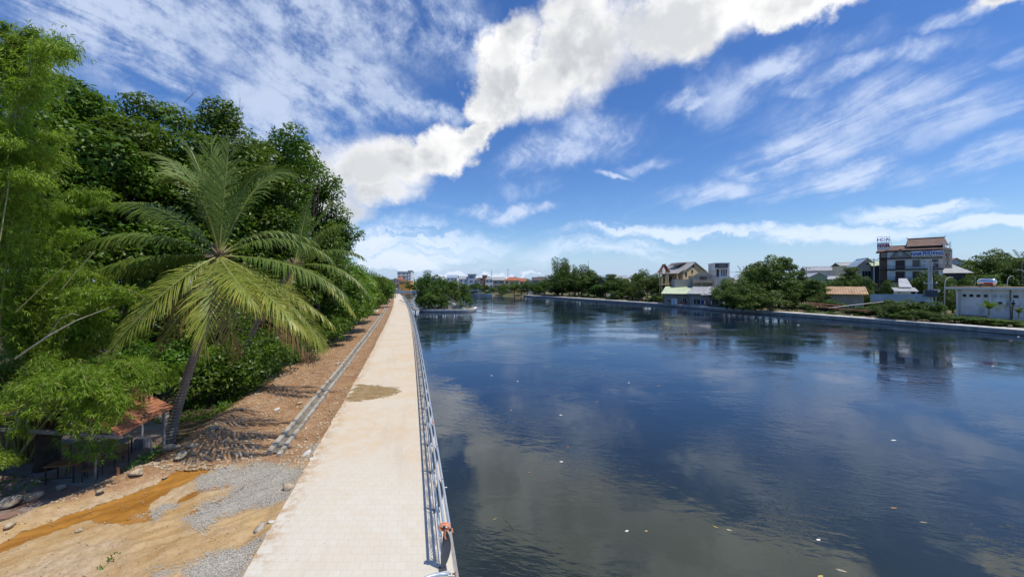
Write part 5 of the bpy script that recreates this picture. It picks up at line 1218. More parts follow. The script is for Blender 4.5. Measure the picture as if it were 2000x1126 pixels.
h = House('lean_to', 'open pavilion with a steep white roof and low veranda in front of the hotel', 'house', 1748, 98, 1786, -35); W = h.W; zt = h.zz(568); h.walls(W*.7, 4, zt-.1, 'white_wall', x0=W*.2, y0=1.5); h.shedroof(W, 3, zt, zt+.9, 'tin_white', y0=-1.5); mb = MB(); mb.sheet([(W*.25,1.0,zt+1.0),(W*.95,1.0,zt+1.0),(W*.9,5.5,zt+3.2),(W*.45,5.5,zt+3.2)], .1); h.P('upper_roof', mb, 'tin_white')
for x in (0, W*.5, W): mb = MB(); mb.beam((x,-1.7,-.5),(x,-1.7,zt-.1),.14,.14,(0,1,0)); h.P('post', mb, 'white_trim')
h.win(W*.3, .5, W*.2, 2.0, name='door', gm='wood_dark', y0=1.5)

# long white building at the right edge
h = House('waterside_block', 'long single storey white building with a jutting flat roof at the right edge', 'building', 1869, 84, 2075, -70, z0=-.6); W = h.W; zt = h.zz(564, 84); D = 9
h.walls(W, D, zt, 'lightgrey_wall'); mb = MB(); mb.bb(-1.3, W+1, -1.2, D+1, zt+.02, zt+.42); h.P('roof', mb, 'white_trim')
mb = MB(); mb.bb(-1.32, W+1.02, -1.22, D+1.02, zt+.425, zt+.50); h.P('roof_covering', mb, 'tin_rust')
mb = MB(); mb.bb(.30, 4.4, -.10, -.01, -.5, .95); h.P('plinth', mb, 'tan_wall'); mb = MB(); mb.bb(-.05, W, -.16, -.105, .95, 1.10); h.P('ledge', mb, 'white_trim')
for x in (0, 4.75, 9.9, 15.4): mb = MB(); mb.bb(x, x+.28, -.30, -.01, -.5, zt); h.P('pillar', mb, 'white_trim'); mb = MB(); mb.add([(x,-.3,zt),(x+.28,-.3,zt),(x+.28,-1.0,zt),(x,-1.0,zt),(x,-.3,zt-.8),(x+.28,-.3,zt-.8)], [(0,1,5,4),(4,5,2,3),(0,4,3),(1,2,5)]); h.P('bracket', mb, 'lightgrey_wall')
for k in range(4): h.win(.75+k*1.02, zt-1.75, .78, .78, mull=0)
for x in (5.1, 6.0): h.win(x, zt-1.75, .72, .78, mull=1, gm='tin_blue')
mb = MB(); mb.bb(6.85, 7.4, -.05, -.01, zt-1.75, zt-.97); h.P('blocked_window', mb, 'cream_wall')
for x in (7.75, 10.6, 13.0): h.win(x, zt-1.75, .85, .78, mull=0)
mb = MB(); mb.tube([(.55,-.16,zt),(.55,-.16,1.2),(.1,-.2,.8),(.1,-.2,-.4)], .07, 6); h.P('downpipe', mb, 'conc_pale'); mb = MB(); mb.tube([(7.5,-.16,zt),(7.5,-.16,-.4)], .07, 6); h.P('downpipe', mb, 'darksteel')
mb = MB(); mb.bb(5.5, 6.2, -.03, -.01, 2.0, 3.0); h.P('plaster_patch', mb, 'cream_wall')
def ac_unit(h, x, z, label):
    r = empty('air_conditioner', h.root.matrix_basis @ Vector((x, 0, z)), h.root.rotation_euler.z, label, 'air conditioner', 'outdoor units on the white building'); mb = MB(); mb.bb(-.55,.55,-.42,-.08,0,.75); mb.build('casing', M['white_trim'], r)
    mb = MB(); mb.tube([(-.2,-.46,.38),(-.2,-.425,.38)], .29, 16); mb.build('fan_grille', M['black'], r); mb = MB(); mb.bb(-.5,-.42,-.42,0,-.08,0); mb.bb(.42,.5,-.42,0,-.08,0); mb.build('bracket', M['darksteel'], r)
bpy.context.view_layer.update()
ac_unit(h, 6.5, zt-3.1, 'left outdoor air conditioner on the white waterside wall'); ac_unit(h, 8.15, zt-3.1, 'right outdoor air conditioner beside the dark downpipe')
r = empty('water_tank', h.root.matrix_basis @ Vector((3.3, 3.0, zt+.5)), h.root.rotation_euler.z, 'horizontal stainless steel water tank lying on the flat white roof', 'water tank')
mb = MB(); mb.tube([(-1.35,0,1.0),(-1.2,0,1.0),(-1.0,0,1.0),(1.0,0,1.0),(1.2,0,1.0),(1.35,0,1.0)], [.25,.6,.72,.72,.6,.25], 20); mb.build('tank', M['inox'], r, True)
mb = MB(); mb.tube([(-1.0,0,1.0),(-.9,0,1.0)], .735, 20); mb.tube([(.9,0,1.0),(1.0,0,1.0)], .735, 20); mb.build('hoop', M['steel'], r)
mb = MB(); mb.bb(-.2,1.1,-.77,-.735,.5,.85); mb.build('red_panel', M['red_paint'], r)
mb = MB(); mb.bb(-1,-.85,-.6,.6,0,.45); mb.bb(.85,1,-.6,.6,0,.45); mb.build('stand', M['darksteel'], r)
mb = MB(); mb.tube([(-1.7,0,0),(-1.7,0,2.2)], .04, 5); mb.build('pipe', M['steel'], r)

# yellow villa, unfinished house, white tower house, low sheds
h = House('villa', 'unfinished yellow villa with a tall gable, columned side porch and grey roof', 'house', 1334, 150, 1377, 24); W = h.W; zt = h.zz(529); zr = h.zz(512); D = 11
h.walls(W, D, zt, 'yellow_wall', gable=('y', zr, .5)); h.gable(W, D, zt, zr-zt, 'tin_grey', 'y', o=.7); h.walls(4.5, 6, h.zz(533), 'yellow_wall', x0=W, y0=3, name='side_wing'); h.gable(4.5, 6, h.zz(533), 1.6, 'tin_grey', 'x', x0=W+.02, y0=3)
for (x, z, w, hh) in ((W*.36, h.zz(533), 1.1, 1.4), (W*.08, h.zz(540), 1.2, 1.7), (W*.72, h.zz(540), 1.2, 1.7), (W*.40, h.zz(522), 1.3, 1.3)): h.win(x, z, w, hh, mull=0, fm='cream_wall')
zp = h.zz(529); mb = MB(); mb.bb(-.06, -.01, .5, D-.5, zp-4.6, zp-.2); h.P('porch_wall', mb, 'peach_wall')
mb = MB(); mb.add([(-3.2,-.6,zp-.9),(.6,-.6,zp+1.0),(.6,D+1,zp+1.0),(-3.2,D+1,zp-.9),(-3.2,-.6,zp-1.1),(.6,-.6,zp+.8),(.6,D+1,zp+.8),(-3.2,D+1,zp-1.1)], [(0,1,2,3),(7,6,5,4),(0,4,5,1),(2,6,7,3),(3,7,4,0)]); h.P('porch_roof', mb, 'tin_grey')
mb = MB(); mb.bb(-2.6,-.02,.1,D,zp-5.1,zp-4.8); h.P('balcony', mb, 'yellow_wall')
h.win(5.0, zp-4.0, 2.6, 2.6, 'l', x0=-.06, fm='yellow_wall', mull=1); h.win(1.5, zp-4.2, 1.6, 3.2, 'l', x0=-.06, fm='peach_wall', mull=0)
for y in (.2, 5.2, D-.3): mb = MB(); mb.tube([(-2.7,y,-.5),(-2.7,y,zp-1.0)], .30, 10); h.P('column', mb, 'yellow_wall')
mb = MB(); mb.sheet([(.3,3,zr-1.0),(W*.5-.3,3,zr+.35),(W*.5-.3,8,zr+.35),(.3,8,zr-1.0)], .05); h.P('solar_panel', mb, 'wood_dark')
h2 = House('gazebo', 'small open pavilion with paired yellow columns and a red tipped roof left of the villa', 'pavilion', 1292, 148, 1306, -5); W = h2.W; zp2 = h2.zz(528)
for x in (.2, W-.2): 
    for y in (.2, 2.8): mb = MB(); mb.tube([(x,y,-.5),(x,y,zp2)], .2, 8); h2.P('column', mb, 'yellow_wall')
mb = MB(); mb.bb(-.3,W+.3,-.3,3.3,zp2-5.5,zp2-5.1); h2.P('floor', mb, 'yellow_wall'); h2.gable(W, 3, zp2, 2.2, 'red_tile', 'y', o=.5)
h = House('raw_house', 'raw grey concrete house with an ornamental curved gable and balcony in front of the villa', 'house', 1355, 138, 1392, -12); W = h.W; zt = h.zz(538)
h.walls(W, 8, zt, 'raw_wall'); q = [(0,zt),(W,zt),(W*.8,zt+.9),(W*.5,zt+1.7),(W*.2,zt+.9)]; mb = MB(); mb.add([(a,-.1,b) for a,b in q]+[(a,.3,b) for a,b in q], [(0,1,2,3,4),(9,8,7,6,5)]+[(i,5+i,5+(i+1)%5,(i+1)%5) for i in range(5)]); h.P('curved_gable', mb, 'raw_wall')
h.win(W*.3, zt-1.6, W*.4, 1.3, fm='raw_wall', mull=2); h.win(W*.5, .8, W*.34, 2.8, fm='raw_wall', gm='black', mull=0); h.balcony(-.2, zt-2.4, W+.4, 1.4, 'raw_wall', 'grey_wall')
for x in (W*.35, W*.95): mb = MB(); mb.tube([(x,-1.2,-.5),(x,-1.2,zt-2.5)], .18, 8); h.P('column', mb, 'raw_wall')
mb = MB(); mb.bb(-6,-.02,2,8,-.8,h.zz(545)); h.P('low_wing', mb, 'grey_wall'); h.win(-4, 1.4, 2.4, 1.8, fm='raw_wall', y0=2)
h = House('tower_house', 'narrow modern white four storey house with a dark louvred top box', 'house', 1396, 142, 1425, -14); W = h.W; zt = h.zz(514); D = 9.5
h.walls(W, D, zt, 'white_wall'); zb = h.zz(523); mb = MB(); mb.bb(W*.02, W*.86, -.5, -.01, zb, zt-.15); h.P('louvre_box', mb, 'dark_wall')
for k in range(7): mb = MB(); mb.bb(W*.3+k*.32, W*.3+k*.32+.12, -.55, -.51, zb+.3, zt-.4); h.P('louvre', mb, 'grey_wall')
h.slab(W, D, zt, 'white_wall', o=.15); mb = MB(); mb.bb(-1.0, W*.9, -.9, -.01, zb-.4, zb-.15); h.P('canopy', mb, 'white_trim'); z = h.zz(535)
for k in range(3): h.win(W*.42+k*W*.15, z-.8, W*.10, 2.6, mull=0)
h.win(W*.1, z-1.0, W*.2, 3.0, gm='black', mull=0); h.balcony(-.6, z-1.5, W*.4, .9); h.win(W*.4, 1.6, W*.45, .5, mull=0); h.win(W*.4, 2.6, W*.45, .5, mull=0); h.win(W*.08, .6, W*.25, 2.6, gm='black', name='door', mull=0)
for (y, zz_) in ((5.5, zt-2.6), (1.2, z-.5), (3.6, z-.5), (6.0, z-.5)): h.win(y, zz_, .8, 1.4, 'r', mull=0)
mb = MB(); mb.tube([(W+.3,2.5,0),(W+.3,2.5,z+.6)], .12, 6); h.P('downpipe', mb, 'grey_wall')
for pxA, pxB, Z, py, m, lab in ((1458, 1472, 150, 533, 'tin_white', 'small white tin roofed house half hidden left of the tallest tree'), (1440, 1456, 140, 546, 'tin_white', 'low white roof among leaves right of the narrow white house')):
    h = House('small_house', lab, 'house', pxA, Z, pxB, -15); h.walls(h.W, 6, h.zz(py+2), 'white_wall'); h.gable(h.W, 6, h.zz(py+2), 1.0, m); h.win(h.W*.3, 1.5, h.W*.4, 1.2)
h = House('green_roof_shed', 'long low shack with a pale green tin roof and open front just behind the embankment', 'shack', 1296, 136, 1348, -30, z0=-.4); W = h.W; zt = h.zz(573, 133); h.walls(W, 6, zt-.2, 'raw_wall', y0=1.4)
h.shedroof(W, 8.5, zt-.05, zt+2.3, 'tin_green', o=.7); h.win(W*.32, .3, 1.2, 1.6, y0=1.4, gm='black'); h.win(W*.1, .6, 1.4, 1.0, y0=1.4); h.win(W*.7, .1, 1.3, 2.0, name='door', gm='wood_dark', y0=1.4, mull=0)
mb = MB(); mb.bb(W*.30, W*.52, .2, .3, -.3, 1.9); h.P('white_panel', mb, 'white_trim'); mb = MB(); mb.bb(W*.62, W*.8, .3, .4, -.3, 1.0); h.P('brick_screen', mb, 'red_tile')
for k in range(6): mb = MB(); x = W*k/5; mb.beam((x,-.4,-.5),(x,-.4,zt-.1),.12,.12,(0,1,0)); h.P('post', mb, 'timber')
h = House('tin_roof_shack', 'grey walled shack with overlapping whitish tin roofs and laundry beside the green roofed shed', 'shack', 1345, 128, 1408, -38, z0=-.4); W = h.W; zt = h.zz(574, 122); h.walls(W, 6, zt-.2, 'grey_wall', y0=1.2)
h.shedroof(W*.55, 8, zt, zt+2.2, 'tin_white', o=.6); mb = MB(); mb.sheet([(W*.5,-.8,zt+.1),(W+.6,-1.0,zt-.3),(W+.4,6.5,zt+1.7),(W*.5,7,zt+2.3)], .08); mb.sheet([(W*.42,-1.6,zt-.35),(W*.75,-1.7,zt-.2),(W*.8,.6,zt+.25),(W*.45,.6,zt+.3)], .07); h.P('patched_roof', mb, 'tin_white')
h.win(W*.12, .2, 2.2, 1.9, y0=1.2, gm='black'); h.win(W*.62, .3, 2.8, 1.8, y0=1.2, gm='black'); h.win(W*.4, .5, 1.4, 1.4, y0=1.2)
for x, c in ((W*.38, 'blue_paint'), (W*.47, 'white_trim'), (W*.54, 'red_tile'), (W*.68, 'white_trim'), (W*.72, 'black')): mb = MB(); mb.bb(x, x+.5, .5, .55, .5, 1.6); h.P('hanging_cloth', mb, c)
for k in range(5): mb = MB(); x = W*k/4; mb.beam((x,-.6,-.5),(x,-.6,zt-.15),.12,.12,(0,1,0)); h.P('post', mb, 'timber')
h = House('rusty_shed', 'low shed with a brown and cream striped rusty tin roof between the trees', 'shack', 1622, 104, 1688, -38, z0=-.3); W = h.W; zt = h.zz(574, 102); h.walls(W, 6, zt-.1, 'grey_wall', y0=.6); h.shedroof(W, 7, zt, zt+1.9, 'tin_rust', o=.8); h.win(W*.55, .5, 1.4, 1.2, y0=.6); h.win(W*.2, .1, 1.2, 2.0, name='door', gm='wood_dark', y0=.6, mull=0)
mb = MB(); mb.bb(W*.4,W*.62,-.7,-.6,-.3,.5); h.P('low_screen', mb, 'white_trim')
h = House('white_roof_hut', 'small hut with a plain white roof showing between riverside trees', 'shack', 1240, 168, 1256, -30, z0=-.4); h.walls(h.W, 4, h.zz(574), 'grey_wall'); h.shedroof(h.W, 4, h.zz(573), h.zz(567), 'tin_white'); h.win(1, .5, 1.2, 1.4)
# fence panels by the hotel trees
mb = MB(); 
for a, b in (((1700, 96), (1735, 93)), ((1735, 93), (1790, 87)), ((1790,87),(1822,85))): mb.beam(Q(a[0], 581, a[1]), Q(b[0], 581, b[1]), .06, 1.7)
o = mb.build('tin_fence', M['tin_blue']); tag(o, 'pale blue corrugated sheet fence standing behind the bushes before the hotel', 'fence')

# far houses on the skyline
FARH = [ # name,label,pxA,pxB,Z,py_top,wall,roof,kind,storeys(rows),cols
 ('apartment_block','tall white slab block farthest left on the skyline',776,802,420,531,'white_wall','concrete_roof','flat',4,3),
 ('rooftop_block','dark topped stair tower beside the tall white slab block',797,803,415,529,'lightgrey_wall','dark_wall','flat',4,1),
 ('row_house','pinkish grey building with two terraces left of the orange one',761,786,370,546,'pink_wall','concrete_roof','flat',2,4),
 ('orange_house','orange house with a dark open front near the end of the footpath',779,801,362,549,'orange_wall','orange_wall','flat',1,2),
 ('pink_house','small pink house with a red roof above the pinkish terraces',777,786,385,541,'pink_wall','red_tile','gable',1,1),
 ('white_house','white house peeking above the island trees on the left',838,856,330,538,'white_wall','tin_white','gable',2,2),
 ('white_house','white house with a bluish roof just right of the island crown',873,893,320,537,'white_wall','tin_blue','gable',2,3),
 ('glass_house','white house with a glazed blue rooftop room on the far shore',897,914,300,539,'white_wall','tin_white','gable',2,2),
 ('blue_room_house','narrow pale house with a blue glass attic right of its white neighbour',914,928,298,536,'blue_wall','concrete_roof','flat',3,1),
 ('grey_house','greyish two storey house with dark windows on the far shore',929,943,296,541,'lightgrey_wall','dark_tile','hip',2,2),
 ('red_side_house','house with a brick red side wall on the far shore',942,950,292,538,'red_tile','concrete_roof','flat',2,1),
 ('white_house','plain white house between the brick red wall and the grey roofed house',948,963,290,541,'white_wall','tin_white','shed',2,2),
 ('grey_roof_house','house with a wide grey tin roof left of the yellow house',963,985,282,541,'grey_wall','tin_grey','gable',2,2),
 ('yellow_house','yellow house with a red hipped roof and balcony on the far shore',986,1014,262,540,'yellow_wall','red_tile','hip',2,3),
 ('red_roof_house','low red roofed house right behind the yellow house',1013,1026,275,543,'cream_wall','red_tile','gable',1,1),
 ('dark_roof_house','dark roofed house just left of the tall bamboo trees',1040,1066,245,541,'grey_wall','dark_tile','gable',2,2),
 ('white_house','pale blue and white house low between far trees',1030,1046,255,549,'blue_wall','tin_white','flat',1,2),
 ('long_hall','long white hall roof behind the middle trees',1165,1192,230,536,'lightgrey_wall','tin_blue','shed',1,4),
 ('white_hall','white tin hall right of the long hall',1188,1224,215,538,'white_wall','tin_white','gable',1,4),
 ('brown_hut','small dark brown pointed roof in front of the white hall',1168,1180,190,541,'brown_wall','dark_tile','gable2',1,1),
 ('red_gable_house','white gabled house with a dark red roof slope left of the villa',1235,1250,185,533,'white_wall','red_tile','gable2',2,1),
 ('white_roof_house','white roofed house behind the trees left of the villa',1205,1232,195,543,'white_wall','tin_white','gable',1,2),
 ('white_house','white house far behind at the left of the riverside villa roofs',1275,1292,210,545,'white_wall','tin_white','gable',2,2),
 ('white_house','low white building seen between the tower house and big tree',1556,1574,170,540,'white_wall','tin_white','gable',1,1)]
for (nm, lab, a, b, Z, pt, wm, rm, kd, rows, cols) in FARH:
    h = House(nm, lab, 'house' if 'block' not in nm else 'building', a, Z, b, -3 if b < 1100 else -12, z0=-.6, group='houses on the skyline'); W = h.W; ze = h.zz(pt); D = min(12, max(6, W*.8))
    rise = {'flat':.0,'gable':1.8,'hip':2.2,'shed':1.2,'gable2':2.2}[kd]; wt_ = ze-rise-.2
    if kd == 'gable2': h.walls(W, D, wt_, wm, gable=('y', wt_+rise)); h.gable(W, D, wt_, rise, rm, 'y')
    else:
        h.walls(W, D, wt_, wm)
        if kd == 'flat': h.slab(W, D, wt_, rm, par=.5)
        elif kd == 'gable': h.gable(W, D, wt_, rise, rm)
        elif kd == 'hip': h.hip(W, D, wt_, rise, rm)
        else: h.shedroof(W, D, wt_, wt_+rise, rm)
    for i in range(rows):
        z = wt_-2.4-i*3.3
        if z < .3: break
        for j in range(cols): h.win(W*(j+.25)/cols, z, W/cols*.45, 1.5, mull=1)
    if rows > 1 and W > 6: h.balcony(W*.1, wt_-3.6, W*.8, 1.0)
# masts
for (px, y0, y1, Z, lab) in ((992,540,524,270,'thin mast beside the yellow house'),(960,540,527,290,'lattice mast above the plain white house'),(1089,515,502,225,'thin pale pole above the tall bamboo trees')):
    mb = MB(); a, b = Q(px, y0, Z), Q(px, y1, Z); a.z = 0; mb.tube([a, b], [.22,.1], 5); mb.beam(b+Vector((-.6,0,-1)), b+Vector((.6,0,-1)), .12); o = mb.build('mast', M['darksteel']); tag(o, lab, 'mast')

# ------------------------------------------------------------ trees on the right bank and the island
def proto(kind, seed):
    r = np.random.default_rng(seed); root = empty('tree', (0,0,-500), 0)
    if kind == 'broad': cl = crown_clumps(58, 4.2, 4.3, 5.4, .5, 1.35, r, -.85, .3, .12); V = crown_leaves(cl, 13, .36, .5, .8, .45, r); m, bk = 'leaf_far', 'bark'
    elif kind == 'layer':
        cl = [];
        for lv in range(6):
            z = 2.6+lv*1.25; R = 4.0*(1-.62*(lv/5)**1.5)
            for k in range(9): a = k*.7+lv+r.normal()*.2; rr_ = R*(.35+.6*r.random()); cl.append((np.array([rr_*math.cos(a), rr_*math.sin(a), z+r.normal()*.25]), .75+.4*r.random()))
        V = crown_leaves(cl, 13, .36, .5, .42, .8, r); m, bk = 'leaf_far', 'bark'
    elif kind == 'feather':
        cl = []
        for k in range(16):
            a = r.random()*6.28; R = 3.6*r.random()**.5; top = 9.6-2.6*(R/3.6)**1.5*r.uniform(.6,1.3)
            for q in range(6): f = .15+.85*q/5; cl.append((np.array([R*f*math.cos(a)*1.05, R*f*math.sin(a)*1.05, top*f**.8+.4]), (.95-.5*f)*r.uniform(.8,1.15)+.2))
        V = crown_leaves(cl, 14, .40, .22, 1.1, .3, r); m, bk = 'leaf_far', 'culm'
    elif kind == 'shrub': cl = crown_clumps(38, 4.4, 4.4, 4.2, .6, 1.5, r, -.95, .4, .16); V = crown_leaves(cl, 11, .46, .5, .9, .45, r); m, bk = 'leaf_far', 'bark'
    elif kind == 'conifer': cl = [(np.array([r.normal()*.5*(1-k/14), r.normal()*.5*(1-k/14), 1+k*.64]), 1.3*(1-k/15)+.25) for k in range(14)]; V = crown_leaves(cl, 16, .3, .3, .6, .2, r); m, bk = 'leaf_far', 'darkbark'
    npmesh('crown', V, 4, M[m], root); mb = MB()
    if kind == 'feather':
        for k in range(0, len(cl), 6): mb.tube([(0,0,-.3), tuple(cl[k+2][0]), tuple(cl[k+5][0])], [.07,.05,.02], 5)
    else: limbs(mb, [Vector((r.normal()*.1, r.normal()*.1, z)) for z in (-.4, 1.5, 3, 4.5, 6)], .26, [c for c, R in cl[:9]], r)
    mb.build('trunk', M[bk], root, True); return root
PR = {k: [proto(k, 900+i*7+j) for j in range(2)] for i, k in enumerate(('broad', 'layer', 'feather', 'shrub'))}; PR['conifer'] = [proto('conifer', 990)]
used = set(); tcount = [0]
def plant(kind, px, Z, pt, hw, label, mat=None, name=None, z0=-.35, cat='tree', group='trees and bushes on the banks', dpt=1.0):
    tcount[0] += 1; p = PR[kind][tcount[0] % len(PR[kind])]; h = zpx(pt, Z)-z0; r = hw*Z/F
    loc = ((px-1000)/F*Z, Z, z0); nm = name or {'broad':'broadleaf_tree','layer':'layered_tree','feather':'feathery_tree','shrub':'bush','conifer':'conifer'}[kind]
    rk = 4.3; hk = 9.8 if kind != 'shrub' else 8.6
    if id(p) not in used: o = p; used.add(id(p)); o.location = loc
    else: o = dup(p, loc)
    o.name = nm; o.rotation_euler = (0, 0, tcount[0]*2.4); s = r/rk; o.scale = (s, s*dpt, h/hk) if dpt != 1 else (s, s, h/hk)
    if dpt != 1: o.rotation_euler = (0, 0, 0 if tcount[0] % 2 else math.pi)
    tag(o, label, cat, group)
    return o
_old = dup
def dup(o, loc=None, **k):
    c = o.copy(); col.objects.link(c); c.location = loc
    for ch in KIDS.get(o, []): d = ch.copy(); col.objects.link(d); d.parent = c
    return c
for ps in PR.values():
    for p in ps: KIDS[p] = [q for q in bpy.data.objects if q.parent is p]
T = [
 # middle group 1040..1300
 ('feather',1090,222,505,26,'tall dark bamboo tree with drooping tips above the far end of the wall'),('feather',1112,215,516,18,'bamboo tree leaning right next to the tallest far one'),
 ('broad',1136,205,517,24,'rounded tree right of the tall bamboo trees'),('broad',1165,196,540,26,'wide low tree over the middle of the far wall'),('conifer',1149,212,508,6,'thin pointed conifer standing above the rounded tree'),
 ('layer',1194,186,534,22,'layered tree with a raised centre left of the white hut'),('broad',1215,176,545,22,'bushy tree hanging over the wall left of the white hut'),('broad',1236,168,556,16,'small round tree beside the white hut'),
 ('broad',1258,178,525,20,'flat topped dark tree left of the villa'),('broad',1273,158,537,30,'large dark tree to the left of the green roofed shed'),('layer',1300,165,537,22,'dark leafy tree below the gazebo'),
 ('broad',1318,160,546,20,'tree in front of the villa porch'),('shrub',1342,150,550,20,'green bush above the green tin roof'),('shrub',1365,148,550,20,'bush below the raw concrete house'),
 ('broad',1182,190,552,24,'low tree overhanging the bank in the middle'),('shrub',1130,210,560,26,'bush at the foot of the rounded far tree'),('shrub',1205,170,566,20,'bush hugging the wall in the middle'),
 ('broad',1063,232,545,16,'small tree left of the tall bamboo trees'),('broad',1098,212,528,30,'dark leafy mass below the tall bamboo trees'),('broad',1122,208,532,28,'dark crown between the bamboo and the rounded tree'),('shrub',1088,216,556,26,'bush at the foot of the tall bamboo trees'),
 ('broad',1150,200,528,28,'dark crown just under the pointed conifer'),('shrub',1160,192,560,26,'bush under the wide low tree'),('broad',1206,182,540,24,'second crown behind the layered tree'),('broad',1249,158,566,14,'small tree hiding the white roofed hut'),('shrub',1226,168,568,18,'bush between the wall and the small round tree'),
 ('broad',1240,186,536,22,'crown between the white hut and the flat topped tree'),('shrub',1285,150,572,24,'dark bush under the large tree by the green roofed shed'),('broad',1330,172,548,24,'tree crown hiding the foot of the villa'),('broad',1285,172,532,22,'darker crown left of the gazebo'),
 ('broad',1428,118,550,30,'dark crown behind the yellow green tree'),('broad',1452,110,548,30,'dark crown in the heart of the thicket'),('shrub',1450,105,572,32,'dense dark bush low in the thicket'),('shrub',1420,112,570,26,'yellowish bush at the left foot of the thicket'),
 ('broad',1492,116,510,30,'left crown of the tallest tree pair'),('broad',1520,114,530,38,'lower boughs of the tallest tree pair'),('shrub',1505,104,562,36,'dark scrub in the shade of the tallest tree pair'),('broad',1550,112,540,26,'dark tree joining the tallest pair to the utility pole'),
 ('broad',1582,112,552,26,'rounded crown below the utility pole'),('shrub',1625,100,584,22,'bush right of the layered tree'),('broad',1645,118,538,22,'crown above the rusty striped roof'),('broad',1672,116,536,22,'crown hiding the foot of the gabled cream house'),('shrub',1700,104,566,20,'dark bush at the left end of the sheet fence'),
 ('broad',1830,104,536,24,'right half of the dark crown behind the transformer pole'),('broad',1800,102,540,22,'left half of the dark crown behind the transformer pole'),('broad',1890,108,540,26,'dark crown behind the left end of the flat roof'),('broad',1920,120,500,34,'high dark crown in the wood right of the metal hall'),('broad',1960,122,492,36,'second highest crown of the right hand wood'),
 ('shrub',1740,82,590,30,'green bush in front of the sheet fence'),('shrub',1700,90,600,26,'bright sprawling bush left of the coping slabs'),('shrub',1660,94,604,20,'low bush under the pale board'),('shrub',1820,76,610,24,'dark low bush under the lamp post'),('shrub',1865,74,614,26,'dark low bush at the corner of the white building'),('shrub',1935,70,624,30,'dark low bush beneath the outdoor units'),
 ('shrub',1045,236,552,12,'brownish bush near the end of the wall'),('layer',1052,228,558,12,'banana like leafy tree at the wall end'),
 # 1400..1620
 ('broad',1418,122,545,26,'yellow green tree beside the white tin roofs'),('feather',1440,115,540,28,'dense thicket tree left of the tallest riverside tree'),('broad',1462,112,556,26,'dark tangled tree over the wall in the thicket'),
 ('broad',1505,118,497,42,'tallest riverside tree with a dark open crown'),('layer',1535,116,500,26,'right hand top of the tallest tree pair'),('broad',1478,118,520,22,'shoulder tree left of the tallest riverside tree'),
 ('feather',1432,108,562,26,'reedy brownish thicket at the waterline'),('shrub',1475,106,575,30,'dark undergrowth bush below the tallest tree'),('shrub',1540,108,568,26,'bush between the tallest tree and utility pole'),
 ('layer',1565,120,527,16,'slim tree against the utility pole'),('layer',1592,108,545,30,'light green layered tree right of the utility pole'),('shrub',1600,104,575,26,'green shrub beneath the layered tree'),
 ('broad',1628,126,545,20,'tree behind the rusty striped roof'),('layer',1662,118,520,24,'tree with flat branches before the gabled cream house'),('broad',1690,112,540,16,'tree left of the dark annex'),
 ('broad',1738,108,544,16,'tree before the left hotel balconies'),('broad',1752,112,555,14,'small tree under the hotel sign'),('shrub',1640,100,588,16,'bush beside the rusty shed'),
 ('broad',1815,100,528,30,'dense dark tree behind the transformer pole'),('broad',1850,106,540,16,'tree right of the transformer pole'),('shrub',1860,92,575,14,'bush behind the lamp post by the white building'),
 # far right wood
 ('broad',1905,122,508,36,'big dark tree behind the water tank'),('broad',1940,128,487,42,'largest tree of the wood at the right edge'),('broad',1985,118,500,36,'tall tree cut by the right edge'),('layer',1965,112,520,30,'yellowish green tree above the flat roof'),
 ('layer',1930,104,535,28,'lighter tree right behind the flat white roof'),('broad',2030,112,480,46,'tree beyond the right edge of the wood'),('broad',1878,112,530,20,'tree between the metal hall and the water tank'),
 # waterside shrubs on the right
 ('shrub',1765,84,582,36,'bright green spreading bush by the wall below the hotel'),('shrub',1800,82,588,30,'low green bush beside the transformer cabinet'),('shrub',1720,88,592,24,'grassy bush right of the rusty pipes'),
 ('shrub',1685,92,598,30,'sprawling light green bush above the wall'),('shrub',1755,80,606,22,'green bush touching the coping'),('shrub',1833,80,588,14,'bush between the lamp post and cabinet'),('shrub',1790,78,604,26,'low shrub in front of the transformer pole'),
 ('shrub',1905,72,618,34,'dark shrub below the white building'),('shrub',1960,69,622,40,'dark weedy shrub at the right edge above the coping'),('shrub',1575,102,592,16,'small bush at the left of the debris'),
 # far shore
 ('broad',930,262,551,12,'dark tree at the water edge on the far shore below the grey house'),('broad',912,268,555,10,'low tree behind the right end of the island'),('broad',948,258,556,9,'small round tree beside the far shore wall'),('broad',1005,245,550,14,'wide dark tree below the yellow house'),
 ('broad',1030,238,548,14,'dark tree right of the yellow house'),('broad',982,250,553,13,'tree left of the yellow house balcony'),('broad',963,256,560,8,'little tree over the far shore wall'),('shrub',950,252,568,16,'low hedge like bush along the far shore'),('shrub',985,246,566,18,'dark bush at the far waterline'),('shrub',1018,238,565,16,'bush where the long wall begins'),
 ('shrub',925,262,568,14,'pale green bush on the far shore wall'),('broad',800,345,553,10,'small tree left of the island on the distant shore'),('shrub',808,340,560,8,'low tree on the distant shore by the orange house'),('broad',765,350,560,6,'tiny tree at the end of the path on the distant shore'),
 # backdrop
 ('broad',1100,330,540,30,'distant tree line crown left of the long hall'),('broad',1210,290,541,34,'distant tree crown behind the white hall'),('broad',1400,260,541,40,'distant crown behind the tower house'),('broad',1560,240,538,44,'distant crown behind the utility pole'),('broad',1680,210,530,40,'distant crown behind the gabled cream house'),
 ('broad',900,400,546,26,'distant crown behind the glazed house'),('broad',980,380,546,30,'distant crown behind the grey roofed house'),('broad',1860,190,520,40,'distant crown right of the hotel'),('broad',1300,280,543,36,'distant crown behind the gazebo'),('broad',840,420,548,30,'distant crown behind the island')]
for t in T: plant(*((t[0], t[1], t[2], t[3], t[4]*(1.0 if t[0] == 'shrub' else 1.16)) + t[5:]))
FT = []
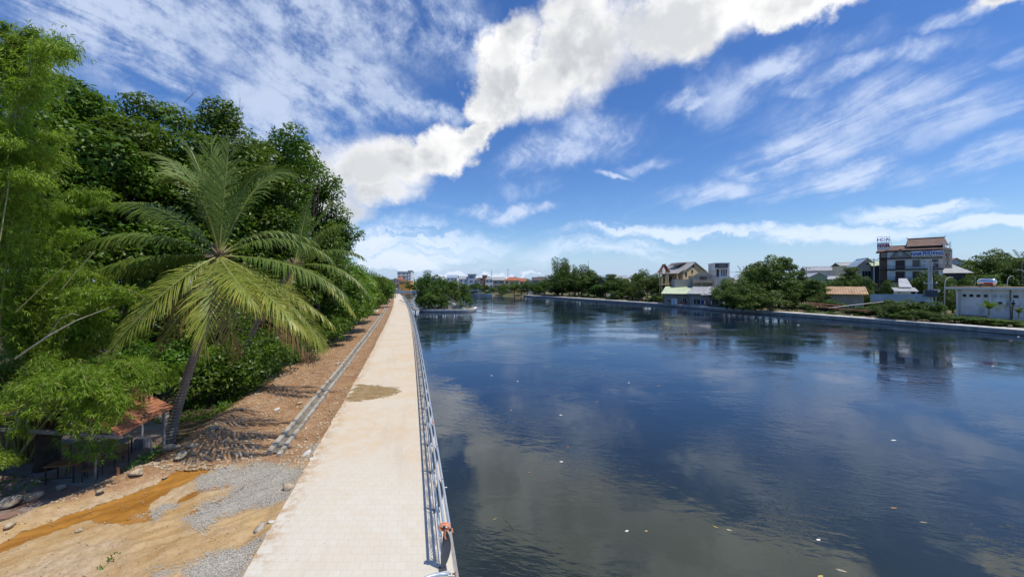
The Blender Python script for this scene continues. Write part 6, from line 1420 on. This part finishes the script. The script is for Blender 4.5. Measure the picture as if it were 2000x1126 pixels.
for k in range(34):                                         # a low far tree line closing the horizon
    px = 640+k*52; Z = 470+((k*37) % 60)
    FT.append((np.array([(px-1000)/F*Z, Z, zpx(544-((k*13) % 5), Z)*.45-.35]), 11))
    FT.append((np.array([(px-1000+26)/F*Z, Z+8, zpx(546-((k*7) % 4), Z)*.45-.35]), 9))
_o = npmesh('distant_wood', crown_leaves(FT, .9, 2.2, .6, .7, .7, np.random.default_rng(5)), 4, M['leaf_far']); tag(_o, kind='stuff')
# island
def island():
    L, R, Zf = P(813, 609, WATER), P(926, 609, WATER), 0; c = (L+R)/2; hw = (R.x-L.x)/2; root = empty('island_wall', (c.x, c.y+6, WATER), 0, 'low white concrete ring wall of the small wooded island', 'wall')
    pts = []
    n = 40
    for k in range(n): a = 2*math.pi*k/n; ex = math.copysign(abs(math.cos(a))**.45, math.cos(a)); ey = math.copysign(abs(math.sin(a))**.7, math.sin(a)); pts.append((hw*ex, 7*ey))
    def ring(o0, o1, z0, z1):
        mb = MB(); vs = []; 
        for o in (o0, o1):
            for z in (z0, z1): vs += [(x*(1-o/hw), y*(1-o/7), z) for x, y in pts]
        fs = []
        for i in range(n): j = (i+1) % n; fs += [(i, j, n+j, n+i), (2*n+j, 2*n+i, 3*n+i, 3*n+j), (n+i, n+j, 3*n+j, 3*n+i)]
        return mb.add(vs, fs)
    ring(0, .4, -1, .62).build('wall_face', M['conc_pale'], root); ring(-.12, .5, .63, .80).build('coping', M['white_trim'], root)
    w = ring(-.02, -.0, -1, .18); w.build('waterline_band', M['conc_dark'], root)
    mb = MB(); mb.prism([(x*.97, y*.96) for x, y in pts], -1, .58); o = mb.build('island_ground', M['bank']); o.location = root.location; tag(o, kind='structure')
    for a in (('broad',836,110,528,22,'tallest yellow green tree at the left end of the island'),('layer',828,113,545,15,'leaning tree on the island near the footpath side'),('broad',862,112,540,22,'central dark tree on the island'),('layer',885,109,548,20,'tree in the middle right of the island above the shack'),
              ('broad',905,112,553,15,'small tree towards the right tip of the island'),('shrub',845,107,572,22,'bush at the front left of the island'),('shrub',868,106,578,16,'dark bush in front of the island centre'),('shrub',914,109,575,11,'bush at the right tip of the island'),('shrub',832,106,580,16,'low green bush behind the left curve of the island wall'),('shrub',856,105.5,584,18,'low bush in the middle of the island front'),('shrub',900,106.5,588,9,'little bush below the tin sheets of the island shack'),('shrub',818,110,570,10,'upright bush at the left end of the island'),('broad',872,108,560,14,'rounded little tree behind the island shack'),('broad',850,118,535,22,'rear tree on the island'),('broad',890,118,546,24,'rear right tree on the island'),('shrub',822,108,585,9,'small bush at the island corner by the gangway')):
        plant(a[0], a[1], max(113.0, a[2]+6.5), a[3]-(0 if a[0] != 'shrub' else 4), a[4], a[5], z0=-.8, group='trees on the island')
    s = empty('island_shack', Q(886, 605, 112.8), .1, 'collapsed white and blue tin shack among the island trees', 'shack'); s.location.z = -.8
    mb = MB(); mb.sheet([(-1.6,.2,2.3),(.4,-.4,1.5),(.8,1.0,1.7),(-1.2,1.4,2.6)], .07); mb.sheet([(-.2,-.8,1.4),(1.6,-1.2,.5),(2.0,-.1,.7),(.2,.3,1.6)], .06); mb.build('tin_sheet', M['tin_white'], s)
    mb = MB(); mb.sheet([(.2,-1.0,1.5),(3.4,-1.3,.2),(3.6,-.6,.3),(.4,-.2,1.7)], .05); mb.build('blue_tarpaulin', M['tin_blue'], s)
    mb = MB()
    for (a, b) in (((-2,-.4,0),(-1.8,-.4,3.8)),((-.4,-.8,0),(-.6,-.6,3.0)),((-2.6,-.5,4.6),(3.0,-1.0,.8)),((1.2,-1,0),(1,-1,1.6)),((-1.4,-1,2.9),(2.2,-1.3,1.6)),((-1.0,-.9,0),(1.8,-1.2,1.9))): mb.beam(a, b, .14)
    mb.build('pole', M['timber'], s); mb = MB(); mb.bb(-1.6,-.2,-.4,.4,0,1.4); mb.build('wall', M['cream_wall'], s)
    mb = MB(); r = random.Random(4)
    g0, g1 = P(794, 588, -.2), P(816, 606, -.5)
    root = empty('gangway', (0,0,0), 0, 'narrow dark gangway running from the footpath railing down to the island', 'gangway')
    mb.beam((g0.x+.2,g0.y-10,-.2), (g1.x,g1.y,-.5), 1.3, .16, (0,0,1)); mb.build('deck', M['timber'], root)
    for s_ in (-.6, .6): m2 = MB(); m2.beam((g0.x+.2,g0.y-10+s_,.7),(g1.x,g1.y+s_,.4),.09,.09); m2.build('handrail', M['darksteel'], root)
    for f in (.25, .6, .9): m2 = MB(); x, y = g0.x+.2+(g1.x-g0.x-.2)*f, g0.y-10+(g1.y-g0.y+10)*f; m2.beam((x,y,-3),(x,y,-.3),.22,.22,(0,1,0)); m2.build('pile', M['darksteel'], root)
    root = empty('landing_stage', (0,0,0), 0, 'small fenced landing stage standing in the water beside the far railing', 'landing stage'); a = P(792, 590, -.6)
    m2 = MB(); m2.bb(a.x, a.x+3.4, a.y+14, a.y+17, -.75, -.6); m2.build('deck', M['conc_pale'], root)
    for k in range(8): m2 = MB(); m2.bb(a.x+k*.48, a.x+k*.48+.07, a.y+14, a.y+14.07, -.6, .9); m2.build('baluster', M['white_trim'], root)
    m2 = MB(); m2.bb(a.x, a.x+3.4, a.y+13.99, a.y+14.09, .9, 1.0); m2.build('handrail', M['white_trim'], root)
    for x in (a.x+.2, a.x+3.1): m2 = MB(); m2.bb(x, x+.25, a.y+15, a.y+15.25, -3, -.76); m2.build('pile', M['conc_dark'], root)
island()

# ------------------------------------------------------------ poles, lamps, cabinets, small things
def transformer():
    b = Q(1817, 600, 82); b.z = -.5; root = empty('transformer_pole', b, -.6, 'concrete double pole carrying a transformer platform and insulators', 'utility pole'); sc = 82/F
    def z(py): return zpx(py, 82)+.5
    mb = MB()
    for x in (-.22, .22): mb.tube([(x,0,0),(x*.8,0,z(512))], [.24,.16], 10)
    mb.build('pole', M['conc_pale'], root)
    mb = MB(); mb.beam((-.9,0,z(513)),(1.2,0,z(513)),.14); mb.beam((-1.0,-.1,z(553)),(1.1,-.1,z(553)),.12); mb.beam((-.7,-.1,z(518)),(.7,-.1,z(518)),.1); mb.build('crossarm', M['white_trim'], root)
    for x in (-.8, 0, .9): mb = MB(); mb.lathe([(.05,0),(.11,.08),(.06,.14),(.11,.22),(.05,.34)], 8, (x,0,z(513)+.05)); mb.build('insulator', M['darksteel'], root)
    for x in (-.9, 0, .9): mb = MB(); mb.lathe([(.05,0),(.1,.08),(.05,.14),(.1,.22),(.04,.3)], 8, (x,-.1,z(553)+.05)); mb.build('insulator', M['white_trim'], root)
    mb = MB(); mb.bb(-.95,.95,-.7,.7,z(577),z(566)); mb.build('transformer', M['darksteel'], root)
    for k in range(5): mb = MB(); mb.bb(-.8+k*.38,-.72+k*.38,-.80,-.71,z(576),z(568)); mb.build('cooling_fin', M['darksteel'], root)
    mb = MB(); mb.bb(-1.1,1.1,-.9,.9,z(579),z(577.3)); mb.build('platform', M['darksteel'], root)
    mb = MB(); mb.bb(-.7,.2,-.75,-.15,z(600),z(589)); mb.build('cabinet', M['lightgrey_wall'], root); mb = MB(); mb.bb(-.7,.35,-.75,.1,z(588.6),z(586.5)); mb.build('cabinet_roof', M['white_trim'], root)
    mb = MB(); 
    for q in range(3): mb.tube([(.3+.05*q,-.05,z(520)),(.35+.05*q,-.2,z(545)),(.5+.07*q,-.25,z(560)),(.4,-.3,z(566))], .03, 4)
    mb.build('cable', M['black'], root)
    b2 = Q(1830, 592, 81); s = empty('sign', (b2.x, b2.y, 0), -.6, 'dark red and white banner leaning beside the transformer pole', 'banner'); mb = MB(); mb.bb(-.1,.55,-.03,.03,-.3,2.6); mb.build('banner', M['wood_dark'], s); mb = MB(); mb.bb(-.35,-.11,-.04,.02,.1,2.7); mb.build('white_strip', M['white_trim'], s)
    q = Q(1832, 571, 84); mb = MB(); mb.sheet([q+Vector((-.9,0,.55)), q+Vector((-.1,.5,-.5)), q+Vector((.9,.2,.55)), q+Vector((0,.9,.75))], .05); mb.beam((q.x,q.y+.4,-.5),(q.x,q.y+.4,q.z-.3),.08,.08,(0,1,0)); o = mb.build('parasol', M['tin_white']); tag(o, 'small pale triangular canopy beside the transformer', 'canopy')
transformer()
def lamp(px, pyb, pyt, Z, dx, label):
    b = Q(px, pyb, Z); b.z = -.4; h = zpx(pyt, Z)+.4; root = empty('street_lamp', b, 0, label, 'street lamp', 'street lamps on the right bank')
    mb = MB(); mb.tube([(0,0,0),(0,0,h*.80),(dx*.10,0,h*.91),(dx*.4,0,h*.98),(dx*.8,0,h)], [.11,.08,.07,.06,.05], 8); mb.build('pole', M['conc_pale'], root, True); mb = MB(); mb.box((dx*.95,0,h-.02),(.5,.2,.1)); mb.build('lamp_head', M['white_trim'], root)
lamp(1845, 612, 541, 84, 1.5, 'curved street lamp standing left of the long white building'); lamp(1967, 600, 539, 96, 1.3, 'street lamp rising behind the flat white roof'); lamp(2004, 600, 526, 96, -2.2, 'street lamp at the right edge arching over the wood')
def pole(px, pyt, Z, label, arm=1):
    b = Q(px, 600, Z); b.z = -.5; h = zpx(pyt, Z)+.5; root = empty('utility_pole', b, -.3, label, 'utility pole', 'thin utility poles'); mb = MB(); mb.tube([(0,0,0),(0,0,h)], [.2,.12], 8); mb.build('pole', M['conc_pale'], root); mb = MB(); mb.beam((-1.1*arm,0,h-.3),(1.1*arm,0,h-.3),.12); mb.build('crossarm', M['darksteel'], root)
    for x in (-.9, .9): mb = MB(); mb.lathe([(.05,0),(.1,.08),(.05,.14),(.1,.2),(.04,.28)], 6, (x*arm,0,h-.25)); mb.build('insulator', M['white_trim'], root)
    return Vector((b.x, b.y, b.z+h-.1))
p1 = pole(1575, 522, 122, 'utility pole with a crossarm between the tall tree and the white block'); p2 = pole(1265, 528, 170, 'pale utility pole showing in the dark tree left of the villa'); p3 = pole(1707, 505, 118, 'dark utility pole before the annex beside the hotel')
def wire(a, b, sag, label):
    mb = MB(); mb.tube([a.lerp(b, t/10)-Vector((0,0,sag*4*(t/10)*(1-t/10))) for t in range(11)], .035, 4); o = mb.build('cable', M['black']); tag(o, label, 'cable', 'overhead cables')
wire(p1, p1+Vector((-26,14,-.4)), 1.0, 'overhead cable running left from the utility pole by the tall tree'); wire(p1, p3, 1.2, 'overhead cable from the tree side pole to the annex pole'); wire(p1+Vector((.8,0,-.5)), p3+Vector((.5,0,-1)), 1.5, 'lower overhead cable between the tree side pole and annex pole'); wire(p3, Q(1817,514,82), 1.5, 'overhead cable from the annex pole to the transformer pole')
# debris on the right bank
def debris():
    for i, (a, b, Z, r_, m, lab) in enumerate([((1570,590),(1650,598),96,.16,'rust','long rusty pipe lying along the bank beside the debris'),((1580,594),(1640,603),94,.16,'rust','second rusty pipe lying below the first'),((1618,601),(1732,588),92,.14,'conc_pale','long pale board laid over the rusty scrap'),((1640,603),(1700,607),88,.14,'rust','short rusty pipe near the light green bush')]):
        p, q = Q(*a, Z), Q(*b, Z-3); p.z = max(p.z, -.1); q.z = max(q.z, -.1); mb = MB()
        if m == 'rust': mb.tube([p, q], r_, 8)
        else: mb.beam(p, q, .5, .1)
        o = mb.build('pipe' if m == 'rust' else 'board', M[m]); tag(o, lab, 'pipe' if m == 'rust' else 'board')
    r = np.random.default_rng(5); pts = []; sz = []
    for k in range(700):
        i = r.integers(8, len(BPTS)-3); o = 3.7+abs(r.normal())*1.6; p, n = BPTS[i], BN[i]; x, y = p.x+n.x*o+r.normal()*1.2, p.y+n.y*o+r.normal()*1.2
        pts.append((x, y, -.45+.05*o)); sz.append(.08+.35*r.random()**3)
    scatter_rocks('rubble', pts, sz, M['rock'], 7)
    for (px, py, s, m, lab) in ((1722,618,.9,'conc_pale','grey concrete slab lying on the coping below the light green bush'),(1745,620,.8,'rock','brownish slab leaning on the coping'),(1762,619,.6,'tan_wall','yellowish block at the right end of the slabs on the coping'),(1655,612,.8,'rock_grey','boulder on the bank below the rusty shed'),(1590,606,.9,'tan_wall','sandy lump in front of the debris')):
        V, Fc = ROCKS2[int(px) % 5]; p = P(px, py, -.5); o = npmesh('slab', V*np.array([1,1,.6]), 3, M[m], faces=Fc); o.location = p+Vector((1.2,1.2,.2)); o.scale = (s,)*3; tag(o, lab, 'slab')
    # grass along the coping
    pts = []
    for k in range(620):
        i = r.integers(3, len(BPTS)-2); o = 3.8+abs(r.normal())*2.6; p, n = BPTS[i], BN[i]; pts.append((p.x+n.x*o, p.y+n.y*o, -.55, .35+.6*r.random()))
    weeds('bank_grass', pts, .32, 'leaf_far', 71, kind='stuff', per=8)
    pts = [(x, y, -.7, .5+.6*r.random()) for x, y in [(-12+20*(r.random()), 236+r.random()*8) for _ in range(30)]]
debris()
def banana(px, Z, py, h, label):
    b = Q(px, py, Z); root = empty('banana_plant', b, 0, label, 'banana plant', 'banana plants on the right bank'); r = random.Random(int(px)); mb = MB(); mb.tube([(0,0,-.3),(0,0,h*.25)], [.14,.09], 8); mb.build('stem', M['culm'], root)
    for k in range(8):
        a = k*.79+r.random()*.4; e = r.uniform(.5,1.2); L = h*r.uniform(.5,.75); d = Vector((math.cos(a)*math.cos(e), math.sin(a)*math.cos(e), math.sin(e))); sd = Vector((-math.sin(a), math.cos(a), 0)); n = 6; vs = []; fs = []
        for i in range(n+1): f = i/n; c = Vector((0,0,h*.25))+d*L*f*1.15+Vector((0,0,-.45*L*f*f)); w = .30*h/3*math.sin(math.pi*min(1, f*.93+.07))**.6; vs += [c-sd*w+Vector((0,0,.06)), c, c+sd*w+Vector((0,0,.06))]
        for i in range(n): fs += [(3*i,3*i+1,3*i+4,3*i+3),(3*i+1,3*i+2,3*i+5,3*i+4)]
        m = MB(); m.add(vs, fs); m.build('leaf', M['leaf_far'], root)
banana(1932, 76, 613, 4.0, 'dark banana plant against the white waterside wall'); banana(1058, 226, 572, 5.0, 'banana plant at the far end of the wall'); banana(1990, 74, 618, 2.6, 'small banana plant at the right edge by the wall')
mb = MB(); mb.tube([Q(1976,630,75), Q(1977,608,73), Q(1980,585,73)], [.14,.1,.06], 6); o = mb.build('climbing_vine', M['darkbark']); tag(o, 'dark creeper stem climbing the white wall below the right air conditioner', 'creeper')
p = pt = Q(1445, 532, 150); 
def small_palm(px, Z, pt, label):
    b = Vector(gpt(px, Z, 0)); top = Q(px, pt+8, Z); root = empty('coconut_palm', b, 0, label, 'palm tree'); mb = MB(); mb.tube([(0,0,-.5),(.3,0,(top.z)*.5),(0,0,top.z)], [.25,.2,.16], 7); mb.build('trunk', M['palmbark'], root)
    for k in range(13):
        a = k*.483*2; e = [1.2,.6,.2][k % 3]; d = Vector((math.cos(a)*math.cos(e), math.sin(a)*math.cos(e), math.sin(e))); c = Vector((0,0,top.z)); frond(root, c, c+d*2.0+Vector((0,0,.3)), c+d*3.6+Vector((0,0,-1.4*(1.3-e))), 'frond_g', 1.3, 22, k, .6)
small_palm(1450, 150, 528, 'small distant coconut palm between the tower house and the thicket'); small_palm(1995, 110, 503, 'coconut palm among the trees at the right edge')

# floating scraps on the river
def floaters():
    spec = [(995,1024,.95,.035,-1.02,'frond_b_','long thin straw coloured reed floating near the railing end','floating_reed'),(966,1013,.30,.04,.7,'frond_b_','short reed scrap left of the long reed','floating_reed'),
     (1397,1028,.34,.10,-.8,'yel','yellow leaf floating at the lower middle','floating_leaf'),(1424,1034,.28,.2,-.4,'pal','pale crumpled leaf right of the yellow leaf','floating_leaf'),(1262,1036,.16,.14,0,'yel','small round yellow leaf beside the foam scrap','floating_leaf'),
     (1224,1036,.22,.16,.3,'wht','whitish foam scrap left of the small yellow leaf','floating_scrap'),(1598,1053,.24,.20,.2,'wht','white scrap of foam floating at the lower right','floating_scrap'),(1643,1113,.42,.2,-.5,'pal','pale withered leaf at the lower edge','floating_leaf'),(1602,1124,.3,.15,.2,'yel','yellowish leaf cut by the lower edge','floating_leaf'),
     (1745,859,.42,.22,-.1,'wht','white floating bag at the middle right','floating_scrap'),(1745,991,.36,.13,-.1,'org','orange leaf floating at the right','floating_leaf'),(1803,1019,.36,.10,-.3,'pal','pale narrow leaf below the orange leaf','floating_leaf'),
     (1096,901,.28,.2,.1,'wht','bright white scrap in the middle of the dark reflection','floating_scrap'),(1033,922,.16,.1,0,'org','tiny orange scrap left of the bright white scrap','floating_scrap'),(1095,810,.30,.16,.1,'wht','small white scrap further out','floating_scrap'),(998,800,.14,.3,0,'yel','tiny upright yellow scrap on the blue water','floating_scrap'),
     (1166,784,.4,.12,0,'org','brown leaf on the blue water','floating_leaf'),(901,766,.5,.08,0,'org','thin brown twig near the railing','floating_twig'),(1011,744,.3,.12,0,'wht','tiny white scrap above the tiny yellow one','floating_scrap'),(1109,872,.2,.1,0,'org','tiny brown leaf above the bright white scrap','floating_leaf'),
     (871,951,.16,.10,.3,'wht','white scrap close to the railing','floating_scrap'),(960,733,.3,.12,0,'wht','white speck near the top of the dark water by the path','floating_scrap'),(1989,657,.7,.35,0,'wht','white scrap below the coping at the right edge','floating_scrap'),(1559,634,.8,.4,0,'wht','white scrap by the waterline below the thicket','floating_scrap'),(1228,747,.3,.12,0,'wht','white speck left of centre on the blue water','floating_scrap'),(1287,753,.6,.06,-.1,'pal','thin pale twig on the blue water','floating_twig')]
    M['wht'] = pm('foam', (.78,.78,.76), (.65,.65,.62), 6, .6); M['yel'] = pm('yellow_leaf', (.55,.42,.10), (.45,.34,.10), 6, .6); M['pal'] = pm('withered_leaf', (.42,.38,.28), (.30,.27,.2), 6, .7); M['org'] = pm('orange_leaf', (.45,.22,.08), (.35,.17,.07), 6, .6); M['frond_b_'] = pm('reed', (.50,.36,.15), (.40,.28,.12), 4, .7)
    r = random.Random(9)
    for (px, py, L, w, a, m, lab, nm) in spec:
        L *= .62; w *= .55; p = P(px, py, WATER+.008); mb = MB(); n = 7; vs = []; fs = []
        for i in range(n+1):
            f = i/n; x = (f-.5)*L; ww = w*.5*(math.sin(math.pi*min(max(f,.04),.96))**.6)*r.uniform(.8,1.1); b = .02*math.sin(f*5)*L*2 if L > .5 else 0
            up = .012+.02*math.sin(f*3.1)*(1 if m == 'wht' else .3); vs += [(x,-ww+b,0), (x,b,up), (x,ww+b,0), (x,b,-.01)]
        for i in range(n):
            for j in range(4): k = (j+1)%4; fs.append((4*i+j, 4*i+k, 4*i+4+k, 4*i+4+j))
        fs += [(0,1,2,3)[::-1], tuple(4*n+j for j in range(4))]
        mb.add(vs, fs); o = mb.build(nm, M[m]); o.location = p; o.rotation_euler = (0,0,a); tag(o, lab, nm.replace('_',' '))
floaters()

# two pale cars and a van parked on the distant shore at the end of the path
M['car_white'] = pm('white_car_paint', (.75,.76,.78), (.70,.71,.73), 2, .3, spec=.6); M['car_silver'] = pm('silver_car_paint', (.45,.47,.50), (.42,.44,.47), 2, .3, .5); M['tyre'] = pm('tyre', (.02,.02,.02), (.03,.03,.03), 8, .8)
def car(px, Z, m, label, rz, van=False):
    r = empty('parked_car', Q(px, 550, Z), rz, label, 'car', 'cars parked on the distant shore'); r.location.z = -.2; h = 1.9 if van else 1.45
    mb = MB(); prof = [(-2.1,.35),(2.1,.35),(2.15,.8),(1.2,.95),(.6,h),(-1.5,h),(-2.1,.95)]; mb.add([(x,-.85,z) for x,z in prof]+[(x,.85,z) for x,z in prof], [tuple(range(7)), tuple(range(13,6,-1))]+[(i,7+i,7+(i+1)%7,(i+1)%7) for i in range(7)]); mb.build('body', M[m], r)
    for s_ in (-1, 1): mb = MB(); mb.add([(x, s_*.86, z) for x, z in ((-1.7,1.0),(1.0,1.0),(.55,h-.1),(-1.4,h-.1))], [(0,1,2,3)]); mb.build('side_window', M['glass'], r)
    for x in (-1.3, 1.35):
        for y in (-.8, .8): mb = MB(); mb.tube([(x,y-.1,.33),(x,y+.1,.33)], .33, 12); mb.build('wheel', M['tyre'], r)
car(763, 343, 'car_white', 'leftmost white car parked on the distant shore by the end of the path', .1); car(771, 345, 'car_white', 'white van parked right of the leftmost white car on the distant shore', 2.9, True); car(780, 344, 'car_silver', 'silver car parked below the orange house on the distant shore', .4)
